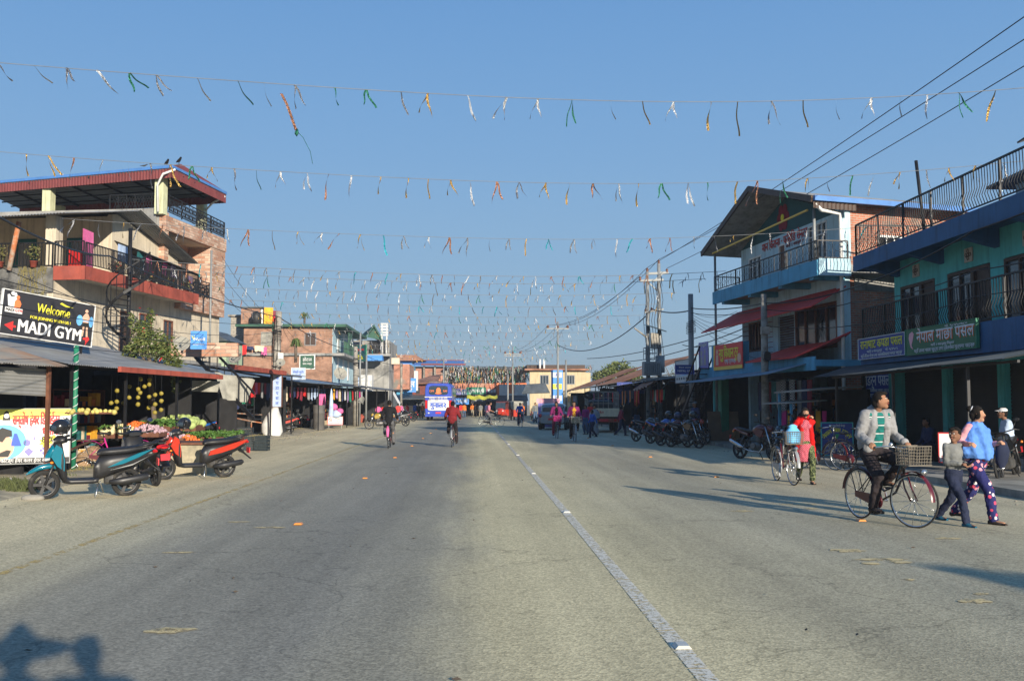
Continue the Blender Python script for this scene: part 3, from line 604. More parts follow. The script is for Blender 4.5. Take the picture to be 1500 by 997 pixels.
gp = MB(); gp.tube([q0+Vector((.1,-.1,-.05)), q0+Vector((-.2,.3,-.3)), Vector((8.35,-.1,11.1)), Vector((8.35,-.15,9.9))], .05, 8); gp.tube([q1+Vector((-.1,0,-.1)), q1+Vector((-.2,.6,-.45)), Vector((14.5,.5,11.1)), Vector((14.5,.5,9.9))], .05, 8); gp.build('gutter_pipe', M('white_frame'), ap)
# spiral stair of black iron on the street side
sp_ = MB(); cx, cy = 3.0, -1.75; sp_.cyl((cx, cy, 2.9), (cx, cy, 8.2), .07, n=10)
n = 15; prev = None
for i in range(n+1):
    t = i/n*1.6*PI-.3; z = 3.5+i*.195; e = Vector((cx+.8*math.cos(t), cy+.8*math.sin(t), z)); sp_.beam((cx, cy, z), e, .13, .025); sp_.beam(e, e+Vector((0,0,.85)), .022, .022)
    if prev: sp_.beam(prev+Vector((0,0,.85)), e+Vector((0,0,.85)), .04); sp_.beam(prev, e, .04, .1)
    prev = e
sp_.build('spiral_stair', M('black_iron'), ap)
# pole of pipe, rusty pipe prop
MB().cyl(A.w(10.9,-1.5,2.4), A.w(11.0,-1.45,8.6), .05).build('steel_mast', M('steel_pole')); tag(bpy.data.objects['steel_mast'], 'thin grey steel mast rising in front of the brick tiled block', 'mast')
MB().cyl(A.us(13,400,.7)[0] and Vector((.72, A.us(13,398,.72)[0], 6.35)), Vector((.72, A.us(28,322,.72)[0], 8.1)), .09, n=10).build('rusty_prop', mat('rusty', (.4,.33,.26), .8, c2=(.38,.13,.05), thr=.48, scale=4), ap)
# small upper lean-to at the right of the sheet roof + hanging laundry
def aw_(x, y, z): return A.w(x, y, z)
def line(name, label, pts, r=.008, m='black_iron', cat='cable', group=None, sag=0.0, n=10):
    P = []
    for p, q in zip(pts, pts[1:]):
        for i in range(n):
            t = i/n; P.append(Vector(p).lerp(Vector(q), t)-Vector((0,0,4*sag*t*(1-t))))
    P.append(Vector(pts[-1])); o = MB().tube(P, r, 5).build(name, M(m)); return tag(o, label, cat, group)
line('washing_line', 'washing line above the red balcony of the cream house', [aw_(3.2,-1.0,7.75), aw_(9.9,-1.0,7.45)], .006, sag=.08)
for i, (x, wd_, dr, c, lb) in enumerate([(3.5,.7,.75,'pale_blue_cloth','pale blue shirt drying above the red balcony rail'),(5.0,.55,.9,'teal_cloth','dark teal cloth drying on the red balcony line'),(5.7,.5,.8,'pink_cloth','bright pink cloth drying on the red balcony line'),(6.6,.4,.8,'navy_cloth','navy garment between pink cloths on the balcony line'),(7.2,.4,.6,'pink_cloth','small pink garment at the middle of the balcony line'),(7.9,.45,.5,'lilac_cloth','lilac garment drying on the balcony line'),(9.1,.3,.55,'white_cloth','white garment at the far end of the balcony line')]):
    z = 7.75-.045*(x-3.2)-.03; cloth('laundry_cloth', lb, aw_(x,-1.0,z), aw_(x+wd_,-1.0,z-.02), dr, c, group='laundry on the cream house', seed=i)
cloth('towel', 'long bright pink towel hanging beside the corner pillar', aw_(1.7,-.6,8.0), aw_(2.4,-.6,7.95), 1.75, 'pink_cloth', group='laundry on the cream house', seed=9)
cloth('hanging_cloth', 'red cloth hanging under the maroon terrace roof', atY(62,291,47), atY(76,291,47.2), .9, 'red_cloth2', group='laundry on the cream house', seed=19)
cloth('bed_sheet', 'lilac cloth over the tile block balcony railing', aw_(11.0,-.33,7.45), aw_(11.5,-.33,7.45), .6, 'lilac_cloth', group='laundry on the cream house', seed=29)
# crows on the roof
for i, (px, py, lb) in enumerate(((244,239,'black crow perched on the blue roof edge, left one'),(262,236,'black crow stretched low on the roof corner, right one'),(211,243,'small dark bird on the blue roof edge left of the crows'))):
    p = G(px, py+3, ZR+.3); b = MB(); k = .6 if i == 2 else 1
    b.loft([(-.28*k,0,.01,.01),(-.16*k,.01,.05*k,.03*k),(0,.03*k,.075*k,.065*k),(.12*k,.08*k,.055*k,.055*k),(.19*k,.13*k,.045*k,.04*k),(.24*k,.13*k,.02*k,.015*k),(.3*k,.12*k,.004,.004)], 10, 2, ax='x'); b.beam((0,.02,-.03),(0,.02,-.12),.012); b.beam((0,-.02,-.03),(0,-.02,-.12),.012)
    tag(b.build('crow', M('ink_black'), loc=p+Vector((0,0,.08)), rz=random.uniform(-1, 1)), lb, 'bird', 'birds on the roof')
# pot plants on the terrace and balcony
def potplant(p, r, h, lab, n=90, m=('leaf_mid','leaf_olive'), grp='potted plants', pot='red_paint', cat='potted plant', blossom=None):
    t = T('potted_plant', lab, cat, p, 0, grp); MB().lathe((0,0,0), [(.0,0),(.10,0),(.14,.22),(.15,.22),(.13,.2),(0,.2)], 12).build('pot', M(pot), t)
    b = MB(); leaves(b, (0,0,.2+h/2), (r, r, h/2), n, .05, 0, 2)
    if blossom: leaves(b, (0,0,.25+h/2), (r, r, h/2), n//6, .04, 2, 1)
    b.build('foliage', [M(m[0]), M(m[1])]+([M(blossom)] if blossom else []), t); return t
for x, h, lb in ((3.3,.5,'trailing plant in a pot at the near end of the red balcony'),(6.0,.45,'dry leafy pot plant at the middle of the red balcony'),(7.9,.5,'bushy pot plant with red blossom on the red balcony'),(9.4,.55,'brownish pot plant at the far end of the red balcony')): potplant(A.w(x,-1.0,6.35), .32, h, lb, 130, ('leaf_olive','dry_weeds'), blossom='ink_red')
for x, lb in ((9.6,'green pot plant behind the near corner of the terrace railing'),(13.0,'leafy pot plant by the middle of the terrace railing'),(14.6,'small palm like plant at the far corner of the terrace')): potplant(A.w(x,.3,9.5), .3, .55, lb, 110)
for y, lb in ((.7,'yellow green hanging plant left of the corner pillar'),(2.0,'dry shrub pot at the far left of the upper veranda')): potplant(A.w(.75,y,6.45), .35, .7, lb, 160, ('leaf_olive','dry_weeds'))
dp = MB()
for i in range(260):
    y = random.uniform(.2, 1.3); z = 6.5-random.random()**1.5*1.3; dp.beam((.8+random.uniform(-.06,.02), y, z), (.78, y+random.uniform(-.05,.05), z-random.uniform(.08,.2)), .012)
dp.build('hanging_creeper', M('dry_weeds'), loc=A.o, rz=A.a); tag(bpy.data.objects['hanging_creeper'], 'dry brown creeper hanging over the stained slab beside the gym sign', 'creeper')
# ================================================================= gym hoarding
c = A.uv(62, 466, -1.6); gw = A.uv(136, 470, -1.6)[0]-A.uv(2, 440, -1.6)[0]
GF = Frame(*G(68, 600, 0).xy, 81)
def gymsign():
    """board on two posts south of the house; its lower left corner is hidden by the rusty roof"""
    p0, p1 = atY(2, 455, 24.2), atY(136, 478, 26.2)
    v = (p1-p0); rz = math.atan2(v.y, v.x); w_ = v.xy.length; h_ = 1.06
    mid = (p0+p1)/2; t = board('gym_signboard', 'black hoarding reading Welcome for joining with us, MADI GYM', 'signboard', Vector((mid.x, mid.y, (p0.z+p1.z)/2)), rz, w_, h_, .06, 'board_black', 'white_frame', .02)
    # the board hangs a little down to the right, as in the photo
    t.rotation_euler = (0, math.atan2(p0.z-p1.z, w_), rz)
    Wd = w_
    text('Welcome', .25, M('ink_yellow'), t, (.04*Wd, -.012, .21), bold=.4, width=.36*Wd, tilt=R(90), shear=.1)
    flat(t, 'leaf_swash', 'ink_yellow', [[(.1*Wd,.42),(.17*Wd,.37),(.26*Wd,.38),(.18*Wd,.405),(.12*Wd,.46)]])
    text('FOR JOINING WITH US !', .075, M('ink_yellow'), t, (.02*Wd, -.012, -.03), bold=.6, width=.44*Wd)
    text('MADI GYM', .33, M('ink_white'), t, (.03*Wd, -.012, -.30), bold=1.0, width=.69*Wd)
    flat(t, 'red_arrow', 'ink_red', [[(.40*Wd,-.33),(.43*Wd,-.33),(.43*Wd,-.2),(.475*Wd,-.35),(.43*Wd,-.52),(.43*Wd,-.38),(.40*Wd,-.38)], [(-.34*Wd,-.30),(-.37*Wd,-.30),(-.37*Wd,-.2),(-.46*Wd,-.32),(-.37*Wd,-.44),(-.37*Wd,-.35),(-.34*Wd,-.35)]])
    flat(t, 'flexing_figure', 'ink_white', [[(-.44*Wd,.13),(-.38*Wd,.13),(-.37*Wd,.3),(-.35*Wd,.38),(-.37*Wd,.5),(-.40*Wd,.49),(-.385*Wd,.40),(-.42*Wd,.38),(-.44*Wd,.44),(-.46*Wd,.42)], circ(-.405*Wd,.47,.05)])
    flat(t, 'orange_figure', 'ink_orange', [[(-.38*Wd,.12),(-.325*Wd,.12),(-.31*Wd,.24),(-.33*Wd,.33),(-.36*Wd,.34),(-.38*Wd,.28)], circ(-.35*Wd,.39,.045)], -.008)
    flat(t, 'logo_plate', 'ink_white', [[(-.47*Wd,0),(-.29*Wd,0),(-.29*Wd,.12),(-.47*Wd,.12)]])
    text('MADI', .075, M('ink_black'), t, (-.42*Wd, -.02, .06), bold=.8, width=.085*Wd); text('GYM', .075, M('ink_red'), t, (-.33*Wd, -.02, .06), bold=.8, width=.07*Wd)
    flat(t, 'bodybuilder', 'ink_skin', [[(.385*Wd,.02),(.44*Wd,.02),(.455*Wd,.2),(.43*Wd,.3),(.4*Wd,.3),(.37*Wd,.2)], circ(.413*Wd,.36,.045), [(.385*Wd,-.02),(.405*Wd,-.02),(.395*Wd,-.3),(.375*Wd,-.3)], [(.42*Wd,-.02),(.44*Wd,-.02),(.45*Wd,-.3),(.43*Wd,-.3)]])
    flat(t, 'trunks', 'ink_black', [[(.383*Wd,-.05),(.442*Wd,-.05),(.442*Wd,.06),(.383*Wd,.06)]], -.01)
    flat(t, 'barbell', 'ink_sky', [circ(.34*Wd,.1,.09,12,.14), circ(.475*Wd,.1,.06,12,.14), [(.34*Wd,.09),(.47*Wd,.09),(.47*Wd,.11),(.34*Wd,.11)]], -.0035)
    f = MB()
    for x in (-.48*Wd, .42*Wd): f.beam((x, .1, -h_/2-2.6 if x < 0 else -h_/2-.4), (x, .1, h_/2), .05)
    f.beam((-.48*Wd,.1,.2),(.42*Wd,.1,.2),.04); f.build('support_frame', M('black_iron'), t)
    return t
gymsign()
# green spiral-striped post
pb_ = G(107, 694, 0); ptop = atY(112, 506, pb_.y); po = T('striped_post', 'green post wound with white stripes beside the yellow hair salon banner', 'post', (pb_.x, pb_.y, 0))
MB().tube([(0,0,0), (ptop.x-pb_.x, 0, ptop.z)], .055, 12).build('shaft', M('green_post'), po)
hx = []
for i in range(150): t = i/150; hx.append((t*(ptop.x-pb_.x)+.058*math.cos(i*.62), .058*math.sin(i*.62), t*ptop.z))
MB().tube(hx, .008, 5).build('white_stripe', M('ink_white'), po)
# ================================================================= salon banner
def banner():
    p0, p1 = G(-60, 668, .42), G(100, 668, .42); p0 = atY(-60, 595, 20.6); p1 = atY(103, 600, 21.6)
    v = p1-p0; rz = math.atan2(v.y, v.x); w_ = v.xy.length; h_ = 1.12; mid = (p0+p1)/2; zt = (p0.z+p1.z)/2
    t = board('salon_banner', 'yellow and white hair salon banner with red Nepali title and 80 percent off', 'banner', Vector((mid.x, mid.y, zt-h_/2-.02)), rz, w_, h_, .05, 'ink_white', 'steel_pole', .02)
    X = lambda px: -w_/2+(px+60)/163*w_
    flat(t, 'yellow_band', 'board_yellow', [[(-w_/2,h_/2-.26),(w_/2,h_/2-.14),(w_/2,h_/2),(-w_/2,h_/2)]], -.002)
    flat(t, 'black_band', 'ink_black', [[(-w_/2,-h_/2),(w_/2,-h_/2),(w_/2,-h_/2+.11),(-w_/2,-h_/2+.11)]], -.002)
    text('सन्तोष हेयर िडजाईनर', .22, M('ink_red'), t, ((X(17)+X(87))/2, -.012, .33), bold=1.1, width=X(87)-X(17)).scale.z = 1.0
    text('धमाका', .18, M('ink_red'), t, (X(76), -.012, .09), bold=1, width=X(91)-X(62))
    text('िहमाल हेयर किटङ्ग हेयर कलर हेयर स्पा सेन्टर', .085, M('ink_white'), t, (X(30), -.012, -h_/2+.055), bold=.6, width=X(90)-X(-30))
    text('मादी ३ बसन्तपुर', .05, M('ink_violet'), t, (X(43), -.012, .17), bold=.5, width=X(55)-X(32)); text('Hair Salon Services', .035, M('ink_black'), t, (X(25), -.012, .49), width=X(37)-X(15)); text('मोबाइल नं ९८४५०', .035, M('ink_black'), t, (X(80), -.012, .485), width=X(98)-X(63))
    st_ = []
    for i in range(24): a = 2*PI*i/24; r_ = (1.0 if i % 2 else .74); st_.append((X(75)+.24*r_*math.cos(a), -.13+.16*r_*math.sin(a)))
    flat(t, 'starburst', 'ink_yellow', [st_]); text('80%', .13, M('ink_black'), t, (X(70), -.016, -.08), bold=.9, width=X(78)-X(60)); text('OFF', .09, M('ink_violet'), t, (X(74), -.016, -.21), bold=.8, width=X(84)-X(67))
    flat(t, 'photo_disc', 'ink_sky', [circ(X(5), -.12, .42, 24, .36)]); flat(t, 'haircut_head', 'ink_skin', [circ(X(0), -.22, .26, 16, .27), [(X(0),-.05),(X(9),-.05),(X(10),-.3),(X(4),-.4)]], -.009)
    flat(t, 'haircut_hair', 'ink_black', [[(X(-12),.04),(X(2),.18),(X(16),.12),(X(17),.0),(X(8),-.02),(X(3),-.12),(X(-12),-.05)], [(X(-14),-.42),(X(12),-.42),(X(16),-.3),(X(10),-.28)]], -.013); flat(t, 'barber_glove', 'ink_blue', [[(X(16),-.15),(X(20),.06),(X(24),.05),(X(31),-.2),(X(16),-.2)]], -.013)
    flat(t, 'emblem', 'ink_black', [[(X(2),.33),(X(14),.33),(X(13),.42),(X(11),.5),(X(8),.53),(X(5),.5),(X(3),.42)]]); flat(t, 'emblem_face', 'ink_white', [circ(X(8), .42, .05)], -.009)
    flat(t, 'scissors', 'ink_black', [[(X(92),.38),(X(93),.39),(X(98),.30),(X(97),.29)], [(X(98),.39),(X(99),.38),(X(93),.29),(X(92),.30)]])
    flat(t, 'small_pictures', 'ink_violet', [circ(X(39), -.14, .07, 10), [(X(48),-.08),(X(51),-.08),(X(50),.02)], [(X(35),-.32),(X(42),-.24),(X(49),-.32),(X(42),-.42)], circ(X(60),-.3,.03,8), circ(X(64),-.26,.03,8), circ(X(68),-.3,.03,8), circ(X(64),-.36,.03,8)])
    g = MB(); g.beam((-w_*.4,.08,-h_/2-.45),(-w_*.4,.08,h_/2),.04); g.beam((w_*.45,.08,-h_/2-.45),(w_*.45,.08,h_/2),.04); g.build('stand', M('steel_pole'), t)
banner()
# ================================================================= left shops
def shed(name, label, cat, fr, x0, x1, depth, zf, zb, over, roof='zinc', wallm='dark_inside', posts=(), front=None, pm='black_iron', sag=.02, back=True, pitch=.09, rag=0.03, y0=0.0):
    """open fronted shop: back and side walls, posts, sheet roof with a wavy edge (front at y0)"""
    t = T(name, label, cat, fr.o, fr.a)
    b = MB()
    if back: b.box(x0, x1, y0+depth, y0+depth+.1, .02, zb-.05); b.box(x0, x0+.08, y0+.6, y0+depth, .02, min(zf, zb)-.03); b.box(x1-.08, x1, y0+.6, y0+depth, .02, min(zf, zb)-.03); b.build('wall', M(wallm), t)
    r = MB(); r.corr((x0-.1, y0-over, zf), (x1+.1, y0-over, zf), (x1+.1, y0+depth, zb), (x0-.1, y0+depth, zb), pitch, .014, 0, 4, sag, rag); r.build('roof', M(roof), t)
    p = MB()
    for x in posts: p.beam((x, y0-over+.25, 0), (x, y0-over+.25, zf-.02), .06)
    p.beam((x0, y0-over+.3, zf-.03), (x1, y0-over+.3, zf-.03), .05)
    p.build('post', M(pm), t)
    return t
E = Frame(-8.75, 24.0, 80)                      # front line of the long sheet roof
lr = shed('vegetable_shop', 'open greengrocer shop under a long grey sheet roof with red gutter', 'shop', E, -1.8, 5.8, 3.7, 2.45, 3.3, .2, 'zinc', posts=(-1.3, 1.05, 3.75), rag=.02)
MB().beam((.15, -.28, 2.40), (5.9, -.28, 2.36), .09, .13).build('red_gutter', M('red_paint'), lr)
ds = shed('dark_shop', 'dark shop under a rusty corrugated roof at the far left', 'shop', Frame(*G(-250, 690).xy, 78), -1.5, 6.4, 5, 2.75, 3.4, .3, 'zinc_rust', posts=(), rag=.02) if 0 else None
# rusty roof at the far left, seen from its street side
RF = Frame(-9.3, 20.0, 80)
t = T('corner_shop', 'dark corner shop under a rusty corrugated roof at the left edge', 'shop', RF.o, RF.a)
def RL(px, py, y): x, z = RF.uv(px, py, y); return Vector((x, y, z))
fl, frr = RL(-60, 533, -.6), RL(104, 532, -.6)
zr = (fl.z+frr.z)/2; fl.z = frr.z = zr
rr = MB(); rr.corr(fl, frr, (frr.x-.3, 2.9, zr+1.1), (fl.x, 2.9, zr+1.1), .08, .014, 0, 5, .015, .05); rr.build('roof', M('zinc_rust'), t)
vl, vr = RL(-60, 560, -.3), RL(68, 556, -.3)
sc_ = MB(); sc_.corr((vl.x, -.3, zr-.06), (vl.x, -.3, zr-.55), (vr.x, -.3, zr-.62), (vr.x, -.3, zr-.06), .07, .012, 0, 3); sc_.build('corrugated_panel', M('zinc'), t)
b = MB(); b.box(fl.x, frr.x, 3.0, 3.1, 0, zr+.9); b.box(frr.x-.1, frr.x, .4, 3.0, 0, zr-.05); b.build('wall', M('dark_inside'), t)
pb_ = MB(); pb_.beam((vr.x, -.35, 0), (vr.x, -.35, zr), .07, .07); pb_.build('post', M('brown_wood'), t)
# block wall, produce racks
g = G(135, 668); bw = MB().box(-.85, .62, 0, .2, 0, 1.36).build('block_wall', M('block_wall'), loc=(G(135,662).x, G(135,662).y-.0, 0), rz=R(12)); tag(bw, 'low grey block wall behind the green striped post', 'wall')
for nm, c in dict(cauli=(.70,.62,.36), cabbage=(.36,.44,.15), carrot=(.72,.16,.03), greens=(.07,.15,.025), tomato=(.7,.07,.02), onion=(.45,.30,.34), potato=(.42,.32,.18), crate_blue=(.04,.17,.30), crate_black=(.02,.03,.035), lemon=(.62,.52,.04), squash=(.5,.42,.12)).items(): mat(nm, c, .6, var=.25, scale=8)
def crate(p, rz, w_, d_, h_, m, label, group='produce crates', tilt=0.0):
    t = T('produce_crate', label, 'crate', p, rz, group); b = MB()
    b.box(-w_/2, w_/2, -d_/2, d_/2, 0, .02)
    for i in range(4):
        z = .04+i*(h_-.04)/4; hh = (h_-.04)/4-.02
        b.box(-w_/2, w_/2, -d_/2, -d_/2+.02, z, z+hh); b.box(-w_/2, w_/2, d_/2-.02, d_/2, z, z+hh); b.box(-w_/2, -w_/2+.02, -d_/2+.02, d_/2-.02, z, z+hh); b.box(w_/2-.02, w_/2, -d_/2+.02, d_/2-.02, z, z+hh)
    for i in range(7):
        x = -w_/2+.01+i*(w_-.02)/6; b.box(x-.012, x+.012, -d_/2-.008, -d_/2, 0, h_); b.box(x-.012, x+.012, d_/2, d_/2+.008, 0, h_)
    b.build('crate_body', M(m), t); return t
def pile(name, label, c, rx, ry, h, r, n, m, rz=0, cat='vegetables', group='vegetables on the stall', leafy=0, sq=1.0, m2='greens'):
    """a heap of countless vegetables, one heap a thing"""
    b = MB(); k = 0
    for i in range(n):
        u, v = random.uniform(-1, 1), random.uniform(-1, 1)
        z = h*(1-.55*max(abs(u), abs(v))**2)*random.uniform(.75, 1); q = r*random.uniform(.8, 1.15); b.sph((u*rx, v*ry, z), (q, q, q*sq), 8, 6, 0, .08)
    if leafy: 
        for i in range(leafy): leaves(b, (random.uniform(-rx, rx), random.uniform(-ry, ry), h*.8), (.12,.12,.1), 10, .05, 1, 1)
    b.box(-rx, rx, -ry, ry, 0, h*.4, 2)
    o = b.build(name, [M(m), M(m2), M('brown_wood')], loc=c, rz=rz); return tag(o, label, cat, group)
def SP(px, py, z): return G(px, py, z)
def stall_table(px0, px1, py, z, dpt, rz, label):
    a, b_ = G(px0, py, z), G(px1, py, z); v = (b_-a); l = v.length; t = T('stall_table', label, 'table', ((a+b_)/2).xy.to_3d(), math.atan2(v.y, v.x), 'stall tables'); o = MB(); o.box(-l/2, l/2, 0, dpt, z-.05, z); o.build('top', M('brown_wood'), t)
    k = MB()
    for x in (-l/2, l/2-.04): k.box(x, x+.04, .03, dpt, 0, z-.05)
    k.box(-l/2+.04, l/2-.04, .05, .08, 0, z-.05); k.build('side', M('verge_dirt'), t); return t
stall_table(160, 232, 655, .62, 1.3, 0, 'wooden stall table under the cauliflowers and carrots'); stall_table(232, 300, 648, .72, 1.3, 0, 'wooden stall table under the cabbages')
pile('cauliflowers', 'heap of pale cauliflowers with leaves at the left of the stall', SP(170,636,.74)+Vector((0,.3,-.1)), .42, .5, .35, .085, 60, 'cauli', leafy=22); pile('broccoli_greens', 'green leafy heap behind the cauliflowers', SP(178,620,.95)+Vector((0,.5,-.1)), .38, .3, .25, .07, 30, 'squash', leafy=20)
pile('carrots', 'orange carrot heap between cauliflowers and onions', SP(194,628,.88)+Vector((0,.4,-.1)), .36, .4, .3, .04, 160, 'carrot'); pile('onions', 'pinkish onion heap beside the carrots', SP(212,634,.85)+Vector((0,.3,-.1)), .36, .35, .3, .045, 110, 'onion'); pile('spinach', 'dark green leafy bunches beside the cabbages', SP(228,626,.95)+Vector((0,.4,-.1)), .36, .36, .3, .06, 26, 'greens', leafy=40)
pile('cabbages', 'mound of light green cabbages under the roof', SP(256,626,.9)+Vector((0,.4,-.1)), .62, .5, .42, .12, 46, 'cabbage', sq=.9); pile('potatoes', 'tan potato heap in front of the cabbages', SP(246,640,.72)+Vector((0,.1,-.1)), .45, .3, .22, .045, 90, 'onion')
pile('garlic_tray', 'pale tray of garlic in the blue crate', SP(222,634,.78)+Vector((0,-.35,-.08)), .3, .22, .18, .035, 80, 'potato')
pile('tomatoes', 'orange red tomato heap behind the red scooter', SP(243,652,.5), .5, .4, .3, .04, 120, 'tomato'); pile('tomatoes', 'second orange heap beside the dark helmet', SP(266,652,.5), .4, .4, .28, .04, 90, 'carrot')
pile('green_leaves', 'low bed of fresh green leaves at the right of the stall', SP(292,650,.45), .75, .5, .34, .05, 20, 'greens', leafy=90); pile('green_leaves', 'far end of the green leaf bed beside the dark crates', SP(326,645,.45), .55, .5, .3, .05, 14, 'leaf_mid', leafy=70)
pile('squash_on_wall', 'yellow green squashes lying on the block wall', G(131,606,1.37)+Vector((0,.1,0)), .5, .1, .08, .05, 24, 'squash')
crate(SP(221,641,.62)+Vector((0,-.45,-.02)), R(8), .62, .4, .24, 'crate_blue', 'blue plastic crate full of garlic on the stall'); crate(G(222,668)+Vector((0,.9,0)), R(5), .6, .4, .3, 'crate_blue', 'blue crate on the ground under the stall'); crate(G(172,664)+Vector((0,.3,0)), R(5), .6, .4, .26, 'crate_blue', 'pale blue crate beside the block wall')
crate(G(384,660), R(-6), .40, .42, .52, 'crate_black', 'dark upright crate at the right end of the stall'); crate(G(365,660)+Vector((0,.1,0)), R(4), .42, .36, .34, 'crate_black', 'dark green empty crate left of the upright crate'); crate(G(356,650)+Vector((0,.3,.35)), R(0), .6, .4, .3, 'crate_black', 'dark crate resting on the others behind the empty crates'); crate(G(334,648)+Vector((0,.3,.2)), R(0), .5, .35, .3, 'crate_black', 'black crate beside the green leaves')
crate(G(356,652)+Vector((0,.3,0)), R(0), .6, .4, .34, 'crate_black', 'black crate under the stacked dark crate')
# strings of yellow hearts and rounds hung in the greengrocer shop
mat('yellow_deco', (.27,.21,.03), .6, var=.15)
kk = 0
for px, ys in ((172,(572,588,598)),(182,(590,)),(190,(566,582)),(203,(570,582,592)),(206,(555,575)),(219,(556,563,581,597)),(228,(578,592,604)),(237,(576,587,600)),(212,(566,)),(164,(590,))):
    Y = 25.2+(kk % 3)*.5; top = atY(px, 548, Y); t = T('paper_garland', ['yellow heart garland hanging deep in the greengrocer shop, string near the left post','short yellow decoration hanging in the shop gloom','yellow garland of two hearts hanging in the shop','yellow garland of three rounds hanging in the shop','dim yellow garland high under the roof','four piece yellow garland in front of the pale tarpaulin','bright yellow three piece garland above the cabbages','bright yellow garland with a double heart above the cabbages','single dim yellow heart under the roof','leftmost single yellow heart in the shop'][kk], 'garland', top, 0, 'yellow paper garlands in the greengrocer shop')
    s_ = MB(); s_.beam((0,0,0), (0,0,atY(px, ys[-1], Y).z-top.z), .006); s_.build('string', M('black_iron'), t)
    for yy in ys: 
        z = atY(px, yy, Y).z-top.z; MB().sph((0,0,z), (.06,.04,.055), 8, 6, jit=.12).build('paper_heart', M('yellow_deco'), t)
    kk += 1
# tarpaulins and staircase right of the stall
tp = MB(); a, b_, c_, d_ = atY(238,556,30), atY(322,558,30), atY(318,574,30), atY(242,572,30); tp.corr(d_, c_, b_, a, .6, .05, 0, 4); tag(tp.build('pale_tarpaulin', M('tarp_grey')), 'pale tarpaulin stretched across the back of the greengrocer shop', 'tarpaulin')
tp = MB(); a, b_, c_, d_ = atY(314,545,33), atY(374,556,33.6), atY(362,590,33.6), atY(326,584,33); tp.corr(d_, c_, b_, a, .5, .06, 0, 5); tag(tp.build('hanging_tarpaulin', M('tarp_grey')), 'wrinkled grey tarpaulin hanging below the blue grey roof', 'tarpaulin')
ss = MB()
for dy in (0, 1.0):
    p, q = atY(286,522,34+dy), atY(372,614,33+dy); ss.beam(p, q, .06, .12); ss.beam(p+Vector((0,0,.85)), q+Vector((0,0,.85)), .05)
    for i in range(9): a = p.lerp(q, i/8); ss.beam(a, a+Vector((0,0,.85)), .025)
p0, q0_, p1, q1_ = atY(286,522,34), atY(372,614,33), atY(286,522,34)+Vector((0,1,0)), atY(372,614,33)+Vector((0,1,0))
for i in range(14): ss.beam(p0.lerp(q0_, i/13), p1.lerp(q1_, i/13), .22, .03)
tag(ss.build('iron_staircase', M('black_iron')), 'black iron stair coming down behind the grey tarpaulin', 'staircase')
fn = MB(); p = [G(297,648), G(297,648)+Vector((0,0,1.25)), G(368,640)+Vector((0,0,.75)), G(368,640)]
fn.beam(p[0], p[1], .06); fn.beam(p[3], p[2], .05); fn.beam(p[1], p[2], .06); fn.beam(p[0].lerp(p[1], .5), p[3].lerp(p[2], .5), .05); m_ = p[1].lerp(p[2], .45); fn.beam(m_-Vector((0,0,1)), m_+Vector((0,0,.4)), .05); fn.beam(p[1]+Vector((0,0,.02)), p[2]+Vector((.3,.8,.3)), .05); fn.beam(p[2], p[2]+Vector((.5,.4,-.1)), .05)
tag(fn.build('pipe_barrier', M('rusty')), 'rust red pipe barrier between the greens and the parked motorcycles', 'barrier')
# shop roofs further along
S2 = Frame(-9.9, 31.2, 82)
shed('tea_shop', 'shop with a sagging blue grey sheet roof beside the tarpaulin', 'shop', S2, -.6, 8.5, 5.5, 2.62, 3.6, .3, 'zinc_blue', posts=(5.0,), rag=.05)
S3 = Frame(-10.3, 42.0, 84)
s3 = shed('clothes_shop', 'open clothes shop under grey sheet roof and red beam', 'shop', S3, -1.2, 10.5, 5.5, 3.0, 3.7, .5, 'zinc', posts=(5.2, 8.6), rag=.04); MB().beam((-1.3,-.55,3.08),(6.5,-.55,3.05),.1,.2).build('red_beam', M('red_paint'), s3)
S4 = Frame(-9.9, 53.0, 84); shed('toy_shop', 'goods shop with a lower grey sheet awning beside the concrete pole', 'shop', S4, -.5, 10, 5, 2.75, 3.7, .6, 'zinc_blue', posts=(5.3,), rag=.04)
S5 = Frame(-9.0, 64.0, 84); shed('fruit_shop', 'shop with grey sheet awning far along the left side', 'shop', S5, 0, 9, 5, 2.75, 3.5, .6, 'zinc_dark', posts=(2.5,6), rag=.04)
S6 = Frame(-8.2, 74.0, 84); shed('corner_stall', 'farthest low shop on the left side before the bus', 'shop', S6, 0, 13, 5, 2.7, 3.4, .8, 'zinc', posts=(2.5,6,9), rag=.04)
MB().box(0, 7, 5.6, 5.8, 0, 4.1).build('parapet_wall', M('grey_cement'), loc=S3.o, rz=S3.a); tag(bpy.data.objects['parapet_wall'], 'stained cement parapet behind the clothes shop roof', 'wall')
# ================================================================= bougainvillea shrub, satellite dish, blue flag
sb = G(226, 600, 2.6); bt_ = atY(219, 530, 29); tr = T('bougainvillea', 'bushy shrub with small red flowers growing above the sheet roof', 'shrub', (bt_.x, bt_.y, 0))
k = MB(); k.tube([(.3,0,0),(.1,.1,1.5),(0,0,2.8),(-.15,0,3.4)], [.09,.07,.06,.03], 8); k.tube([(0,0,2.6),(.4,.1,3.2),(.6,.1,3.5)], [.05,.03,.02], 6); k.tube([(0,0,2.6),(-.4,-.1,3.3),(-.5,0,3.8)], [.05,.03,.02], 6); k.build('trunk', M('bark'), tr)
b = MB()
for c, r, n in (((0,0,3.3),(.7,.6,.5),1400),((-.3,.1,3.7),(.42,.4,.4),620),((.45,-.05,3.05),(.5,.4,.36),620),((.7,0,2.75),(.34,.3,.28),300),((-.5,0,3.1),(.4,.35,.34),380),((.0,0,4.1),(.16,.16,.3),120),((-.55,0,4.0),(.12,.12,.28),70),((.75,0,2.2),(.16,.2,.5),220)): leaves(b, c, r, n, .055, 0, 3)
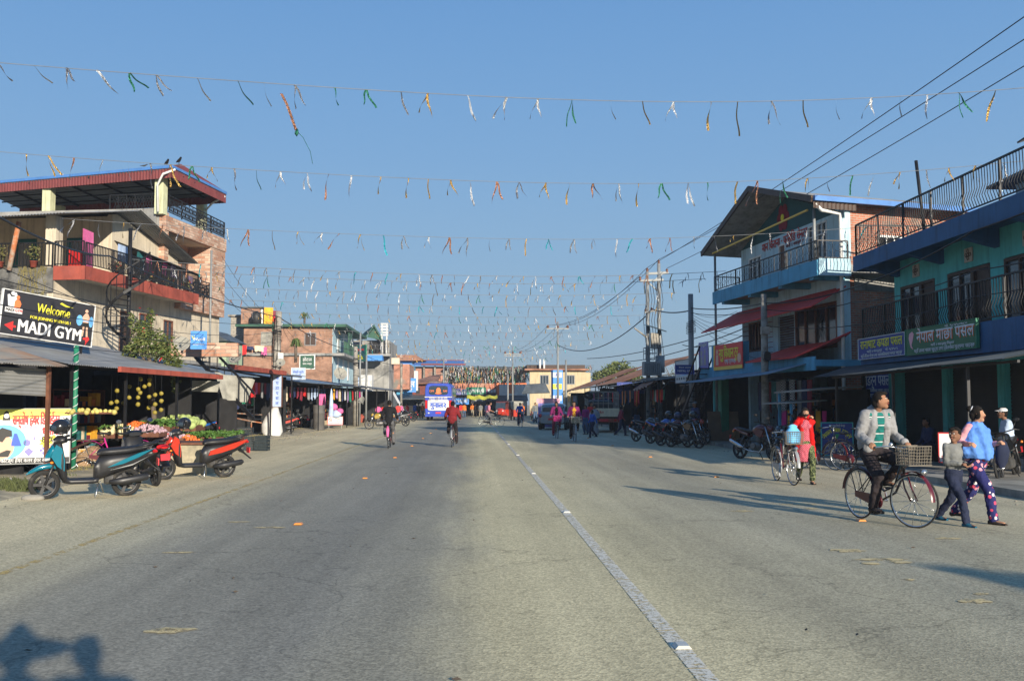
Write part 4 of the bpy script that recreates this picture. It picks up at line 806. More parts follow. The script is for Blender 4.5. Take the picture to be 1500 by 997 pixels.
for c in ((0,0,3.5),(-.25,.1,4.1),(.4,0,3.0)): leaves(b, c, (.5,.5,.5), 7, .05, 3, 1, .8)
b.build('crown', [M('leaf_mid'), M('leaf_olive'), M('leaf_light'), M('ink_red')], tr)
def dish(p, r, rz, label, group='satellite dishes'):
    r *= .52
    t = T('satellite_dish', label, 'satellite dish', p, rz, group); b = MB(); pr = [(0,0)]+[(r*i/6, .32*r*(i/6)**2) for i in range(1, 7)]; pr = pr+[(r*.99, .32*r+.01)]+[(r*i/6, .32*r*(i/6)**2+.015) for i in range(5, 0, -1)]+[(0,.015)]
    b.lathe((0,0,0), pr, 24); o = b.build('reflector', M('tarp_grey'), t, rot=(R(62), 0, 0), loc=(0,0,r)); k = MB(); k.cyl((0,.1,0),(0,.1,r),.03,n=8); k.tube([(0,0,r*.3),(0,-r*.9,r*1.1)],.012,6); k.sph((0,-r*.9,r*1.1),.04,8,6); k.build('mount', M('steel_pole'), t); return t
dish(atY(266,517,31), .48, R(10), 'grey satellite dish beside the blue operator flag'); dish(atY(346,535,40), .55, R(-20), 'pale satellite dish above the blue grey roof, with dark panel'); dish(atY(411,538,44.4), .38, R(10), 'small dish fixed low on the concrete pole'); dish(atY(498,558,70), .9, R(20), 'large grey dish on the blue fronted brick house'); dish(atY(530,592,62), .45, R(-30), 'round silver dish hanging by the far left shop')
fl_ = board('blue_flag_sign', 'small bright blue sign on the roof beside the satellite dish', 'sign', atY(291,498,32), R(6), .5, .58, .02, 'board_sky'); text('Ncell', .11, M('ink_white'), fl_, (.02,-.01,.03), bold=.5, width=.34); text('नमस्ते नेपाल', .05, M('ink_white'), fl_, (0,-.01,-.14), bold=.4, width=.36); text('V', .12, M('ink_yellow'), fl_, (-.17,-.012,.08), bold=.6)
po = MB().box(-1.3, 1.4, 0, .3, 0, .45).build('tiled_parapet', M('brick_tile'), loc=atY(284,522,33), rz=R(4)); tag(po, 'short brick tiled parapet under the blue sign', 'parapet')
hl = MB(); hl.box(-1.1, 1.1, 0, 3, 0, 5.3); o = hl.build('wall', mat('pale_green', (.36,.45,.30), .8)); gh = T('green_house', 'narrow pale green house between the tiled block and the brick house', 'house', (atY(304,560,60).x, 60, 0), R(-5)); o.parent = gh; MB().prism([(-1.3,5.3),(1.3,5.3),(0,6.0)], -.3, 3.3).build('gable_roof', M('zinc_dark'), gh)
hangw = MB(); a = atY(176,541,27)
# ================================================================= concrete pole with the sack, white shop sign, barrel
def cpole(x, y, h, r0=.16, r1=.09, label='', m='concrete_pole', z0=0.0, lean=0.0, cat='utility pole', name='utility_pole'):
    t = T(name, label, cat, (x, y, z0)); MB().tube([(0,0,0),(lean*.5,0,h*.5),(lean,0,h)], [r0,(r0+r1)/2,r1], 12).build('shaft', M(m), t); return t
g = G(399, 638, .05); cp_ = cpole(g.x, g.y, 6.0, .2, .15, 'weathered concrete pole with a white sack tied round its foot', lean=.22)
bx = MB(); bx.box(.25, .5, -.25, -.1, 3.6, 4.0); bx.build('meter_box', M('white_frame'), cp_)
wr = MB()
for i in range(14): z = random.uniform(3, 5.8); a = random.uniform(0, 6); wr.torus((.15,0,z), (random.uniform(-.4,.4), random.uniform(-.4,.4), 1), .22, .012, 14, 4)
for i in range(8): a = random.uniform(0, 6); wr.tube([(.12+.2*math.cos(a),.2*math.sin(a),5.7),(.12+.24*math.cos(a+.4),.24*math.sin(a+.4),4.4),(.1+.2*math.cos(a),.2*math.sin(a),3.0)], .012, 5)
wr.build('cable_tangle', M('black_iron'), cp_)
sk_ = MB(); sk_.loft([(0,0,.34,.28),(.25,0,.5,.34),(.6,0,.48,.3,-.03),(.95,0,.38,.24,.03),(1.25,0,.2,.16,.1),(1.42,0,.13,.12,.14)], 16, 2.2, ax='z'); sk_.build('sack', M('cloth_white'), loc=(g.x+.05, g.y-.3, 0)); tag(bpy.data.objects['sack'], 'large white sack standing against the foot of the concrete pole', 'sack')
sg = board('vertical_sign', 'tall narrow white shop sign on the concrete pole', 'sign', atY(406,572,g.y-.25), R(-8), .43, 1.52, .1, 'pale_blue_cloth', 'brown_wood', .02)
for i, ch in enumerate('फेन्सी'): pass
for i, ch in enumerate(('क','प','डा','प','स','ल')): text(ch, .16, M('ink_blue'), sg, (0,-.012,.6-i*.24), bold=.5)
cpw = MB().cyl((0,0,0),(.12,0,2.55),.055,n=10).build('white_post', M('white_frame'), loc=(G(374,634).x, G(374,634).y, 0)); tag(cpw, 'white roof post left of the white sack', 'post')
g = G(467, 630); br = T('barrel', 'tall dark grey barrel standing before the clothes shop', 'barrel', (g.x, g.y, 0)); MB().lathe((0,0,0), [(0,0),(.32,0),(.34,.05),(.345,1.0),(.36,1.02),(.36,1.06),(.345,1.08),(.37,1.45),(.36,1.5),(0,1.5)], 24).build('drum', mat('barrel_grey', (.10,.095,.09), .7, var=.15), br)
for a_ in ((E,.0,2.4,3.1,'shelf of packets deep in the greengrocer shop'),(E,2.8,5.4,3.1,'second packet shelf at the back of the greengrocer shop'),(S2,.5,4.0,3.4,'crowded shelf under the blue grey roof'),(S2,4.5,8.0,3.4,'crowded shelf behind the rusty barrier'),(S3,0,4.2,3.6,'crowded shelf left in the clothes shop'),(S3,5,9.5,3.6,'crowded shelf right in the clothes shop'),(S4,.5,8.5,2.2,'long shelf in the goods shop'),(S5,.5,8,2.2,'long shelf in the far left shop')): stock(*a_, seed=len(a_[4]))
# pink no-honking board
g = G(491, 625, .1); pk = board('pink_notice', 'low white and pink notice board with a red ring symbol', 'notice board', Vector((g.x, g.y, .5)), R(8), .95, .52, .03, 'ink_pink', 'red_paint', .015)
flat(pk, 'notice_paper', 'ink_white', [[(-.44,-.12),(.44,-.12),(.44,.22),(-.44,.22)]]); mb = MB(); mb.torus((-.3,-.02,.06),(0,1,0),.1,.014,20,5); mb.beam((-.36,-.02,.12),(-.24,-.02,0),.025); mb.build('red_ring', M('ink_red'), pk); text('नो पार्िकङ', .07, M('ink_black'), pk, (.14,-.012,.1), bold=.4, width=.4); text('NO PARKING', .06, M('ink_black'), pk, (.14,-.012,-.03), bold=.4, width=.42); k = MB(); k.beam((-.4,.03,-.5),(-.4,.03,-.2),.03); k.beam((.4,.03,-.5),(.4,.03,-.2),.03); k.build('leg', M('steel_pole'), pk)
# second concrete pole
g = G(521, 624, .0); p2 = cpole(g.x, g.y, 5.6, .2, .15, 'weathered concrete pole beside the far goods shop', lean=-.05)
wr = MB()
for i in range(10): z = random.uniform(2.6, 5.5); wr.torus((0,0,z), (random.uniform(-.4,.4), random.uniform(-.4,.4), 1), .22, .015, 12, 4)
wr.build('cable_tangle', M('black_iron'), p2)
# ================================================================= goods in the left shops
rg = random.Random(5)
def goods_row(fr, x0, x1, y, z, n, w=(.3,.5), d=(.5,.9), grp='clothes hung in the shops', where='', pal=CL):
    for i in range(n):
        x = x0+(x1-x0)*(i+.5)/n; ww = rg.uniform(*w); c = rg.choice(pal); o = cloth('hanging_garment', '', fr.w(x-ww/2, y, z), fr.w(x+ww/2, y, z), rg.uniform(*d), c, seed=rg.randrange(999))
        o['label'] = '%s garment %s' % (c.replace('_cloth2','').replace('_cloth','').replace('_',' '), where); o['category'] = 'garment'; o['group'] = grp+' '+where
goods_row(S3, 4.0, 10, .9, 2.6, 13, where='hanging in the open clothes shop behind the barrel', pal=['maroon_cloth','navy_cloth','black_cloth','red_cloth2','grey_cloth','pink_cloth']); goods_row(S3, 3.0, 8.5, 1.6, 2.1, 10, where='hanging low at the back of the clothes shop', pal=['red_cloth2','maroon_cloth','navy_cloth','green_cloth']); goods_row(S4, 0, 9.5, .3, 2.5, 13, where='hanging under the goods shop awning', pal=['maroon_cloth','navy_cloth','cream_cloth','red_cloth2','grey_cloth','pale_blue_cloth']); goods_row(S5, 0, 9, .0, 2.5, 12, where='hanging in the far left shop')
o = cloth('dress', 'bright pink dress displayed above the barrel', atY(467,577,61), atY(477,577,61), 1.15, 'pink_cloth', cat='dress', seed=4)
g = G(484, 612, .2)
for px, py, r_, lb in ((488,596,.28,'pink padded bag heap above the pink notice board'),(493,606,.3,'pale blue padded bag above the notice board'),(498,602,.22,'pink and white padded bag beside the thin post')):
    c_ = atY(px, py, 60); b = MB().sph((0,0,0),(r_,r_*.7,r_*.8),12,8,jit=.1).build('bag', M('pink_cloth' if 'pink' in lb else 'pale_blue_cloth'), loc=c_); tag(b, lb, 'bag', 'bags heaped by the clothes shop')
umb = MB().loft([(0,0,.16,.16),(.5,0,.13,.13),(1.1,0,.1,.1),(1.5,0,.05,.05),(1.65,0,.015,.015)], 12, 2, ax='z').build('closed_parasol', M('pale_blue_cloth'), loc=atY(485,607,59.5)-Vector((0,0,.1))); tag(umb, 'closed pale blue parasol right of the barrel', 'parasol')
ct = T('goods_counter', 'shop counter with green and red cloths by the second concrete pole', 'counter', G(512,617).xy.to_3d(), R(80)); MB().box(-1.6, 4.2, 0, .9, .5, 1.0).build('counter_top', M('teal_cloth'), ct); MB().box(-1.6, 4.2, .05, .85, 1.0, 1.12).build('goods_layer', M('red_cloth2'), ct); k = MB(); k.box(-1.5,4.1,.1,.8,0,.5); k.build('base', M('dark_wood'), ct)
for i, px in enumerate((504,514,535)): g = G(px, 618, .05); b = MB().lathe((0,0,0), [(0,0),(.2,0),(.24,.1),(.24,.5),(.18,.6),(.1,.62),(.1,.7),(0,.7)], 16).build('gas_cylinder', M('red_paint'), loc=(g.x-.3, g.y, 0)); tag(b, ['leftmost red gas cylinder by the second concrete pole','red gas cylinder just behind the second concrete pole','rightmost red gas cylinder beside the yellow motorcycle'][i], 'gas cylinder', 'red gas cylinders')
# ================================================================= right: teal shop house
C = Frame(12.5, 29, -90)
th = T('teal_house', 'teal two storey shop house with navy roof slab and black balcony bars', 'house', C.o, C.a)
x1 = 9.5
w = MB()
ops1 = [(.45,2.6,3.42,4.98),(1.75,2.6,3.05,3.42),(3.35,5.5,3.45,5.0),(4.65,5.5,3.05,3.45),(6.15,8.3,3.45,5.0),(7.45,8.3,3.05,3.45)]
wall(w, 0, x1, 3.0, 5.75, 0, .22, ops1); wall(w, 0, x1, .12, 2.9, 0, .22, [(.32,2.95,.12,2.6),(3.25,5.75,.12,2.6),(6.05,8.3,.12,2.6)])
w.box(0, .22, .22, 9, .12, 5.75); w.box(x1-.22, x1, .22, 9, .12, 5.75); w.box(.22, x1-.22, 8.78, 9, .12, 5.75); w.build('wall', M('teal_wall'), th)
sl_ = MB(); sl_.box(-.02, x1+.1, -1.0, 9, 2.9, 3.0); sl_.box(-.06, x1+.1, -1.04, -1.0, 2.72, 3.42); sl_.box(-.4, x1+.1, -1.0, 9, 5.75, 5.86); sl_.box(-.44, x1+.1, -1.06, -1.0, 5.55, 6.0); sl_.box(-.46, -.4, -1.0, 9, 5.55, 6.0)
for x in (.3, 3.05, 5.85, 8.3): sl_.prism([(-1.0,5.55),(0,5.3),(0,5.75),(-1.0,5.75)], x-.12, x+.12, 0, 'x')
sl_.build('slab', M('navy_paint'), th)
def win_door(x0, xm, x1_, z0, z1):
    window(th, x0, xm, 3.46, z1, .0, 2, 'dark_wood', 'glass_dark', .08); window(th, xm, x1_, 3.06, z1, .0, 1, 'dark_wood', 'dark_wood', .08, name='door')
for a in ((.45,1.75,2.6),(3.35,4.65,5.5),(6.15,7.45,8.3)): win_door(*a, 3.45, 4.98)
for x in (1.5, 4.5, 7.2):
    v = MB(); v.box(x-.2, x+.2, -.03, .0, 5.15, 5.5)
    o = v.build('vent_grille', mat('grille', (.42,.38,.33), .8), th); f = MB()
    for i in range(3): f.torus((x-.1+.1*i, -.035, 5.33), (0,1,0), .045, .01, 10, 4)
    f.torus((x,-.035,5.25),(0,1,0),.05,.01,10,4); f.torus((x,-.035,5.42),(0,1,0),.05,.01,10,4); f.build('grille_pattern', M('dark_wood'), o)
for i, (a, b) in enumerate(((.34,2.93),(3.27,5.73),(6.07,8.28))):
    s_ = MB(); z = .14
    while z < 2.58: s_.box(a, b, .1, .13, z, z+.07); s_.box(a, b, .12, .14, z+.07, z+.09); z += .09
    s_.build('roller_shutter', mat('shutter_dark', (.035,.037,.04), .6, .3), th)
MB().box(-.3, 8.6, -.5, -.0, .12, .38).build('step', M('grey_cement'), th)
r1 = MB(); rail(r1, [(-.0,-.98,3.42),(x1,-.98,3.42)], .95, .12, .011, 0, 'wavy', 1.5); r1.build('balcony_railing', M('black_iron'), th)
r2 = MB(); rail(r2, [(-.38,7,6.0),(-.38,-.98,6.0),(x1,-.98,6.0)], .95, .12, .011, 0, 'wavy', 1.5); r2.build('roof_railing', M('black_iron'), th)
sh = MB(); sh.box(4.6, 8.5, 1.2, 7, 5.87, 7.15, 1); sh.sheet((4.1,.7,7.16),(8.8,.7,7.28),(8.8,7.2,7.28),(4.1,7.2,7.16), .07, 0); sh.build('roof_room', [M('zinc_dark'), M('light_blue_wall')], th)
sp_ = MB(); sp_.sheet((7.2,-.2,7.5),(8.4,-.2,7.62),(8.4,.6,7.9),(7.2,.6,7.78), .04); sp_.beam((7.4,.2,7.2),(7.4,.2,7.65),.03); sp_.beam((8.2,.2,7.2),(8.2,.2,7.75),.03); tag(sp_.build('solar_panel', M('glass_dark'), loc=C.o, rz=C.a), 'small tilted solar panel on the roof room of the teal house', 'solar panel')
MB().tube([C.w(3.6,-.7,5.9), C.w(3.4,-.8,8.0)], .045, 8).build('roof_pole', M('black_iron')); tag(bpy.data.objects['roof_pole'], 'bare dark pole standing on the teal house roof', 'pole')
cloth('towel', 'small dark red cloth hung inside the roof railing of the teal house', C.w(5.6,.9,6.75), C.w(6.0,.9,6.75), .3, 'maroon_cloth', seed=3)
# signs on the slab edge
def slabsign(name, label, a, b, z0, z1, bg, fr=None):
    p = C.w((a+b)/2, -1.13, (z0+z1)/2); return board(name, label, 'shop sign', p, C.a, b-a, z1-z0, .05, bg, fr, .015)
s1 = slabsign('blue_shop_sign', 'navy sign with pale yellow Nepali lettering of the cloth shop', .03, 3.2, 2.88, 3.46, 'board_navy', 'ink_white')
text('रानाभाट कपडा पसल', .26, M('ink_yellow'), s1, (0,-.012,.1), bold=.8, width=2.85); text('मादी ३ बसन्तपुर     मो. ९८४५०६', .07, M('ink_white'), s1, (.1,-.012,-.1), bold=.5, width=2.1); text('यहाँ लेिडज जेन्स तथा बालबािलकाका कपडा पाइन्छ', .09, M('ink_white'), s1, (0,-.012,-.22), bold=.5, width=2.8)
s2_ = slabsign('green_shop_sign', 'dark green sign of the fish shop with orange and white lettering', 3.25, 6.95, 2.85, 3.5, 'board_green', 'green_post')
text('नेपाल माछा पसल', .3, M('ink_white'), s2_, (.28,-.014,.09), bold=.9, width=2.95); text('नेपाल माछा पसल', .285, M('ink_orange'), s2_, (.30,-.008,.06), bold=.9, width=2.95); text('मो. ९८४५०७८०', .06, M('ink_white'), s2_, (.9,-.012,.27), bold=.4, width=1.1); text('मादी ३ बसन्तपुर िचतवन', .06, M('ink_white'), s2_, (.2,-.012,-.14), bold=.4, width=1.2); text('यहाँ ताजा माछा खुद्रा तथा होलसेल मूल्यमा पाइन्छ', .09, M('ink_white'), s2_, (.2,-.012,-.25), bold=.5, width=3.1)
flat(s2_, 'fish_emblem', 'ink_pink', [[(-1.62,.22),(-1.45,.27),(-1.36,.2),(-1.42,.05),(-1.5,-.08),(-1.42,-.2),(-1.55,-.14),(-1.6,-.05),(-1.66,.1)]])
s3_ = board('blue_lower_sign', 'blue sign half hidden below the sheet awning beside the brick wall', 'shop sign', atY(1283,560,30.6), R(-84), 2.0, 1.0, .05, 'board_navy', None); text('मोडर्न पसल', .35, M('ink_white'), s3_, (0,-.012,.05), bold=.7, width=1.7); text('यहाँ सबै िकिसमका सामान पाइन्छ', .1, M('ink_white'), s3_, (0,-.012,-.25), bold=.4, width=1.7); text('सम्पर्क मादी', .1, M('ink_white'), s3_, (0,-.012,-.39), bold=.4, width=1.2)
aw = MB(); aw.corr((1.2,-2.9,2.33), (x1+1.6,-2.75,2.42), (x1+1.6,-.25,2.87), (-1.5,-.9,2.72), .085, .014, 0, 5, .03, .04); awt = T('sheet_awning', 'long grey corrugated awning in front of the teal shops', 'awning', C.o, C.a); aw.build('sheet', M('zinc_dark'), awt)
p = MB(); p.beam((1.6,-2.5,2.3),(x1+1.6,-2.5,2.36),.05); 
for x in (1.9, 5.6, 9.2): MB().beam((x,-2.5,0), (x,-2.5,2.34), .06).build('post', M('black_iron'), awt)
p.build('rafter', M('black_iron'), awt)
for b_ in ((.02,.3,-.25,2.85),(2.95,3.22,-.05,2.6),(5.76,6.03,-.05,2.6)): MB().box(b_[0],b_[1],b_[2],-.005,.38,b_[3]).build('pilaster', M('teal_wall'), th)
# ================================================================= light blue building
B = Frame(10.713, 40.538, -83.5)
bh = T('blue_house', 'light blue three level house with gable roof and brick side wall', 'house', B.o, B.a)
W0, W1 = .9, 9.45
w = MB()
wall(w, W0, W1, 5.95, 7.75, 0, .22, [(1.7,2.95,5.97,7.3),(4.55,5.15,5.97,7.4),(7.0,8.4,6.2,7.65)], 0)
wall(w, W0, W1, 2.95, 5.75, 0, .22, [(1.6,2.95,3.6,4.75),(4.35,5.75,2.97,4.75),(5.85,9.0,3.4,4.9)], 0)
w.prism([(W0,7.75),(W1,7.75),(5.15,9.05)], .0, .2, 1)
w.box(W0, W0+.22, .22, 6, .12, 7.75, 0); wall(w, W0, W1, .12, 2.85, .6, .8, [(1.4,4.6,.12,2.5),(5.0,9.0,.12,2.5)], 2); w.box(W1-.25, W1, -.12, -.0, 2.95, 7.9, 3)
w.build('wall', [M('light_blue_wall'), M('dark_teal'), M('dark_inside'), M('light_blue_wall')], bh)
sd = MB(); sw = [(W1,.22,.12),(W1+.0,.22,.12)]
# brick side wall, skewed to the back; with a barred window
a0 = Vector((W1,.0,0)); a1 = Vector((W1-1.15,5.9,0)); d = (a1-a0); n_ = Vector((d.y,-d.x,0)).normalized()*.12
ba = math.atan2(d.y, d.x); bwl = MB(); wall(bwl, .0, d.length, .12, 8.15, 0, .2, [(1.35,3.0,6.0,7.05)], 0); o = bwl.build('brick_wall', M('brick_red'), bh, loc=a0, rz=ba)
bs = MB(); bs.box(.0, .3, -.012, 0, 6.3, 8.1); o2 = bs.build('plaster_edge', M('light_blue_wall'), o)
f = MB(); f.box(1.35,1.42,-.02,.05,6.0,7.05); f.box(2.93,3.0,-.02,.05,6.0,7.05); f.box(1.42,2.93,-.02,.05,6.0,6.07); f.box(1.42,2.93,-.02,.05,6.98,7.05)
for i in range(1, 5): f.beam((1.42+1.51*i/5,.0,6.07),(1.42+1.51*i/5,.0,6.98),.045)
f.build('window', M('white_frame'), o); MB().box(1.42,2.93,.07,.09,6.07,6.98).build('pane', M('dark_inside'), bpy.data.objects[o.children[-1].name])
bl = MB(); bl.box(.4, 5.6, -.05, -.003, 5.2, 5.7); bl.build('cement_band', M('grey_cement'), o)
MB().box(.25,.25,.1,.1,1,1) if 0 else None
s_ = MB(); s_.box(.6, 9.9, -1.07, 6, 5.7, 5.95, 1); s_.box(.58, 9.92, -1.12, -1.07, 5.58, 6.08, 0); s_.box(9.92, 9.97, -1.07, .0, 5.58, 6.12, 2)
for x in (1.6, 4.3, 7.0, 9.4): s_.box(x-.14, x+.14, -1.06, 0, 5.5, 5.69, 0)
s_.box(.6, 9.9, -1.2, 6, 2.75, 2.95, 0); s_.box(-.7, 9.9, -1.25, -1.2, 2.62, 3.05, 0); s_.box(-.7,.6,-1.2,.5,2.75,2.95,0)
for x in (-.55, .9, 3.75): s_.box(x-.17, x+.17, -1.24, -.95, 3.05, 3.9, 0)
s_.build('balcony_slab', [M('mid_blue'), M('grey_cement'), M('light_blue_wall')], bh)
r = MB(); rail(r, [(.65,.0,6.08),(.65,-1.05,6.08),(9.85,-1.05,6.08),(9.85,-.05,6.08)], .62, .15, .007, 0, 'scroll', 1.9); r.build('balcony_railing', M('black_iron'), bh)
for x, y in ((.68,-1.03),(9.6,-1.03)): MB().cyl((x,y,.1 if x < 1 else 6.08),(x,y,7.75),.05,n=8).build('pole', M('steel_pole'), bh)
rf = MB(); zr_ = 9.35; rl = Vector((.1,-1.35,7.72)); rr_ = Vector((10.25,-1.35,7.95)); ap_ = Vector((5.2,-1.35,zr_))
back = Vector((-1.3,7.2,0))
rf.sheet(rl, ap_, ap_+back, rl+back, .09, 0); rf.sheet(ap_, rr_, rr_+back, ap_+back, .09, 0)
for a, b in ((rl, ap_), (ap_, rr_)): rf.beam(a+Vector((0,-.05,-.02)), b+Vector((0,-.05,-.02)), .06, .2, 1)
rf.beam(rr_+Vector((.05,0,.0)), rr_+back+Vector((.05,0,.0)), .1, .16, 2); rf.corr(rr_+Vector((-.02,0,-.3)), rr_+back*.22+Vector((-.02,0,-.3)), rr_+back*.22, rr_+Vector((-.02,0,0)), .15, .015, 1, 1)
rf.build('gable_roof', [M('grey_cement'), M('dark_wood'), M('blue_trim')], bh)
tr_ = MB(); tr_.beam((.9,-1.2,7.62),(9.5,-1.2,7.72),.06,.05); tr_.build('trim', M('ink_gold'), bh)
pp = MB(); pp.tube([rr_+Vector((-.1,.1,-.15)), rr_+Vector((-.1,.3,-.35)), Vector((9.75,-.25,7.6)), Vector((9.72,-.2,7.3)), Vector((9.72,-.2,1.5))], .06, 8); pp.build('drain_pipe', M('white_frame'), bh)
window(bh, 1.7, 2.95, 6.0, 7.3, 0, 3, 'white_frame', mid=True); window(bh, 4.55, 5.15, 5.97, 7.4, 0, 1, 'white_frame', 'brown_wood', name='door'); window(bh, 7.0, 8.4, 6.2, 7.65, 0, 4, 'white_frame', mid=True)
window(bh, 1.6, 2.95, 3.6, 4.75, 0, 4, 'brown_wood'); window(bh, 5.85, 9.0, 3.4, 4.9, 0, 4, 'brown_wood', fw=.1)
s_ = MB(); z = 2.98
while z < 4.74: s_.box(4.36, 5.74, .08, .11, z, z+.07); z += .09
s_.build('roller_shutter', mat('shutter_brown', (.07,.045,.04), .6), bh)
g_ = MB()
for i in range(7): a = PI*i/7; g_.beam((7.7-.35*math.cos(a),-.03,4.2-.5*math.sin(a)),(7.7+.35*math.cos(a),-.03,4.2+.5*math.sin(a)),.015)
g_.build('window_grille', M('black_iron'), bh)
sl2 = MB()
for i in range(8): z = 3.3+i*.19; sl2.box(.95, 1.55, -.012, -.002, z, z+.02); sl2.box(3.0, 3.9, -.012, -.002, z, z+.02)
sl2.build('painted_siding_lines', M('maroon_cloth'), bh)
ra = MB(); ra.sheet((-.2,-1.35,4.5),(9.9,-1.35,4.62),(9.6,0,5.32),(.4,0,5.3), .04, 0); ra.build('red_awning', M('red_cloth'), bh)
lw = MB(); lw.sheet((4.9,-1.5,3.08),(8.9,-1.5,3.08),(9.2,-.03,3.62),(5.7,-.03,3.62), .05, 0); lw.sheet((8.9,-1.5,3.08),(9.9,-1.2,3.35),(9.9,-.03,3.85),(9.2,-.03,3.62), .05, 0); lw.build('lower_red_awning', M('red_cloth'), bh)
text('मान िकराना · फिलिङ सेन्टर', .34, M('red_cloth'), bh, (5.0,-.02,7.62-.12), bold=.7, width=3.9, name='lettering'); text('मादी ३ बसन्तपुर', .12, M('maroon_cloth'), bh, (5.9,-.02,7.25), bold=.4, width=1.4)
fl = MB()
for i in range(6): a = 2*PI*i/6; fl.prism(circ(5.0+.32*math.cos(a), 8.35+.32*math.sin(a), .2, 10), -.02-.002*i, .0-.001*i-.003)
fl.build('flower_emblem', M('maroon_cloth'), bh); MB().prism(circ(5.0,8.35,.13,12), -.05, -.035).build('flower_centre', M('ink_yellow'), bh)
# yellow-red banner on the first floor parapet
y_ = board('red_yellow_banner', 'red banner with yellow Nepali lettering on the blue first floor balcony', 'banner', B.w(2.7,-1.33,3.38), B.a, 3.0, .98, .03, 'ink_red', None)
text('न्यू िकशान टुर', .4, M('ink_yellow'), y_, (.1,-.012,.12), bold=.9, width=2.0); text('एण्ड ट्राभल्स', .16, M('ink_white'), y_, (.3,-.012,-.18), bold=.5, width=1.2); flat(y_, 'yellow_strip', 'ink_gold', [[(-1.5,-.49),(1.5,-.49),(1.5,-.36),(-1.5,-.36)], [(-1.5,-.36),(-1.42,-.36),(-1.3,.49),(-1.5,.49)]]); flat(y_, 'portrait_shapes', 'ink_skin', [[(-1.25,-.3),(-.95,-.3),(-1.0,.1),(-1.2,.12)], circ(-1.1,.22,.1), circ(1.2,-.1,.18)])
v_ = board('violet_banner', 'violet poster at the far end of the blue first floor', 'banner', B.w(-.1,-1.3,3.55), B.a, 1.1, 1.1, .03, 'ink_violet', None); flat(v_, 'poster_figures', 'ink_grey', [circ(-.2,.1,.12), circ(.2,.15,.1), [(-.35,-.4),(-.05,-.4),(-.1,-.05),(-.3,-.05)], [(.05,-.4),(.35,-.4),(.3,.02),(.1,.02)]]); text('फोटो स्टुिडयो', .12, M('ink_white'), v_, (0,-.012,.42), bold=.4, width=.9)
st_ = MB()
for k in (0, .8):
    p, q = Vector((-2.9,-.9-k*.9,.3)), Vector((.4,-.9-k*.9,3.0)); st_.beam(p, q, .06, .14); st_.beam(p+Vector((0,0,.9)), q+Vector((0,0,.9)), .05)
    for i in range(8): a = p.lerp(q, i/7); st_.beam(a, a+Vector((0,0,.9)), .025)
for i in range(13): st_.beam(Vector((-2.9,-.9,.3)).lerp(Vector((.4,-.9,3.0)), i/12), Vector((-2.9,-1.6,.3)).lerp(Vector((.4,-1.6,3.0)), i/12), .22, .03)
tag(st_.build('iron_staircase', M('black_iron'), loc=B.o, rz=B.a), 'black iron stair climbing to the far end of the blue first floor', 'staircase')
# ground floor: awning, dark shops, clothes
gs = T('cloth_shop', 'dark clothes shop under the blue first floor with a grey sheet awning', 'shop', B.o, B.a)
aw = MB(); aw.corr((.2,-2.4,2.42),(9.3,-2.6,2.5),(9.3,-1.2,2.85),(.2,-1.2,2.62), .09, .014, 0, 3, .03, .05); aw.build('sheet_awning', M('zinc_blue'), gs)
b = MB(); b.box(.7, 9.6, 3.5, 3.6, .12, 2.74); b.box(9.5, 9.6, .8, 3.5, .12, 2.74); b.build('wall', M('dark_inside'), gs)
MB().box(1.0,1.4,-1.1,-.8,.12,2.7).build('post', M('green_post'), gs); MB().box(.45,.6,-1.1,-.95,.12,2.7).build('post', M('teal_wall'), gs)
def goods(fr, x0, x1, y, z, n, where, pal, w=(.3,.5), d=(.5,.9)): goods_row(fr, x0, x1, y, z, n, w, d, where=where, pal=pal)
DK = ['navy_cloth','black_cloth','grey_cloth','teal_cloth','maroon_cloth','navy_cloth']
goods(B, 4.6, 9.0, -.9, 2.35, 11, 'hanging under the blue house awning', DK, (.3,.45), (.8,1.2)); goods(B, 5.5, 9.4, -.6, 1.35, 9, 'on the low rack behind the red clad woman', ['maroon_cloth','black_cloth','magenta_cloth','navy_cloth','yellow_cloth'], (.25,.4), (.7,.9))
pattern('plaid_bw', 'check', [(0,(.015,.015,.02)),(.5,(.5,.5,.52))], 22)
for i, x in enumerate((6.9,7.6)): cloth('plaid_shirt', ['black and white checked shirt hanging left of its twin','black and white checked shirt hanging nearest the brick wall'][i], B.w(x,-1.05,2.38), B.w(x+.42,-1.05,2.38), 1.1, 'plaid_bw', 'shirt', 'checked shirts', seed=40+i)
# little stall structures between blue and teal houses
ms = MB(); ms.sheet((9.2,-2.3,1.95),(11.7,-2.3,2.0),(11.7,-.6,2.1),(9.2,-.6,2.1), .05, 0); ms.sheet((9.0,-2.6,1.6),(11.0,-2.6,1.62),(11.0,-1.4,1.7),(9.0,-1.4,1.7), .04, 0)
k = T('small_kiosk', 'small kiosk with pale tin roofs between the blue and teal houses', 'kiosk', B.o, B.a); ms.build('roof', M('zinc'), k); MB().beam((9.4,-2.2,.1),(9.4,-2.2,1.95),.07).build('post', M('mid_blue'), k); MB().beam((10.9,-2.5,.1),(10.9,-2.5,1.6),.06).build('post', M('mid_blue'), k); b = MB(); b.box(9.9,11.9,-.6,-.5,.12,2.0); b.build('wall', M('dark_inside'), k)
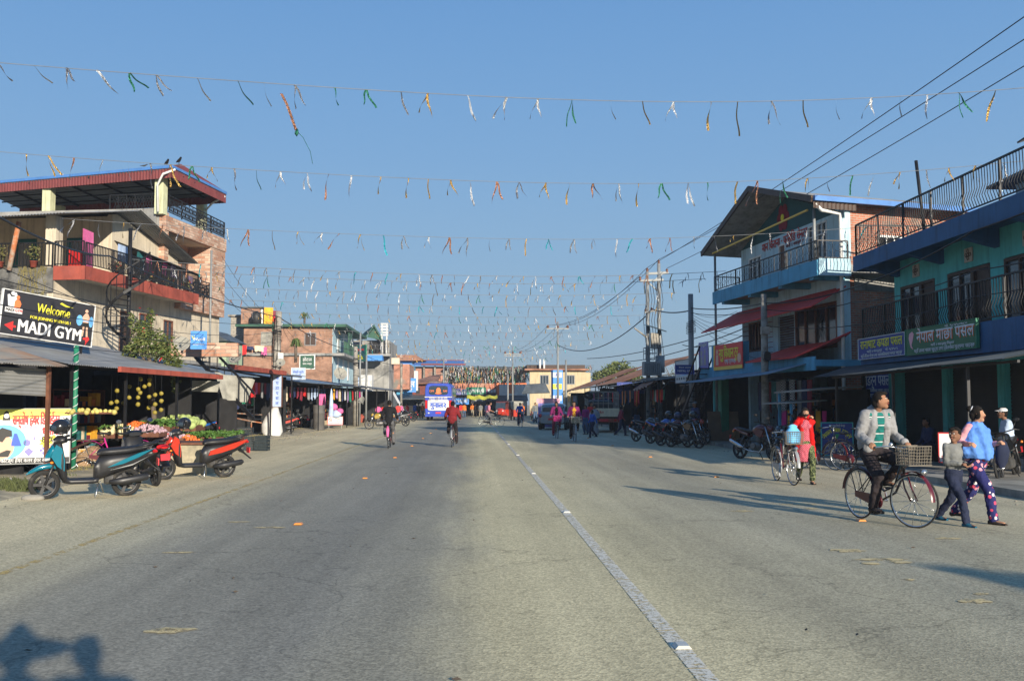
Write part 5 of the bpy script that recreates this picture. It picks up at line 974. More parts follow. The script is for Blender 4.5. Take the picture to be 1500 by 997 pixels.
# blue fish shop board on the ground
g = G(1227, 676); fb = board('fish_shop_board', 'square navy board of the fish shop leaning by the kerb behind the bicycle', 'sign', Vector((g.x, g.y, .62)), R(-12), .80, .86, .04, 'board_navy', 'teal_wall', .025)
arc = 'नेपाल माछा पसल'
parts = ['ने','पा','ल','मा','छा','प','स','ल']
for i, chh in enumerate(parts):
    a = R(150-(i+(.5 if i > 2 else 0)+(.5 if i > 4 else 0))*120/8.2); o = text(chh, .12, M('ink_yellow'), fb, (.42*math.cos(a)*.9, -.012, -.12+.36*math.sin(a)), bold=.8, width=.11); o.rotation_euler = (R(90), -(a-PI/2), 0)
flat(fb, 'fish_emblem', 'ink_green', [[(-.06,.12),(.0,.14),(.06,.12),(.02,.05),(-.01,-.02),(.02,-.1),(-.04,-.04),(-.06,.04)]])
for z, t_, wd_ in ((.36,'माछा मासु िबक्री केन्द्र',.42),(-.12,'मादी ३ बसन्तपुर',.3),(-.19,'यहाँ ताजा माछा तथा मासु पाइन्छ',.7),(-.26,'होम डेिलभरी सुिवधा',.5),(-.33,'पार्टी तथा भोजका लािग',.62)): text(t_, .055, M('ink_white'), fb, (0,-.012,z), bold=.5, width=wd_)
k = MB(); k.beam((-.35,.04,-.62),(-.35,.04,-.44),.04); k.beam((.35,.04,-.62),(.35,.04,-.44),.04); k.beam((-.35,.05,-.1),(-.35,.4,-.62),.03); k.build('leg', M('black_iron'), fb)
# plywood sheet
pw = MB().box(-.62,.62,0,.03,0,1.2).build('plywood_sheet', mat('plywood', (.20,.13,.085), .8, var=.2), loc=G(1062,650)+Vector((0,0,.1)), rot=(R(-12),0,R(3))); tag(pw, 'brown plywood sheet leaning at the open gate', 'board')
# gate / shed with the parked vehicle between, dark
D = Frame(9.9, 53.5, -90)
def shed2(name, label, fr, x0, x1, depth, zf, zb, over, roof, posts=(), wallm='dark_inside', pitch=.1, rag=.05, y0=0, sag=.03): return shed(name, label, 'shop', fr, x0, x1, depth, zf, zb, over, roof, wallm, posts, pitch=pitch, rag=rag, y0=y0, sag=sag)
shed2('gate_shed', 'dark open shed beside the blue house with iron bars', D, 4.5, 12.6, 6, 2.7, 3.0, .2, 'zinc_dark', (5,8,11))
gt = MB()
for i in range(16): x = 8.5+i*.25; gt.beam((x,-.5,.1),(x,-.5,2.5),.03)
for z in (.3,1.3,2.4): gt.beam((8.4,-.5,z),(12.4,-.5,z),.045)
tag(gt.build('iron_gate', M('black_iron'), loc=D.o, rz=D.a), 'tall black iron bar gate in front of the dark shed', 'gate')
ws = board('white_sign', 'white sign board with a row of small pictures on the stair frame', 'sign', D.w(9.9,-.7,3.0), R(-88), 2.6, .98, .05, 'cloth_white', 'black_iron', .03); text('सुपर प्रिन्ट हाउस', .16, M('ink_grey'), ws, (0,-.012,.15), bold=.3, width=1.7); flat(ws, 'tool_pictures', 'ink_black', [[(-1.1+.42*i,-.35),(-.9+.42*i,-.37),(-.85+.42*i,-.28),(-1.05+.42*i,-.25)] for i in range(6)]); flat(ws, 'blue_swash', 'ink_sky', [[(-1.2,-.2),(.6,-.14),(1.2,-.05),(1.2,-.09),(.6,-.19)]])
bs_ = board('blue_hanging_sign', 'small blue hanging sign on the grey pole', 'sign', atY(1003,541,41.5), R(-4), .78, .38, .05, 'board_navy', 'ink_violet', .012); text('NEPAL LIFE', .09, M('ink_white'), bs_, (0,-.012,-.06), bold=.5, width=.6); text('नेपाल लाइफ', .06, M('ink_white'), bs_, (0,-.012,.08), bold=.4, width=.5)
shed2('toy_stall', 'stall of bright toys and packets under a tattered brown sheet', D, -.5, 4.4, 5, 2.75, 3.6, .9, 'zinc_dark', (0,2,4)); 
tb = MB(); tb.corr((-.2,-1.3,2.3),(4.3,-1.3,2.45),(4.3,-.7,2.8),(-.2,-.7,2.7),.9,.06,0,3,.05); tag(tb.build('brown_awning_cloth', M('rust_roof'), loc=D.o, rz=D.a), 'tattered brown and blue cloth hung under the stall roof edge', 'awning')
D2 = Frame(9.4, 66, -90); shed2('packet_shop', 'long row shop with grey sheet awning behind the parked motorcycles', D2, -.5, 11.5, 5, 2.7, 3.6, .6, 'zinc_dark', (0,3,6,9))
D3 = Frame(9.6, 80, -90); shed2('rust_roof_shop', 'shop with a broad rusty sheet roof behind the caged truck', D3, -.5, 13, 7, 2.85, 4.1, .9, 'zinc', (0,3.5,7,10.5))
rr = MB(); rr.corr((-1,.2,3.0),(14,.2,3.0),(14,6,5.1),(-1,6,5.1),.15,.02,0,4,.05,.1); tag(rr.build('rusty_roof', M('rust_roof'), loc=D3.o, rz=D3.a), 'broad red brown rusty roof above the truck', 'roof')
D4 = Frame(9.2, 100, -90); shed2('far_rust_shop', 'far shop with rusty sloping roof and pale awning right of the auto rickshaws', D4, -.5, 15, 7, 2.7, 3.9, 1.2, 'zinc', (0,4,8,12)); rr = MB(); rr.corr((-1,.2,2.9),(16,.2,2.9),(16,6,5.0),(-1,6,5.0),.15,.02,0,4,.05,.1); tag(rr.build('rusty_roof', M('rust_roof'), loc=D4.o, rz=D4.a), 'rusty roof of the far shop left of the cream building windows', 'roof')
for i, (px, lb) in enumerate(((915,'blue shop sign on the awning left of its two neighbours'),(940,'blue shop sign standing in the middle above the awning'),(972,'dark blue shop sign nearest the transformer'))):
    t = board('awning_sign', lb, 'shop sign', atY(px, 568 if i < 2 else 572, 62), R(-3), .95 if i != 1 else .85, .72, .05, 'board_navy', None, group='blue signs above the row shop'); text(['किव पसल','सुन चाँदी','होटल'][i], .2, M('ink_violet'), t, (0,-.012,.1), bold=.5, width=.7); text('मादी ३ बसन्तपुर', .09, M('ink_violet'), t, (0,-.012,-.16), bold=.4, width=.65)
ys = board('pole_sign', 'tall narrow blue and white sign on the far grey pole', 'sign', atY(816,568,86), 0, 1.0, 3.1, .08, 'board_sky', None)
for i, ch in enumerate(('औ','ष','िध')): flat(ys, 'white_patch', 'ink_white' if i != 1 else 'ink_yellow', [[(-.42,.9-i*1.0),(.42,.9-i*1.0),(.42,1.35-i*1.0),(-.42,1.35-i*1.0)]], -.004); text(ch, .35, M('ink_blue'), ys, (0,-.02,1.12-i*1.0), bold=.6)
BR = ['yellow_cloth','pink_cloth','white_cloth','green_cloth','red_cloth2','pale_blue_cloth','lilac_cloth']
goods(D, -.2, 4.2, -.4, 2.3, 12, 'in the bright packet stall behind the motorcycles', BR, (.25,.4), (.4,.9)); goods(D2, 0, 11, -.2, 2.35, 18, 'hanging in the row shop behind the parked motorcycles', DK+['red_cloth2','orange_cloth'], (.3,.5), (.5,1.0)); goods(D3, 1, 12, -.2, 2.4, 12, 'hanging in the shop behind the truck', DK+['pink_cloth'], (.3,.5), (.6,1)); goods(D4, 1, 14, -.2, 2.3, 12, 'hanging in the far rusty roofed shop', CL, (.3,.5), (.6,1))
for a_ in ((D,-.3,4.0,2.0,'bright packet shelf behind the motorcycles'),(D2,.2,5.5,2.0,'near shelf in the row shop'),(D2,6,11,2.0,'far shelf in the row shop'),(D3,1,12,2.2,'shelf in the shop behind the truck'),(B,1.6,4.4,1.6,'shelf in the dark shop left of the slim pole'),(B,5.2,8.8,1.6,'shelf in the clothes shop under the blue house')): stock(*a_, seed=len(a_[4]))
# ================================================================= poles on the right
g = G(1125, 665); q = cpole(9.75, 33, 5.2, .15, .1, 'slim concrete pole in front of the blue house', z0=.05, cat='utility pole')
mb = MB(); mb.loft([(-.13,0,.12,.16),(.05,0,.13,.17),(.1,0,.1,.13)], 12, 3); mb.build('meter', M('black_iron'), q, loc=(0,-.2,3.1)); 
cr = MB(); cr.box(-.14,.14,-.2,.0,3.85,4.1); cr.build('junction_box', M('concrete_pole'), q)
q2 = cpole(9.25, 42, 6.25, .14, .11, 'grey steel pole beside the small blue hanging sign', 'steel_pole')
tr2 = MB()
for i in range(6): tr2.torus((0,0,4.6+i*.09),(random.uniform(-.3,.3),.2,1),.2,.012,12,4)
tr2.build('cable_loop', M('black_iron'), q2)
# transformer on twin poles
Yt = 53.0
tp_ = T('transformer_station', 'grey transformer on twin steel poles with crossarms and lamp panel', 'transformer', (9.6, Yt, 0)); Z = lambda py: atY(960, py, Yt).z; X_ = lambda px: atY(px, 500, Yt).x-9.6
for px, top in ((949,398),(966,386)): MB().cyl((X_(px),0,0),(X_(px),0,Z(top)),.13,.09,n=12).build('steel_mast', M('steel_pole'), tp_)
ca = MB(); ca.beam((X_(938),-.1,Z(412)),(X_(972),-.1,Z(410)),.1,.12); ca.beam((X_(950),.0,Z(401)),(X_(980),.0,Z(399)),.1,.12); ca.beam((X_(952),0,Z(415)),(X_(966),0,Z(428)),.06); ca.beam((X_(966),0,Z(404)),(X_(957),0,Z(414)),.05); ca.beam((X_(966),0,Z(404)),(X_(975),0,Z(400)),.05); ca.beam((X_(944),-.1,Z(458)),(X_(972),-.1,Z(453)),.07); ca.build('crossarm', M('steel_pole'), tp_)
for px, py in ((938,409),(949,396),(966,384),(978,397),(946,456),(955,454)): MB().lathe((X_(px),-.1 if px < 945 else 0,Z(py)-.1), [(0,0),(.05,0),(.08,.06),(.04,.1),(.08,.15),(.05,.2),(0,.26)], 10).build('insulator', M('brown_wood'), tp_)
tk = MB(); tk.box(X_(951)-.42, X_(951)+.5, -.7, -.1, Z(550), Z(530)); 
for i in range(9): tk.box(X_(951)-.40+i*.1, X_(951)-.36+i*.1, -.8, -.7, Z(548), Z(532))
tk.lathe((X_(951)+.5,-.4,Z(546)), [(0,0),(.25,0),(.25,.9),(0,.92)], 12); tk.build('transformer_tank', M('steel_pole'), tp_)
cgb = MB()
for x in (X_(942), X_(958)):
    for y in (-.8, -.1): cgb.beam((x,y,Z(527)),(x,y,Z(510)),.03)
for z in (Z(510), Z(518), Z(527)): cgb.beam((X_(942),-.8,z),(X_(958),-.8,z),.03); cgb.beam((X_(942),-.1,z),(X_(958),-.1,z),.03); cgb.beam((X_(942),-.8,z),(X_(942),-.1,z),.03)
cgb.build('fuse_cage', M('steel_pole'), tp_)
pf = MB(); pf.beam((X_(938),-.5,Z(556)),(X_(985),-.5,Z(553)),.08,.12); pf.beam((X_(940),.3,Z(556)),(X_(985),.3,Z(553)),.08,.12); pf.beam((X_(966),-.1,Z(572)),(X_(980),-.4,Z(555)),.06); pf.beam((X_(950),-.1,Z(572)),(X_(940),-.4,Z(556)),.06); pf.build('platform', M('steel_pole'), tp_)
sp_ = MB(); sp_.sheet((X_(943),-.9,Z(477)),(X_(973),-.7,Z(486)),(X_(975),.5,Z(482)),(X_(946),.4,Z(474)), .06); sp_.build('solar_panel', M('glass_dark'), tp_); la = MB(); la.beam((X_(950),0,Z(496)),(X_(928),-.3,Z(481)),.07); la.box(X_(955)-.1,X_(955)+.3,-.3,-.05,Z(510),Z(488)); la.build('lamp_arm', M('concrete_pole'), tp_)
hg = MB()
for i in range(7): x = X_(944+i*4); hg.tube([(x,0,Z(412)),(x+.1,-.2,Z(440)),(x-.1,-.3,Z(470)),(x+.1,-.3,Z(520))], .014, 4)
hg.build('hanging_leads', M('black_iron'), tp_)
# far poles
def tpole(px, top, Y, arms, lab, h0=.11):
    p = atY(px, top, Y); t = T('utility_pole', lab, 'utility pole', (p.x, Y, 0), 0, 'grey poles along the right side'); MB().cyl((0,0,0),(0,0,p.z),h0,h0*.7,n=8).build('shaft', M('steel_pole'), t)
    if arms:
        a = MB()
        for dz in arms: a.beam((-.95,0,p.z-dz),(.95,0,p.z-dz),.1,.1)
        a.build('crossarm', M('steel_pole'), t)
        for x in (-.85, 0, .85): MB().lathe((x,0,p.z-arms[0]+.05), [(0,0),(.09,0),(.13,.12),(.07,.2),(0,.3)], 8).build('insulator', M('brown_wood'), t)
    return p
P817 = tpole(817, 471, 85, (.6,), 'tall grey pole with one crossarm above the blue and white sign'); P829 = tpole(829, 527, 82, (), 'short grey pole just right of the crossarm pole'); P751 = tpole(751, 508, 112, (.8,1.0), 'distant grey pole with three brown insulators'); tpole(744, 548, 108, (), 'short distant grey pole left of the insulator pole'); tpole(650, 524, 118, (), 'distant thin pole rising behind the bus')
# distant roadside posts on the left
for px, top, Y, lb in ((588,532,104,'rough wooden pole before the bright blue sign'),(528,487,75,'white pipe post in front of the grey gable house'),(537,520,72,'second white post carrying the far left awning')): p = atY(px, top, Y); MB().cyl((0,0,0),(0,0,p.z),.13 if px == 588 else .07,n=8).build('post', M('concrete_pole' if px == 588 else 'steel_pole'), loc=(p.x, Y, 0)); tag(bpy.data.objects[sorted([o.name for o in sc.objects if o.name.startswith('post') and o.parent is None])[-1]], lb, 'pole')
# ================================================================= brick house left, mid distance (camera facing brick, blue street side)
Y0 = 82.0
p0, p1 = atY(357, 500, Y0), atY(487, 500, Y0); bw_ = p1.x-p0.x
bk = T('brick_house', 'orange brick house with light blue street side and green roof edge', 'house', (p0.x, Y0, 0), 0); zz = lambda py, Y=Y0: atY(420, py, Y).z
xx = lambda px: atY(px, 500, Y0).x-p0.x
w = MB(); wall(w, 0, bw_, 0, zz(479), 0, .2, [(xx(382),xx(400),zz(506),zz(486)),(xx(446),xx(463),zz(506),zz(487))]); w.box(0,.2,.2,12,0,zz(479)); w.build('wall', M('brick_orange'), bk)
w = MB(); w.box(bw_-.2, bw_+.03, .02, 14, 0, zz(479)); w.build('street_wall', M('light_blue_wall'), bk)
sl = MB(); sl.box(-.6, bw_+1.2, -.5, 15, zz(479), zz(475)); sl.build('roof_slab', M('dull_green'), bk); sl = MB(); sl.box(-.2, bw_+1.0, -.25, 14, zz(521), zz(517)); sl.build('floor_slab', M('grey_cement'), bk)
window(bk, xx(382), xx(400), zz(506), zz(486), 0, 2, 'grey_cement', 'tarp_grey'); window(bk, xx(446), xx(463), zz(506), zz(487), 0, 2, 'grey_frame', 'dark_wood')
ar = MB(); z0 = zz(517)
rail(ar, [(bw_+.95,0,z0),(bw_+.95,13,z0)], 1.0, .3, .03); ar.build('balcony_railing', M('dull_green'), bk)
mb = MB(); mb.box(bw_+.9, bw_+1.0, 3, 5, z0, z0+1.9); mb.build('green_panel', M('dull_green'), bk)
for y in (2.5, 6, 9.5):
    for z in (z0+.2, .9+z0-2.9):
        d = MB(); d.box(bw_+.03, bw_+.08, y, y+1.0, z, z+1.9); d.build('door', M('white_frame'), bk)
tr = MB(); tr.box(xx(344), xx(373), 2, 9, zz(475), zz(448)); tr.box(xx(373)+.02, xx(373)+.1, 2.2, 3.2, zz(475), zz(450)); tr.build('roof_room', M('brick_orange'), bk); MB().box(xx(343), xx(376), 1.8, 9.2, zz(448), zz(446)).build('room_roof', M('zinc_dark'), bk); MB().box(xx(374), xx(377), 1.9, 2.0, zz(474), zz(450)).build('white_doorpost', M('white_frame'), bk)
sh_ = MB().box(xx(320), xx(344), 4, 11, 0, zz(458)).build('side_wall', M('block_wall'), bk); MB().box(xx(316), xx(345), 3.8, 11.2, zz(458), zz(455)).build('side_roof', M('concrete_pole'), bk)
wt = MB().lathe((0,0,0), [(0,0),(.42,0),(.42,.9),(.3,1.05),(.16,1.1),(.16,1.18),(0,1.18)], 20); o = wt.build('water_tank', M('ink_black'), loc=(p0.x+xx(371), Y0+1, zz(475))); tag(o, 'black round water tank on the brick house roof', 'water tank')
def quick(name, lab, cat, px0, px1, py0, py1, Y, dpt, m, grp=None):
    a, b = atY(px0, py1, Y), atY(px1, py0, Y); mb = MB(); mb.box(0, b.x-a.x, 0, dpt, 0, b.z-a.z); return tag(mb.build(name, M(m), loc=a), lab, cat, grp)
for px, py, wd_, dr, c, lb in ((387,450,13,30,'yellow_cloth','bright yellow sheet drying on the brick house roof'),(400,455,10,12,'maroon_cloth','dark red cloth on the roof line beside the yellow sheet'),(396,462,10,14,'red_cloth2','red white cloth low on the roof line'),(337,499,12,20,'maroon_cloth','dark red cloth at the left end of the lower washing line'),(349,505,12,16,'red_cloth2','red garment on the lower washing line'),(338,511,8,10,'white_cloth','white garment on the lower washing line'),(362,507,9,5,'navy_cloth','dark small clothes on the lower washing line'),(373,506,14,9,'cream_cloth','cream cloth on the lower washing line'),(383,508,8,12,'pink_cloth','pink trousers at the right end of the lower line'),(331,497,6,7,'yellow_cloth','yellow cloth by the potted palm')):
    Y = Y0-.6 if py > 490 else Y0+1.5; a = atY(px, py, Y); s_ = Y/FPX; cloth('laundry_cloth', lb, a, a+Vector((wd_*s_,0,-.03)), dr*s_, c, group='laundry on the brick house', seed=px)
def cyc(px, py0, py1, Y, lab, r=.8):
    b = atY(px, py1, Y); h = atY(px, py0, Y).z-b.z; t = T('palm_plant', lab, 'potted plant', b, 0, 'palm plants on roofs'); MB().cyl((0,0,0),(0,0,h*.6),.09,n=8).build('trunk', M('bark'), t); f = MB()
    for i in range(16): a = 2*PI*i/16+random.uniform(-.2,.2); q = r*random.uniform(.6,1); f.beam((0,0,h*.6),(q*.5*math.cos(a),q*.5*math.sin(a),h*.6+.35*random.random()+.1),.07,.02); f.beam((q*.5*math.cos(a),q*.5*math.sin(a),h*.6+.35),(q*math.cos(a),q*math.sin(a),h*.6-.1),.05,.02)
    f.build('fronds', M('leaf_mid'), t)
cyc(446, 458, 474, Y0+3, 'dark palm silhouette on the brick house roof', .5); cyc(433, 488, 531, 60, 'small palm in a concrete tub before the brick house', .45)
fr = board('roof_sign', 'weathered white framed board leaning on the shop roof by the brick house', 'sign', atY(450,530,66), R(-4), .92, .85, .05, 'dull_green', 'white_frame', .06); text('होटल', .22, M('ink_white'), fr, (0,-.012,.15), bold=.4, width=.6); text('खाना नास्ता', .12, M('ink_white'), fr, (0,-.012,-.12), bold=.4, width=.6)
fr = board('roof_sign', 'tilted white and blue board on the red beam roof', 'sign', atY(437,547,54), R(-6), .75, .6, .05, 'pale_blue_cloth', 'white_frame', .02); text('फेन्सी स्टोर', .13, M('ink_blue'), fr, (0,-.012,.08), bold=.4, width=.6); text('मादी', .1, M('ink_blue'), fr, (0,-.012,-.1), bold=.4, width=.3)
# ---- grey gable house behind
Y1 = 98.0; p = atY(507, 500, Y1); gh = T('gable_house', 'grey cement house with dark green gable roof and white roof sign', 'house', (p.x, Y1, 0)); zg = lambda py: atY(540, py, Y1).z; xg = lambda px: atY(px, 500, Y1).x-p.x
w = MB(); w.box(0, xg(570), .4, 10, 0, zg(498)); w.box(xg(540), xg(574), -1.2, .4, zg(522), zg(519)); w.build('wall', M('grey_cement'), gh)
MB().box(xg(541), xg(556), .3, .41, zg(519), zg(500)).build('opening', M('dark_inside'), gh)
r = MB(); r.sheet((xg(512),-.6,zg(478)),(xg(550),-.6,zg(476)),(xg(560),9,zg(476)),(xg(505),9,zg(478)),.1) if 0 else None
ap_ = (xg(549), -.7, zg(476)); r.sheet((xg(535),-.7,zg(495)), ap_, (xg(520),9,zg(476)), (xg(503),9,zg(493)), .1); r.sheet(ap_, (xg(562),-.7,zg(500)), (xg(556),9,zg(500)), (xg(522),9,zg(476)), .1); r.build('gable_roof', M('dull_green'), gh)
MB().prism([(xg(538),zg(494)),(xg(558),zg(498)),(xg(549),zg(480))], -.5, -.35).build('gable_wall', M('dull_green'), gh); r = MB(); rail(r, [(xg(541),-1.2,zg(519)),(xg(574),-1.2,zg(519))], 1.0, .3, .03); r.build('railing', M('black_iron'), gh)
sgx = MB()
for i in range(5): sgx.box(xg(558),xg(569),-.4,-.3,zg(492-i*4),zg(489.5-i*4))
sgx.beam((xg(560),-.3,zg(520)),(xg(560),-.3,zg(474)),.12); sgx.beam((xg(567),-.3,zg(520)),(xg(567),-.3,zg(474)),.12); sgx.build('roof_sign_frame', M('cloth_white'), gh)
b = board('green_house_sign', 'angled green and red sign board beside the second concrete pole', 'sign', atY(529,517,80), R(-50), 1.3, 1.2, .06, 'teal_cloth', 'green_post', .05); flat(b, 'colour_patches', 'ink_red', [[(-.5,.2),(.4,.2),(.4,.35),(-.5,.35)]]); flat(b, 'yellow_patch', 'ink_yellow', [[(-.5,-.5),(.3,-.5),(.1,-.2),(-.5,-.1)]])
for px0, px1, py0, py1, Y, dpt, m, nm, lab, cat in (
 (536,560,520,528,96,1.5,'board_sky','blue_balcony_banner','blue banner with white shapes on the gable house balcony','banner'),
 (562,585,524,533,101,1,'cream_wall','painted_parapet','cream parapet with white squares beyond the gable house','parapet'),
 (545,600,533,570,104,8,'brick_red','arched_building','brown brick building with a dark opening past the gable house','building'),
 (585,612,543,572,112,1,'cloth_white','white_tarpaulin','pale tarpaulin hanging left of the bright blue sign','tarpaulin'),
 (527,545,549,574,88,1.2,'cloth_white','white_board','white panel above the far left awnings','sign'),
 (519,527,552,573,86,.3,'pale_blue_cloth','narrow_sign','narrow pale blue written sign on the far left shops','sign')): quick(nm, lab, cat, px0, px1, py0, py1, Y, dpt, m)
bs = board('bright_blue_sign', 'bright blue sign with white Nepali lettering left of the bus', 'sign', atY(595,564,106), 0, 2.1, 1.5, .1, 'board_sky', None); text('होटल', .7, M('ink_white'), bs, (.1,-.02,.1), bold=.7, width=1.6); text('मादी', .25, M('ink_white'), bs, (.2,-.02,-.5), bold=.4, width=.9)
# left far low building with people-laden balcony, red roofs
Y2 = 128.0
fb = T('terrace_building', 'long two storey building closing the street with blue roofed terrace', 'building', (atY(560,600,Y2).x, Y2, 0)); xb = lambda px: atY(px, 600, Y2).x-atY(560,600,Y2).x; zb = lambda py: atY(700, py, Y2).z
w = MB(); w.box(0, xb(655), .5, 14, 0, zb(558), 0); w.box(xb(603), xb(655), 0, .5, zb(558), zb(537), 0); w.box(xb(655), xb(772), .5, 14, 0, zb(563), 1); w.box(xb(662), xb(728), -.2, .5, zb(572), zb(561), 2); w.build('wall', [M('brick_red'), M('brick_orange'), mat('faded_red', (.48,.19,.12), .9, var=.3, c2=(.4,.3,.22), scale=.6)], fb)
w = MB(); w.box(xb(728), xb(770), -.4, .5, zb(600), zb(562)); w.build('white_storey', M('white_frame'), fb)
for a, b_ in ((733,742),(756,764)): window(fb, xb(a), xb(b_), zb(574), zb(564.5), -.4, 5, 'white_frame', 'dark_inside', .12)
w = MB(); w.box(xb(727.5), xb(771), -.46, -.4, zb(563), zb(561)); w.box(xb(727.5), xb(731), -.46, -.4, zb(590), zb(563)); w.box(xb(745), xb(753), -.46, -.4, zb(576), zb(563)); w.build('orange_trim', M('ink_orange'), fb)
r = MB(); r.sheet((xb(602),-1,zb(535)),(xb(680),-1,zb(535)),(xb(678),6,zb(525)),(xb(612),6,zb(525)),.12); r.build('blue_roof', M('blue_trim'), fb); r = MB(); r.beam((xb(617),-1.05,zb(534)),(xb(682),-1.05,zb(534)),.12,.2); r.beam((xb(612),6,zb(525)),(xb(679),6,zb(525)),.15,.2); r.build('roof_edge', M('maroon_sheet'), fb)
for px in (604,621,637,653,668): MB().box(xb(px)-.12, xb(px)+.12, -.5, -.2, zb(560), zb(534)).build('terrace_post', M('concrete_pole'), fb)
w = MB(); w.sheet((xb(653),-1.6,zb(538)),(xb(775),-1.6,zb(540)),(xb(775),10,zb(534)),(xb(653),10,zb(533)),.15); w.build('dark_sheet_roof', M('zinc_dark'), fb); w = MB(); w.box(xb(655), xb(772), 3, 3.2, zb(562), zb(536)); w.build('terrace_back_wall', M('dark_inside'), fb)
r = MB(); rail(r, [(xb(656),-.1,zb(561)),(xb(771),-.1,zb(561))], 1.0, .35, .03); r.build('terrace_railing', M('black_iron'), fb)
w = MB(); w.sheet((xb(655),-2.6,zb(586)),(xb(772),-2.6,zb(586)),(xb(772),.4,zb(576)),(xb(655),.4,zb(576)),.1); w.build('street_awning', M('zinc_dark'), fb); w = MB(); w.box(xb(655), xb(772), .3, .45, 0, zb(588)); w.box(0, xb(655), .3, .45, 0, zb(588)); w.build('dark_shopfronts', M('dark_inside'), fb)  # flat dark boxes whose colour gives the shade inside the shops
for i, (px0, px1, py0, py1, m, lb, tx) in enumerate(((683,712,567,578,'green_cloth','lime green and white shop sign high on the closing building','सुलभ फेन्सी'),(690,712,577,591,'board_black','black sign with white lettering under the lime sign','मादी मोबाइल'),(668,687,583,592,'board_sky','blue and white sign right of the bus','फार्मेसी'),(668,675,569,578,'ink_violet','small purple sign right of the bus roof','चस्मा'),(676,684,570,578,'pale_blue_cloth','small pale blue sign beside the purple sign','कम्प्युटर'),(596,602,552,558,'board_sky','tiny blue sign at the far left','पसल'))):
    a, b_ = atY(px0, py1, Y2-2.8), atY(px1, py0, Y2-2.8); t = board('street_sign', lb, 'shop sign', (a+b_)/2, 0, b_.x-a.x, b_.z-a.z, .1, m, None, group='signs on the closing building'); text(tx, (b_.z-a.z)*.5, M('ink_white'), t, (0,-.02,0), bold=.6, width=(b_.x-a.x)*.8)
t = MB(); t.corr((0,-1.5,0),(3.6,-1.5,.1),(3.6,1,.5),(0,1,.45),1.2,.1,0,2,.1); tag(t.build('yellow_awning', M('ink_yellow'), loc=atY(684,578,118)-Vector((0,0,.5))), 'yellow awning cloth beside the black sign', 'awning')
rgx = random.Random(9)
for i in range(15):
    px = 664+i*4.2; a = atY(px, 569+rgx.uniform(0,2), Y2-1); c = rgx.choice(['white_cloth','pink_cloth','red_cloth2','white_cloth','orange_cloth','white_cloth']); o = cloth('laundry_cloth', c.replace('_cloth2','').replace('_cloth','')+' cloth drying along the front of the closing building', a, a+Vector((.3,0,0)), rgx.uniform(.4,.9), c, group='laundry on the closing building, '+c.split('_')[0], seed=i)
# further roofs at the far left: red-brown roof and blue wall
quick('far_blue_wall','bright blue wall under a red roof at the far left','building',576,604,528,535,132,6,'board_sky'); m_ = MB(); m_.prism([(-3.0,0),(3.2,0),(1.8,.75),(-1.8,.75)], 0, 6); tag(m_.build('far_red_roof', M('rust_roof'), loc=atY(588,528,131)), 'low red brown roof above the bright blue wall', 'roof')
quick('far_block','far grey and blue balcony block left of the terrace building','building',572,606,535,600,124,8,'mid_blue')
# red brick mini building left of bus
mb = T('red_shop_house', 'small dark red shop house directly left of the bus', 'building', (atY(604,600,116).x, 116, 0)); zc = lambda py: atY(620, py, 116).z; xc = lambda px: atY(px, 600, 116).x-atY(604,600,116).x
w = MB(); wall(w, 0, xc(628), 0, zc(560), 0, .3, [(xc(609),xc(615),zc(577),zc(567))]); w.build('wall', mat('old_red_wall', (.17,.05,.04), .9, var=.3), mb); window(mb, xc(609), xc(615), zc(577), zc(567), 0, 3, 'dark_wood'); w = MB(); w.sheet((-1,-.8,zc(562)),(xc(640),-.8,zc(560)),(xc(644),5,zc(546)),(2,5,zc(548)),.12); w.build('rusty_roof', M('rust_roof'), mb); w = MB(); w.sheet((-2.5,-3,zc(584)),(xc(626),-3,zc(584)),(xc(626),0,zc(578)),(-2.5,0,zc(578)),.08); w.build('awning', M('zinc_dark'), mb)
dk = quick('dark_shopfront','dark panel painted as the shade of a shop left of the bus','shop',588,627,585,612,115.4,.3,'dark_inside')  # dark panel, interior shade painted as colour with no room behind
# ================================================================= cream building far right of the bus
Y3 = 112.0; p = atY(776, 600, Y3); cb = T('cream_building', 'cream upper storey with two dark windows above the rusty roofs', 'building', (p.x, Y3, 0)); z3 = lambda py: atY(820, py, Y3).z; x3 = lambda px: atY(px, 600, Y3).x-p.x
w = MB(); wall(w, 0, x3(858), 0, z3(542), 0, .3, [(x3(791),x3(804),z3(563),z3(549)),(x3(830),x3(842),z3(563),z3(549))]); w.box(x3(858)-.05, x3(867), 1.2, 9, 0, z3(545)); w.build('wall', mat('pale_cream', (.50,.41,.26), .9, var=.15, scale=.5), cb)
window(cb, x3(791), x3(804), z3(563), z3(549), 0, 3, 'grey_frame', fw=.09); window(cb, x3(830), x3(842), z3(563), z3(549), 0, 3, 'grey_frame', fw=.09)
w = MB(); w.box(-.6, x3(862), -.6, 9, z3(542.5), z3(540)); w.build('roof_slab', M('rust_roof'), cb); w = MB(); w.box(-.3, x3(858), .5, 9, z3(540), z3(534)); w.build('dark_parapet', M('dark_wood'), cb)
for px in (791, 797): MB().cyl((x3(px),0,z3(541)),(x3(px),0,z3(526)),.12,n=8).build('vent_pipe', M('white_frame'), cb)
sp = MB().sheet((0,0,0),(3.0,.4,.1),(2.6,1.4,1.1),(.6,1.2,1.0),.08); tag(sp.build('dark_roof_panel', M('zinc_dark'), loc=atY(764,576,104)), 'dark tilted panel before the cream building', 'panel')
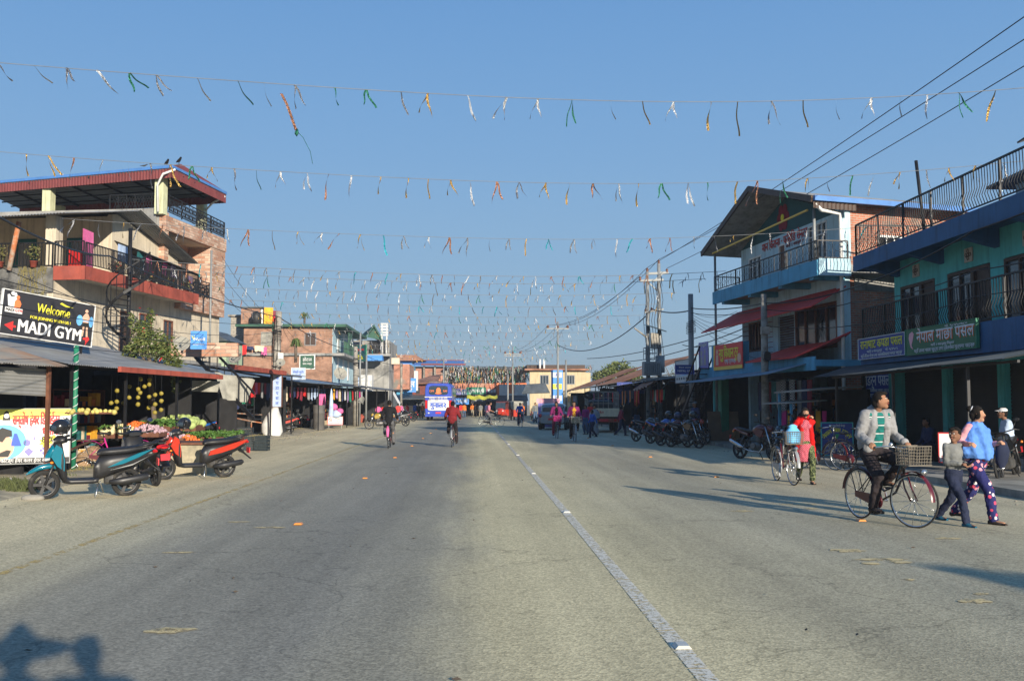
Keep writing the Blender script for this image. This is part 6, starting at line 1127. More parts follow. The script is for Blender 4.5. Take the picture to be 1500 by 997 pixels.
# tree beyond
Y4 = 100.0
tc_ = atY(902, 560, Y4); tt = T('leafy_tree', 'round olive green tree rising behind the rusty roofs', 'tree', (tc_.x, Y4, 0)); MB().tube([(0,0,0),(.1,0,2),(0,0,3.6)],[.3,.25,.15],8).build('trunk', M('bark'), tt)
b = MB()
for px, py, r, n in ((902,552,2.2,900),(885,556,1.5,500),(920,554,1.6,600),(908,540,1.5,500),(893,545,1.2,350),(925,546,1.0,250),(875,551,.9,200),(935,556,.9,180),(900,536,.6,90),(915,537,.5,70)):
    c = atY(px, py, Y4+random.uniform(-1,1))-Vector((tc_.x, Y4, 0)); leaves(b, c, (r,r,r*.8), n, .16, 0, 3)
b.build('crown', [M('leaf_olive'), M('leaf_mid'), M('leaf_light')], tt)
Y5 = 110.0; tc_ = atY(1000, 552, Y5); tt = T('bare_tree', 'thin half bare tree beyond the transformer', 'tree', (tc_.x, Y5, 0)); k = MB(); random.seed(3)
for i in range(26): a = random.uniform(0, 6.28); q = random.uniform(.8,2.6); k.tube([(0,0,2),(q*.4*math.cos(a),q*.3*math.sin(a),3.4),(q*math.cos(a),q*math.sin(a),3.5+random.random()*3)],[.09,.05,.02],5)
k.cyl((0,0,0),(0,0,2.2),.16,n=8); k.build('trunk', M('bark'), tt); b = MB(); leaves(b,(0,0,4.6),(2.4,2,1.6),260,.12,0,2); b.build('crown', [M('leaf_mid'), M('leaf_olive')], tt); random.seed(11)
# low backing roofs further right behind the row shops
for px0, px1, py0, py1, Y, m, lb in ((985,1045,573,600,75,'rust_roof','low building with a brown roof behind the grey pole'),): quick('low_building', lb, 'building', px0, px1, py0, py1, Y, 8, m)
t_ = MB(); t_.corr((0,0,0),(8,0,.3),(8,5,1.6),(0,5,1.4),.14,.02,0,3); tag(t_.build('brown_roof', M('rust_roof'), loc=atY(985,577,70)), 'brown sheet roof seen between the transformer and the grey pole', 'roof')
# ================================================================= bunting and wires
def foil(name, c):
    m = bpy.data.materials.new(name); nt, N, L, B = nodes(m); B.inputs['Base Color'].default_value = (*c, 1); B.inputs['Metallic'].default_value = .75; B.inputs['Roughness'].default_value = .32
    tc = N.new('ShaderNodeTexCoord'); n = N.new('ShaderNodeTexNoise'); n.inputs['Scale'].default_value = 30; n.inputs['Detail'].default_value = 3; L.new(tc.outputs['Object'], n.inputs['Vector'])
    bp = N.new('ShaderNodeBump'); bp.inputs['Strength'].default_value = 1; bp.inputs['Distance'].default_value = .05; L.new(n.outputs['Fac'], bp.inputs['Height']); L.new(bp.outputs[0], B.inputs['Normal']); _m[name] = m
foil('foil_silver', (.44,.45,.46)); foil('foil_gold', (.40,.25,.07)); foil('foil_green', (.03,.17,.10)); foil('foil_teal', (.02,.28,.33)); foil('foil_copper', (.30,.14,.08)); foil('foil_dark', (.2,.2,.21))
rb_ = random.Random(21)
def ribbon_mesh(kind, m):
    mb = MB(); tails = {'one':1, 'two':2, 'fold':2, 'long':1}[kind]
    for t in range(tails):
        L_ = rb_.uniform(.4, .56)*(.75 if kind == 'fold' else 1); ang = rb_.uniform(-.15,.15)+(0 if tails == 1 else (.28 if t else -.2)); w = .0165; tw = rb_.uniform(-1.2,1.2); ph = rb_.uniform(0,3); n = 9; vs = []
        for i in range(n+1):
            u = i/n; a = ph+tw*u*2; x = math.sin(ang)*L_*u+.014*math.sin(u*6+ph); z = -math.cos(ang)*L_*u; d = Vector((math.cos(a)*w, math.sin(a)*w, 0))
            vs += [Vector((x,0,z))-d, Vector((x,0,z))+d]
        mb.add(vs, [(2*i,2*i+1,2*i+3,2*i+2) for i in range(n)])
    me = bpy.data.meshes.new('ribbon'); me.from_pydata(mb.v, [], mb.f); me.materials.append(M(m)); me.update(); return me
RM = {c: [ribbon_mesh(k, 'foil_'+c) for k in ('one','two','fold','one')] for c in ('silver','gold','green','teal','copper','dark')}
def garland(Y, pyc, pxc, k, x0, x1, sp, wind, lab, pal, size=1.0):
    zc = atY(pxc, pyc, Y); zf = lambda x: zc.z+k*(x-zc.x)**2; t = T('foil_garland', lab, 'garland', (zc.x, Y, zc.z), 0, 'foil ribbon garlands across the street')
    pts = [(x-zc.x, .25*math.sin(x*.3), zf(x)-zc.z) for x in [x0+(x1-x0)*i/50 for i in range(51)]]
    MB().tube(pts, .006 if Y < 30 else .009, 4).build('string', M('grey_frame'), t); x = x0+rb_.uniform(.1,.5); n = 0
    while x < x1 and n < 96:
        c = rb_.choice(pal); o = bpy.data.objects.new('ribbon', rb_.choice(RM[c])); COL.objects.link(o); o.parent = t; o.location = (x-zc.x, .25*math.sin(x*.3), zf(x)-zc.z)
        o.rotation_euler = (rb_.uniform(-.4,.4), wind(x)+rb_.gauss(0,.12), rb_.uniform(-.6,.6)); s_ = size*rb_.uniform(.8,1.15); o.scale = (s_*(1+Y/120), s_, s_); x += sp*rb_.uniform(.75,1.25); n += 1
    return t
PA = ['silver','silver','silver','gold','gold','green','dark']; PB = ['silver','gold','gold','silver','copper','green','dark']; PC = ['silver','teal','copper','silver','gold','dark','dark']
W1_ = lambda x: -.55*max(0, min(1, (1.5-x)/8))-.02; W0_ = lambda x: -.05; W2_ = lambda x: .22
garland(16, 143, 830, .0048, -8.6, 10.4, .52, W1_, 'nearest foil garland, highest across the sky', PA, .98)
garland(22, 266, 770, .0042, -13, 13.2, .55, W0_, 'second foil garland, level with the roof eaves on both sides', PB, 1.05)
garland(29.5, 349, 730, .0032, -12.2, 12.0, .62, W2_, 'third foil garland, with teal ribbons near its middle', PC, 1.05)
rows = [(38.5,404,730,.003,'fourth'),(41.5,415,720,.003,'fifth'),(47,432,720,.002,'sixth'),(51,449,700,.002,'seventh'),(56,464,700,.0015,'eighth'),(62,476,700,.001,'ninth'),(70,487,700,.001,'tenth'),(78,499,700,.001,'eleventh'),(86,507,700,.001,'twelfth'),(94,513,700,.001,'thirteenth'),(102,519,700,.001,'fourteenth'),(110,525,700,.001,'fifteenth')]
for i, (Y, py, px, k, nm) in enumerate(rows):
    garland(Y, py, px, k, -13.5+i*.12, 9.9-i*.1, .54, W2_ if i < 3 else W0_, nm+' foil garland counted from the nearest, strung between the house rows', [PC, PB, PA][i % 3], 1.0)
fm = MB()   # the mass of ribbons before the closing building, far too many to count
for i in range(800):
    Y = rb_.uniform(112, 126); px = rb_.uniform(655, 775) if rb_.random() < .85 else rb_.uniform(775, 868); py = rb_.uniform(535, 556) if px < 775 else rb_.uniform(534, 541); p = atY(px, py, Y); L_ = rb_.uniform(.3,.75); dx = rb_.uniform(-.12,.12); w = .03
    fm.add([p+Vector((-w,0,0)), p+Vector((w,0,0)), p+Vector((dx+w,.05,-L_)), p+Vector((dx-w,.05,-L_))], [(0,1,2,3)], rb_.choice((0,0,0,1,2,3,4,5,5,5,5)))
for Y, py in ((113,535),(116,538),(119,541),(122,545),(125,549)):
    a, b = atY(640, py, Y), atY(870, py, Y); fm.tube([a, (a+b)/2-Vector((0,0,.2)), b], .012, 4, 5)
tag(fm.build('far_ribbons', [M('foil_dark'), M('foil_silver'), M('foil_gold'), M('foil_green'), M('foil_copper'), M('black_iron')]), kind='stuff')
ig = garland(15.9, 143, 830, 0, 0, 0, 9, W0_, 'x', PA) if 0 else None
# long loose ribbon with a green tail on the nearest string
lr_ = MB(); p = atY(412, 137, 16)
pts = [(0,0,0),(.10,0,-.2),(.18,.0,-.42),(.24,.02,-.6),(.36,0,-.72),(.48,0,-.95),(.52,0,-1.15)]
for i in range(3): a, b = Vector(pts[i]), Vector(pts[i+1]); lr_.add([a+Vector((-.022,0,0)), a+Vector((.022,.01,0)), b+Vector((.026,-.01,0)), b+Vector((-.018,0,0))], [(0,1,2,3)], 0)
lr_.tube(pts[3:], .004, 4, 1); lr_.sph((.26,0,-.64), (.03,.03,.06), 6, 5, 1, .3); tag(lr_.build('long_ribbon', [M('foil_copper'), M('foil_green')], loc=p), 'long orange ribbon with a trailing green thread on the nearest garland', 'ribbon')
# power lines
def wire(name, label, pts, r=.012, sag=.3, grp=None, n=16): return line(name, label, pts, r, 'black_iron', 'cable', grp, sag, n)
Xt = 9.6
ends = [(X_(938)+9.6, Yt-.1, Z(409)+.15), (X_(949)+9.6, Yt, Z(396)+.15), (X_(966)+9.6, Yt, Z(384)+.15), (X_(978)+9.6, Yt, Z(397)+.15)]
for i, (px, py, e) in enumerate(((1500,25,ends[1]),(1500,58,ends[2]),(1500,97,ends[3]))):
    p = atY(px, py, 19.5+i*1.2); v = p-Vector(e); wire('power_line', ['uppermost of the three power lines at the top right','middle one of the three power lines at the top right','lowest of the three power lines at the top right'][i], [e, p, p+v*.9], .013, .18, 'power lines above the right side')
for i, dx in enumerate((-.85,0,.85)): wire('power_line', ['left','middle','right'][i]+' power line between the transformer and the crossarm pole', [ends[i], (P817.x+dx, 85, P817.z-.3), (P751.x+dx, 112, P751.z-.5)], .014, .7, 'power lines above the right side')
wire('service_cable', 'thick black cable sagging from the transformer to the crossarm pole', [(X_(955)+9.6, Yt, Z(455)), (P817.x, 85, P817.z-2.0)], .03, 1.2)
wire('service_cable', 'black cable running from the transformer mast to the grey pole', [(X_(955)+9.6, Yt, Z(452)), (9.25, 42, 6.1-.55)], .03, .15)
tb = [(9.25,42,5.65),(9.75,33,4.95),(11.2,29.3,5.0),(11.35,22,5.5),(11.5,16,5.9)]
wire('telephone_cable', 'upper black cable from the grey pole past the blue and teal houses', tb, .022, .12); wire('telephone_cable', 'second black cable just below it along the teal house', [(9.25,42,5.45),(9.75,33,4.75),(11.3,29.2,4.6),(11.4,22,4.6),(11.4,15,4.7)], .014, .15)
wire('telephone_cable', 'cable crossing low over the navy balcony of the teal house', [(9.75,33,4.2),(11.3,29,3.9),(11.35,22,4.0),(11.4,15,4.1)], .012, .1)
for i, (px, py, Y) in enumerate(((860,525,70),(905,530,66),(1000,505,52))): wire('telephone_cable', ['long sagging cable from the far right up to the blue house','lower of two cables from the tree up to the blue house','short cable ending below the red awning of the blue house'][i], [atY(px,py,Y), (11.0,38.5,4.9-.2*i)], .022, .35)
for i in range(5):
    a = (9.25, 42, 5.5-.1*i); b = B.w(.9+.8*i, -.2, 5.3-.55*i); wire('drop_wire', 'one of the thin drop wires fanning from the grey pole to the blue house', [a, b], .008, .25, 'drop wires at the grey pole')
lp = (p2.location.x, p2.location.y, 5.3); sp_ = (cp_.location.x+.2, cp_.location.y, 5.75)
wire('telephone_cable', 'thick black cable crossing the cream house from the upper left corner', [atY(-40,295,15.5), atY(160,375,26), sp_], .022, .2); wire('telephone_cable', 'cable from the sack pole to the far concrete pole', [sp_, lp, atY(590,535,104)], .022, .3)
for i, (y0, y1, Y) in enumerate(((402,470,15),(440,505,16),(455,515,15),(490,520,17),(378,470,18))): wire('telephone_cable', ['thin cable crossing just above the gym hoarding','thin cable crossing the lower edge of the gym hoarding','thin cable crossing the arrow of the gym hoarding','lowest thin cable above the sheet roofs on the left','thin cable crossing the veranda rail of the cream house'][i], [atY(-30,y0,Y), sp_[:2]+(5.5-.45*i,)], .008, .35)
for i in range(4): wire('drop_wire', 'one of the drop wires from the sack pole to the brick house', [sp_, (p0.x+xx(380+25*i), Y0-.3, zz(478+12*i))], .01, .3, 'drop wires at the sack pole')
for i in range(3): wire('drop_wire', 'one of the drop wires slanting from the tiled block to the sack pole', [A.w(15,-.2,9-.9*i), sp_[:2]+(5.3-.2*i,)], .009, .3, 'drop wires from the tiled block')
# ================================================================= two-wheelers
mat('rubber', (.022,.021,.02), .85, var=.3, c2=(.09,.08,.065), thr=.62, scale=6); mat('chrome', (.55,.56,.57), .25, .9, var=.1); mat('dark_metal', (.06,.06,.062), .45, .7, var=.3); mat('black_plastic', (.018,.018,.02), .4, var=.2); mat('seat_vinyl', (.014,.014,.016), .5, bump=.1)
mat('teal_gloss', (.0,.13,.19), .22, coat=.6, var=.08); mat('red_gloss', (.42,.03,.012), .22, coat=.6, var=.08); mat('black_gloss', (.012,.012,.014), .2, coat=.6, var=.08); mat('blue_gloss', (.02,.12,.45), .25, coat=.5); mat('wine_gloss', (.085,.008,.014), .3, coat=.5); mat('grey_gloss', (.25,.26,.27), .3, coat=.4)
mat('lamp_red', (.45,.01,.01), .2, spec=.6); mat('lamp_amber', (.8,.22,.02), .25); mat('lamp_clear', (.6,.62,.62), .15, spec=.7); mat('plate_red', (.6,.03,.04), .5); mat('wicker', (.15,.13,.10), .7, var=.3); mat('mirror', (.75,.78,.8), .05, 1.0, var=.02); mat('engine_grey', (.16,.155,.15), .5, .6, var=.4)
def wheel(par, y, z, Rr, tw, spokes, name, rimm='chrome', x=0.0, disc=False, rz=0.0, xa=0.0):
    w = MB().torus((0,0,0), (1,0,0), Rr-tw*1.05, tw*.5 if tw < .03 else tw*.42, 30, 6).build('rim', M(rimm), None); w.name = name; w.parent = par; w.location = (x+xa, y, z); w.rotation_euler = (0,0,rz)
    MB().torus((0,0,0), (1,0,0), Rr-tw*.62, tw*.62, 32, 8).build('tyre', M('rubber'), w)
    s = MB(); s.cyl((-.035,0,0),(.035,0,0),.022 if tw < .03 else .05, n=10)
    if spokes > 10:
        for i in range(spokes): a = 2*PI*i/spokes; b = a+(.35 if i % 2 else -.35); s.tube([((.025 if i % 4 < 2 else -.025), .02*math.cos(a), .02*math.sin(a)), (0,(Rr-tw*1.1)*math.cos(b),(Rr-tw*1.1)*math.sin(b))], .0022, 3)
    else:
        for i in range(spokes): a = 2*PI*i/spokes; s.beam((0,0,0),(0,(Rr-tw)*math.cos(a),(Rr-tw)*math.sin(a)),.035,.05)
        if disc: s.lathe((.05,0,0), [(.05,0),(.12,0),(.12,.006),(.05,.006)], 20, ax='x')
    s.build('spokes', M('dark_metal' if spokes < 11 else 'chrome'), w); return w
def place(t, p, q):
    """rear contact p, front contact q (ground points) -> heading"""
    t.location = ((p[0]+q[0])/2, (p[1]+q[1])/2, 0); t.rotation_euler = (0, 0, math.atan2(q[1]-p[1], q[0]-p[0])-PI/2); return t
def bicycle(label, p, q, frame='black_gloss', acc='wine_gloss', basket='wicker', steer=0.0, rack=True, chaincase='wine_gloss', scale=1.0, bag=None, group='bicycles', rimm='chrome', spk=28, stand=False, roadster=False):
    t = T('bicycle', label, 'bicycle', (0,0,0), 0, group); place(t, p, q); t.scale = (scale,)*3; Rr = .345; yr, yf = -.56, .58
    wheel(t, yr, Rr, Rr, .021, spk, 'rear_wheel', rimm); wheel(t, yf, Rr, Rr, .021, spk, 'front_wheel', rimm, rz=steer)
    f = MB(); bb = (0,-.08,.29); st = (0,-.24,.78); hd = (0,.36,.86); hb = (0,.40,.68)
    f.tube([bb, st], .016, 8); 
    if roadster: f.tube([hd, (0,.1,.85), st], .014, 8); f.tube([hb, (0,.2,.47), bb], .016, 8)
    else: f.tube([hd, (0,.2,.5), (0,-.02,.42), (0,-.16,.5)], .014, 8); f.tube([hb, (0,.22,.42), bb], .016, 8)
    f.tube([(0,.345,.9), hb], .02, 8)
    for s in (-1, 1): f.tube([bb, (.05*s,yr,Rr)], .009, 6); f.tube([(0,-.2,.7), (.05*s,yr,Rr)], .008, 6)
    f.build('frame', M(frame), t)
    fk = MB()
    for s in (-1, 1): fk.tube([(.045*s,.41,.66),(.05*s,.47,.5),(.05*s,yf,Rr)], .011, 6); fk.beam((0,.4,.67),(.05*s,.41,.66),.03)
    fk.build('fork', M(acc), t)
    for nm, yc, a0, a1 in (('rear_mudguard', yr, .1, 3.3), ('front_mudguard', yf, .9, 3.1)):
        g = MB(); n = 14; vs = []
        for i in range(n+1): a = a0+(a1-a0)*i/n; c, s_ = math.cos(a), math.sin(a); r_ = Rr+.022; vs += [(-.03,yc-r_*c if nm[0]=='f' else yc-r_*c*-1*-1, Rr+r_*s_),(.0,yc-(r_+.012)*c,Rr+(r_+.012)*s_),(.03,yc-r_*c,Rr+r_*s_)]
        g.add(vs, [(3*i+k,3*i+k+1,3*i+k+4,3*i+k+3) for i in range(n) for k in (0,1)], 0, True); g.build(nm, M(acc), t)
    cc = MB(); cc.lathe((.055,-.08,.29), [(0,0),(.105,0),(.11,.012),(.105,.025),(0,.025)], 20, ax='x'); cc.prism([(-.08,.36),(-.56,.39),(-.56,.31),(-.08,.2)], .058, .078, 0, 'x'); cc.build('chain_case', M(chaincase), t)
    s = MB(); s.loft([(-.40,.885,.02,.02),(-.36,.89,.10,.035),(-.28,.885,.09,.03),(-.18,.88,.035,.022),(-.10,.87,.02,.015)], 14); s.cyl((0,-.24,.78),(0,-.27,.87),.014,n=8); s.build('saddle', M('seat_vinyl'), t)
    h = MB(); h.tube([(0,.345,.9),(0,.33,1.0)], .014, 8); h.tube([(-.27,.10,1.0),(-.27,.2,1.01),(-.2,.33,1.03),(0,.35,1.0),(.2,.33,1.03),(.27,.2,1.01),(.27,.10,1.0)], .011, 8); hb_ = h.build('handlebar', M('chrome'), t)
    for sx in (-1, 1): MB().tube([(.27*sx,.10,1.0),(.27*sx,.2,1.01)], .018, 8).build('grip', M('black_plastic'), hb_)
    MB().sph((.14,.33,1.05),.03,8,6).build('bell', M('chrome'), hb_)
    c = MB(); c.cyl((-.09,-.08,.29),(.09,-.08,.29),.018,n=8); c.beam((.09,-.08,.29),(.09,-.02,.13),.02,.025); c.beam((-.09,-.08,.29),(-.09,-.14,.45),.02,.025); c.build('crank', M('chrome'), t)
    for sx, y, z in ((1,-.02,.13),(-1,-.14,.45)): MB().box(.10*sx,.19*sx,y-.035,y+.035,z-.012,z+.012).build('pedal', M('black_plastic'), t)
    if rack:
        r = MB()
        for x in (-.06,0,.06): r.beam((x,-.38,.74),(x,-.8,.74),.012)
        for y in (-.4,-.6,-.8): r.beam((-.07,y,.74),(.07,y,.74),.012)
        for s_ in (-1,1): r.beam((.065*s_,-.7,.74),(.055*s_,yr,Rr),.01); r.beam((.065*s_,-.42,.74),(0,-.22,.72),.01)
        r.build('rack', M('dark_metal'), t)
    if stand: k = MB(); k.tube([(-.05,yr+.05,.32),(-.22,yr+.1,.01)], .01, 6); k.build('kick_stand', M('dark_metal'), t)
    if basket:
        b = MB(); x0, x1, y0, y1, z0, z1 = -.17,.17,.46,.72,.80,1.04
        for i in range(9):
            for (a, c_) in (((x0+.04*i+.01,y0,z0),(x0+.0425*i,y0,z1)),((x0+.04*i+.01,y1-.03,z0),(x0+.0425*i,y1,z1))): b.beam(a, c_, .006)
        for i in range(7): y = y0+(y1-y0)*i/6; b.beam((x0+.015,y,z0),(x0,y,z1),.006); b.beam((x1-.015,y,z0),(x1,y,z1),.006)
        for k in range(7): z = z0+(z1-z0)*k/6; w_ = .012 if k in (0,6) else .006; b.beam((x0,y0,z),(x1,y0,z),w_); b.beam((x0,y1,z),(x1,y1,z),w_); b.beam((x0,y0,z),(x0,y1,z),w_); b.beam((x1,y0,z),(x1,y1,z),w_)
        b.box(x0+.02,x1-.02,y0+.01,y1-.03,z0-.005,z0+.005); b.beam((0,.37,.86),(0,y0,.86),.03); b.build('basket', M(basket), t)
        MB().lathe((0,y1+.03,.72), [(0,0),(.035,.005),(.04,.05),(0,.06)], 12, ax='y').build('lamp', M('chrome'), t) if basket == 'wicker' else None
    return t
def scooter(label, p, q, m='teal_gloss', acc='black_plastic', group='parked scooters', helmet=None, lean=.0):
    t = T('scooter', label, 'scooter', (0,0,0), 0, group); place(t, p, q); t.rotation_euler.y = lean; Rr = .245; yr, yf = -.64, .64
    for nm, y in (('rear_wheel', yr), ('front_wheel', yf)): wheel(t, y, Rr, Rr, .06, 5, nm, 'dark_metal', disc=True)
    MB().loft([(.38,.54,.02,.02),(.42,.53,.07,.04),(.55,.56,.075,.05),(.72,.53,.07,.045),(.86,.46,.055,.03),(.92,.42,.02,.01)], 12).build('front_mudguard', M(m), t)
    k = MB()
    for s in (-1,1): k.tube([(.06*s,.5,.62),(.08*s,yf,Rr)], .02, 8)
    k.cyl((-.09,yf,Rr),(.09,yf,Rr),.02,n=8); k.build('fork', M('dark_metal'), t)
    b = MB(); b.loft([(.30,.34,.11,.05,0),(.34,.46,.18,.2),(.40,.64,.2,.31),(.46,.74,.165,.26),(.53,.76,.10,.16),(.60,.72,.04,.07)], 16, 3, 0); b.build('front_apron', M(acc), t)
    pn = MB()
    for s in (-1,1): pn.prism([(.36,.48),(.47,.56),(.57,.72),(.50,.92),(.41,.86),(.36,.66)], .12*s, .19*s, 0, 'x'); 
    pn.loft([(.44,.86,.09,.05),(.54,.80,.12,.11),(.60,.72,.10,.1),(.645,.66,.04,.05)], 12, 2.4); pn.build('front_panel', M(m), t)
    MB().loft([(.58,.68,.12,.035),(.64,.66,.10,.03),(.655,.655,.05,.02)], 12, 2.2).build('headlight', M('lamp_clear'), t)
    for s in (-1,1): MB().sph((.13*s,.55,.62),(.03,.03,.022),8,6).build('indicator', M('lamp_amber'), t)
    h = MB(); h.loft([(.32,.98,.12,.04),(.38,.99,.19,.065),(.46,.98,.15,.075),(.53,.95,.07,.05)], 14, 2.4); h.tube([(-.34,.26,1.02),(-.22,.36,1.0),(.22,.36,1.0),(.34,.26,1.02)], .016, 8); hb_ = h.build('handlebar', M(acc), t); MB().loft([(.47,.97,.10,.05),(.535,.95,.06,.04)], 12, 2.4).build('cowl_lamp', M('lamp_clear'), hb_)
    for s in (-1,1):
        k = MB(); k.tube([(.24*s,.36,1.02),(.3*s,.34,1.2)], .008, 6); k.loft([(.31,1.24,.055,.04,.31*s),(.33,1.24,.06,.045,.31*s),(.345,1.24,.04,.03,.31*s)], 12, 2.4); mr = k.build('mirror', M('black_plastic'), hb_); MB().loft([(.302,1.24,.045,.033,.31*s),(.309,1.24,.05,.038,.31*s)], 12, 2.4).build('mirror_glass', M('mirror'), mr)
        MB().tube([(.345*s,.25,1.02),(.25*s,.33,1.005)], .021, 8).build('grip', M('black_plastic'), hb_)
    f = MB(); f.loft([(-.18,.31,.14,.05),(-.1,.29,.16,.045),(.25,.29,.15,.045),(.36,.33,.13,.06)], 12, 4); f.build('floorboard', M(acc), t)
    lb = MB(); lb.loft([(-.12,.42,.1,.14),(-.2,.5,.15,.2),(-.4,.56,.17,.17),(-.7,.62,.155,.13),(-.95,.70,.12,.085),(-1.08,.74,.06,.04)], 16, 3); lb.build('rear_body', M(acc), t)
    for s in (-1,1): sp = MB(); sp.prism([(-.22,.50),(-.5,.555),(-.78,.64),(-1.0,.76),(-1.06,.83),(-.8,.765),(-.5,.675),(-.26,.60)] if m[0] == 'r' else [(-.30,.52),(-.55,.575),(-.8,.68),(-1.06,.83),(-.8,.75),(-.55,.645)], .13*s, .185*s, 0, 'x'); sp.build('side_panel', M(m), t)
    MB().loft([(-.16,.74,.08,.03),(-.2,.765,.13,.055),(-.4,.775,.15,.06),(-.62,.79,.145,.06),(-.85,.825,.12,.055),(-.98,.85,.06,.03)], 16, 3).build('seat', M('seat_vinyl'), t)
    g = MB(); g.tube([(.11,-.75,.84),(.13,-1.0,.90),(.06,-1.12,.91),(-.06,-1.12,.91),(-.13,-1.0,.90),(-.11,-.75,.84)], .014, 8); g.build('grab_rail', M('black_plastic'), t); gs_ = MB(); [gs_.prism([(-.34,.47),(-.7,.545),(-.98,.70),(-.72,.575)], .168*s, .178*s, 0, 'x') for s in (-1,1)]; gs_.build('side_stripe', M('chrome' if m[0] != 'r' else 'black_gloss'), t)
    MB().loft([(-1.04,.77,.12,.045),(-1.10,.77,.11,.04),(-1.13,.76,.06,.02)], 12, 2.4).build('tail_light', M('lamp_red'), t)
    gd = MB(); gd.loft([(-.93,.62,.075,.06),(-1.05,.52,.08,.02),(-1.2,.40,.075,.012)], 12, 3); gd.build('rear_mudguard', M('black_plastic'), t); MB().box(-.09,.09,-1.155,-1.14,.52,.64).build('number_plate', M('plate_red'), t); 
    e = MB(); e.loft([(-.3,.3,.1,.09,.08),(-.45,.3,.12,.1,.09),(-.64,.27,.1,.1,.1),(-.72,.25,.05,.05,.1)], 12, 2.6); e.cyl((.1,-.72,.3),(.12,-.86,.62),.03,n=8); e.build('engine', M('engine_grey'), t)
    x = MB(); x.loft([(-.35,.27,.035,.035,-.14),(-.55,.28,.06,.065,-.15),(-.95,.34,.055,.06,-.15),(-1.0,.35,.02,.02,-.15)], 12, 2.4); x.build('exhaust', M('dark_metal'), t)
    k = MB(); k.tube([(-.1,-.18,.26),(-.24,-.12,.02)], .012, 6); k.tube([(0,-.22,.27),(.16,-.3,.06)], .012, 6); k.build('side_stand', M('chrome'), t)
    if helmet: hm = helmet_(helmet, t.matrix_basis @ Vector((helmet[1], helmet[2], helmet[3])), t.rotation_euler.z+helmet[4])
    return t
def helmet_(h, p, rz):
    t = T('helmet', h[0], 'helmet', p, rz, 'motorcycle helmets'); MB().sph((0,0,0),(.125,.15,.13),18,12).build('shell', M(h[5]), t); MB().loft([(.10,-.02,.1,.06),(.155,-.02,.075,.05),(.165,-.02,.04,.035)], 12, 2.4).build('visor', M('glass_dark'), t); MB().torus((0,0,-.1),(0,0,1),.09,.02,18,6).build('rim_trim', M('black_plastic'), t); return t
def motorcycle(label, p, q, m='black_gloss', group='parked motorcycles', lean=.12, seatm='seat_vinyl', rimm='dark_metal', helmet=None, ex='dark_metal'):
    t = T('motorcycle', label, 'motorcycle', (0,0,0), 0, group); place(t, p, q); t.rotation_euler.y = lean; Rr = .30; yr, yf = -.66, .66
    wheel(t, yr, Rr, Rr, .055, 6, 'rear_wheel', rimm, disc=True); wheel(t, yf, Rr, Rr, .045, 6, 'front_wheel', rimm, disc=True)
    k = MB()
    for s in (-1,1): k.tube([(.09*s,.36,.92),(.09*s,yf,Rr)], .025, 8)
    k.cyl((-.1,yf,Rr),(.1,yf,Rr),.02,n=8); k.build('fork', M('chrome'), t)
    MB().loft([(.42,.62,.05,.015),(.55,.65,.06,.02),(.72,.64,.06,.02),(.88,.56,.05,.015)], 10, 3).build('front_mudguard', M('black_plastic'), t)
    MB().loft([(.32,.86,.06,.05),(.26,.88,.13,.11),(.1,.88,.155,.12),(-.08,.83,.12,.09),(-.16,.79,.07,.04)], 16, 2.6).build('fuel_tank', M(m), t)
    for s in (-1,1): MB().prism([(.36,.80),(.28,.62),(.08,.68),(-.02,.78),(.2,.86)], .13*s, .165*s, 0, 'x').build('tank_shroud', M(m), t)
    MB().loft([(-.08,.80,.09,.04),(-.25,.79,.13,.045),(-.45,.82,.12,.05),(-.7,.87,.10,.04),(-.84,.9,.05,.02)], 14, 3).build('seat', M(seatm), t)
    MB().loft([(-.3,.70,.11,.07),(-.6,.77,.10,.055),(-.88,.86,.06,.03),(-.96,.88,.03,.015)], 12, 2.6).build('tail_fairing', M(m), t)
    MB().loft([(-.92,.83,.05,.03),(-.97,.83,.045,.025)], 10, 2.4).build('tail_light', M('lamp_red'), t)
    for s in (-1,1): MB().sph((.13*s,-.86,.78),.028,8,6).build('indicator', M('lamp_amber'), t)
    g = MB(); g.sheet((-.07,-.9,.78),(.07,-.9,.78),(.06,-1.08,.48),(-.06,-1.08,.48),.012); g.build('rear_mudguard', M('black_plastic'), t); MB().box(-.09,.09,-1.04,-1.03,.56,.68).build('number_plate', M('plate_red'), t)
    f = MB(); f.tube([(0,.4,.9),(0,.32,.62),(0,.12,.3),(0,-.2,.28),(0,-.3,.5),(0,-.3,.72)], .02, 8); f.tube([(0,.36,.84),(0,-.25,.7),(0,-.75,.78)], .018, 8)
    for s in (-1,1): f.tube([(.07*s,-.2,.38),(.09*s,yr,Rr)], .02, 6); f.tube([(.1*s,-.42,.68),(.1*s,yr+.03,Rr)], .025, 8)
    f.build('frame', M('dark_metal'), t)
    e = MB(); e.loft([(.22,.36,.12,.09),(.1,.38,.14,.13),(-.12,.38,.14,.12),(-.2,.38,.08,.07)], 12, 3); 
    for i in range(6): e.box(-.1,.1,.06-.012*i,.22-.012*i,.50+i*.028,.512+i*.028)
    e.cyl((.14,.0,.38),(.17,.0,.38),.09,n=14); e.build('engine', M('engine_grey'), t)
    x = MB(); x.tube([(.05,.2,.5),(.08,.3,.36),(.1,.2,.22),(.12,-.2,.24),(.14,-.4,.32)], .02, 8); x.loft([(-.38,.32,.035,.035,.15),(-.5,.36,.055,.06,.155),(-.9,.5,.055,.06,.16),(-.95,.52,.02,.02,.16)], 12, 2.4); x.build('exhaust', M(ex), t)
    h = MB(); h.tube([(-.36,.2,1.03),(-.28,.26,1.05),(-.1,.34,1.0),(.1,.34,1.0),(.28,.26,1.05),(.36,.2,1.03)], .014, 8); hb_ = h.build('handlebar', M('black_plastic'), t)
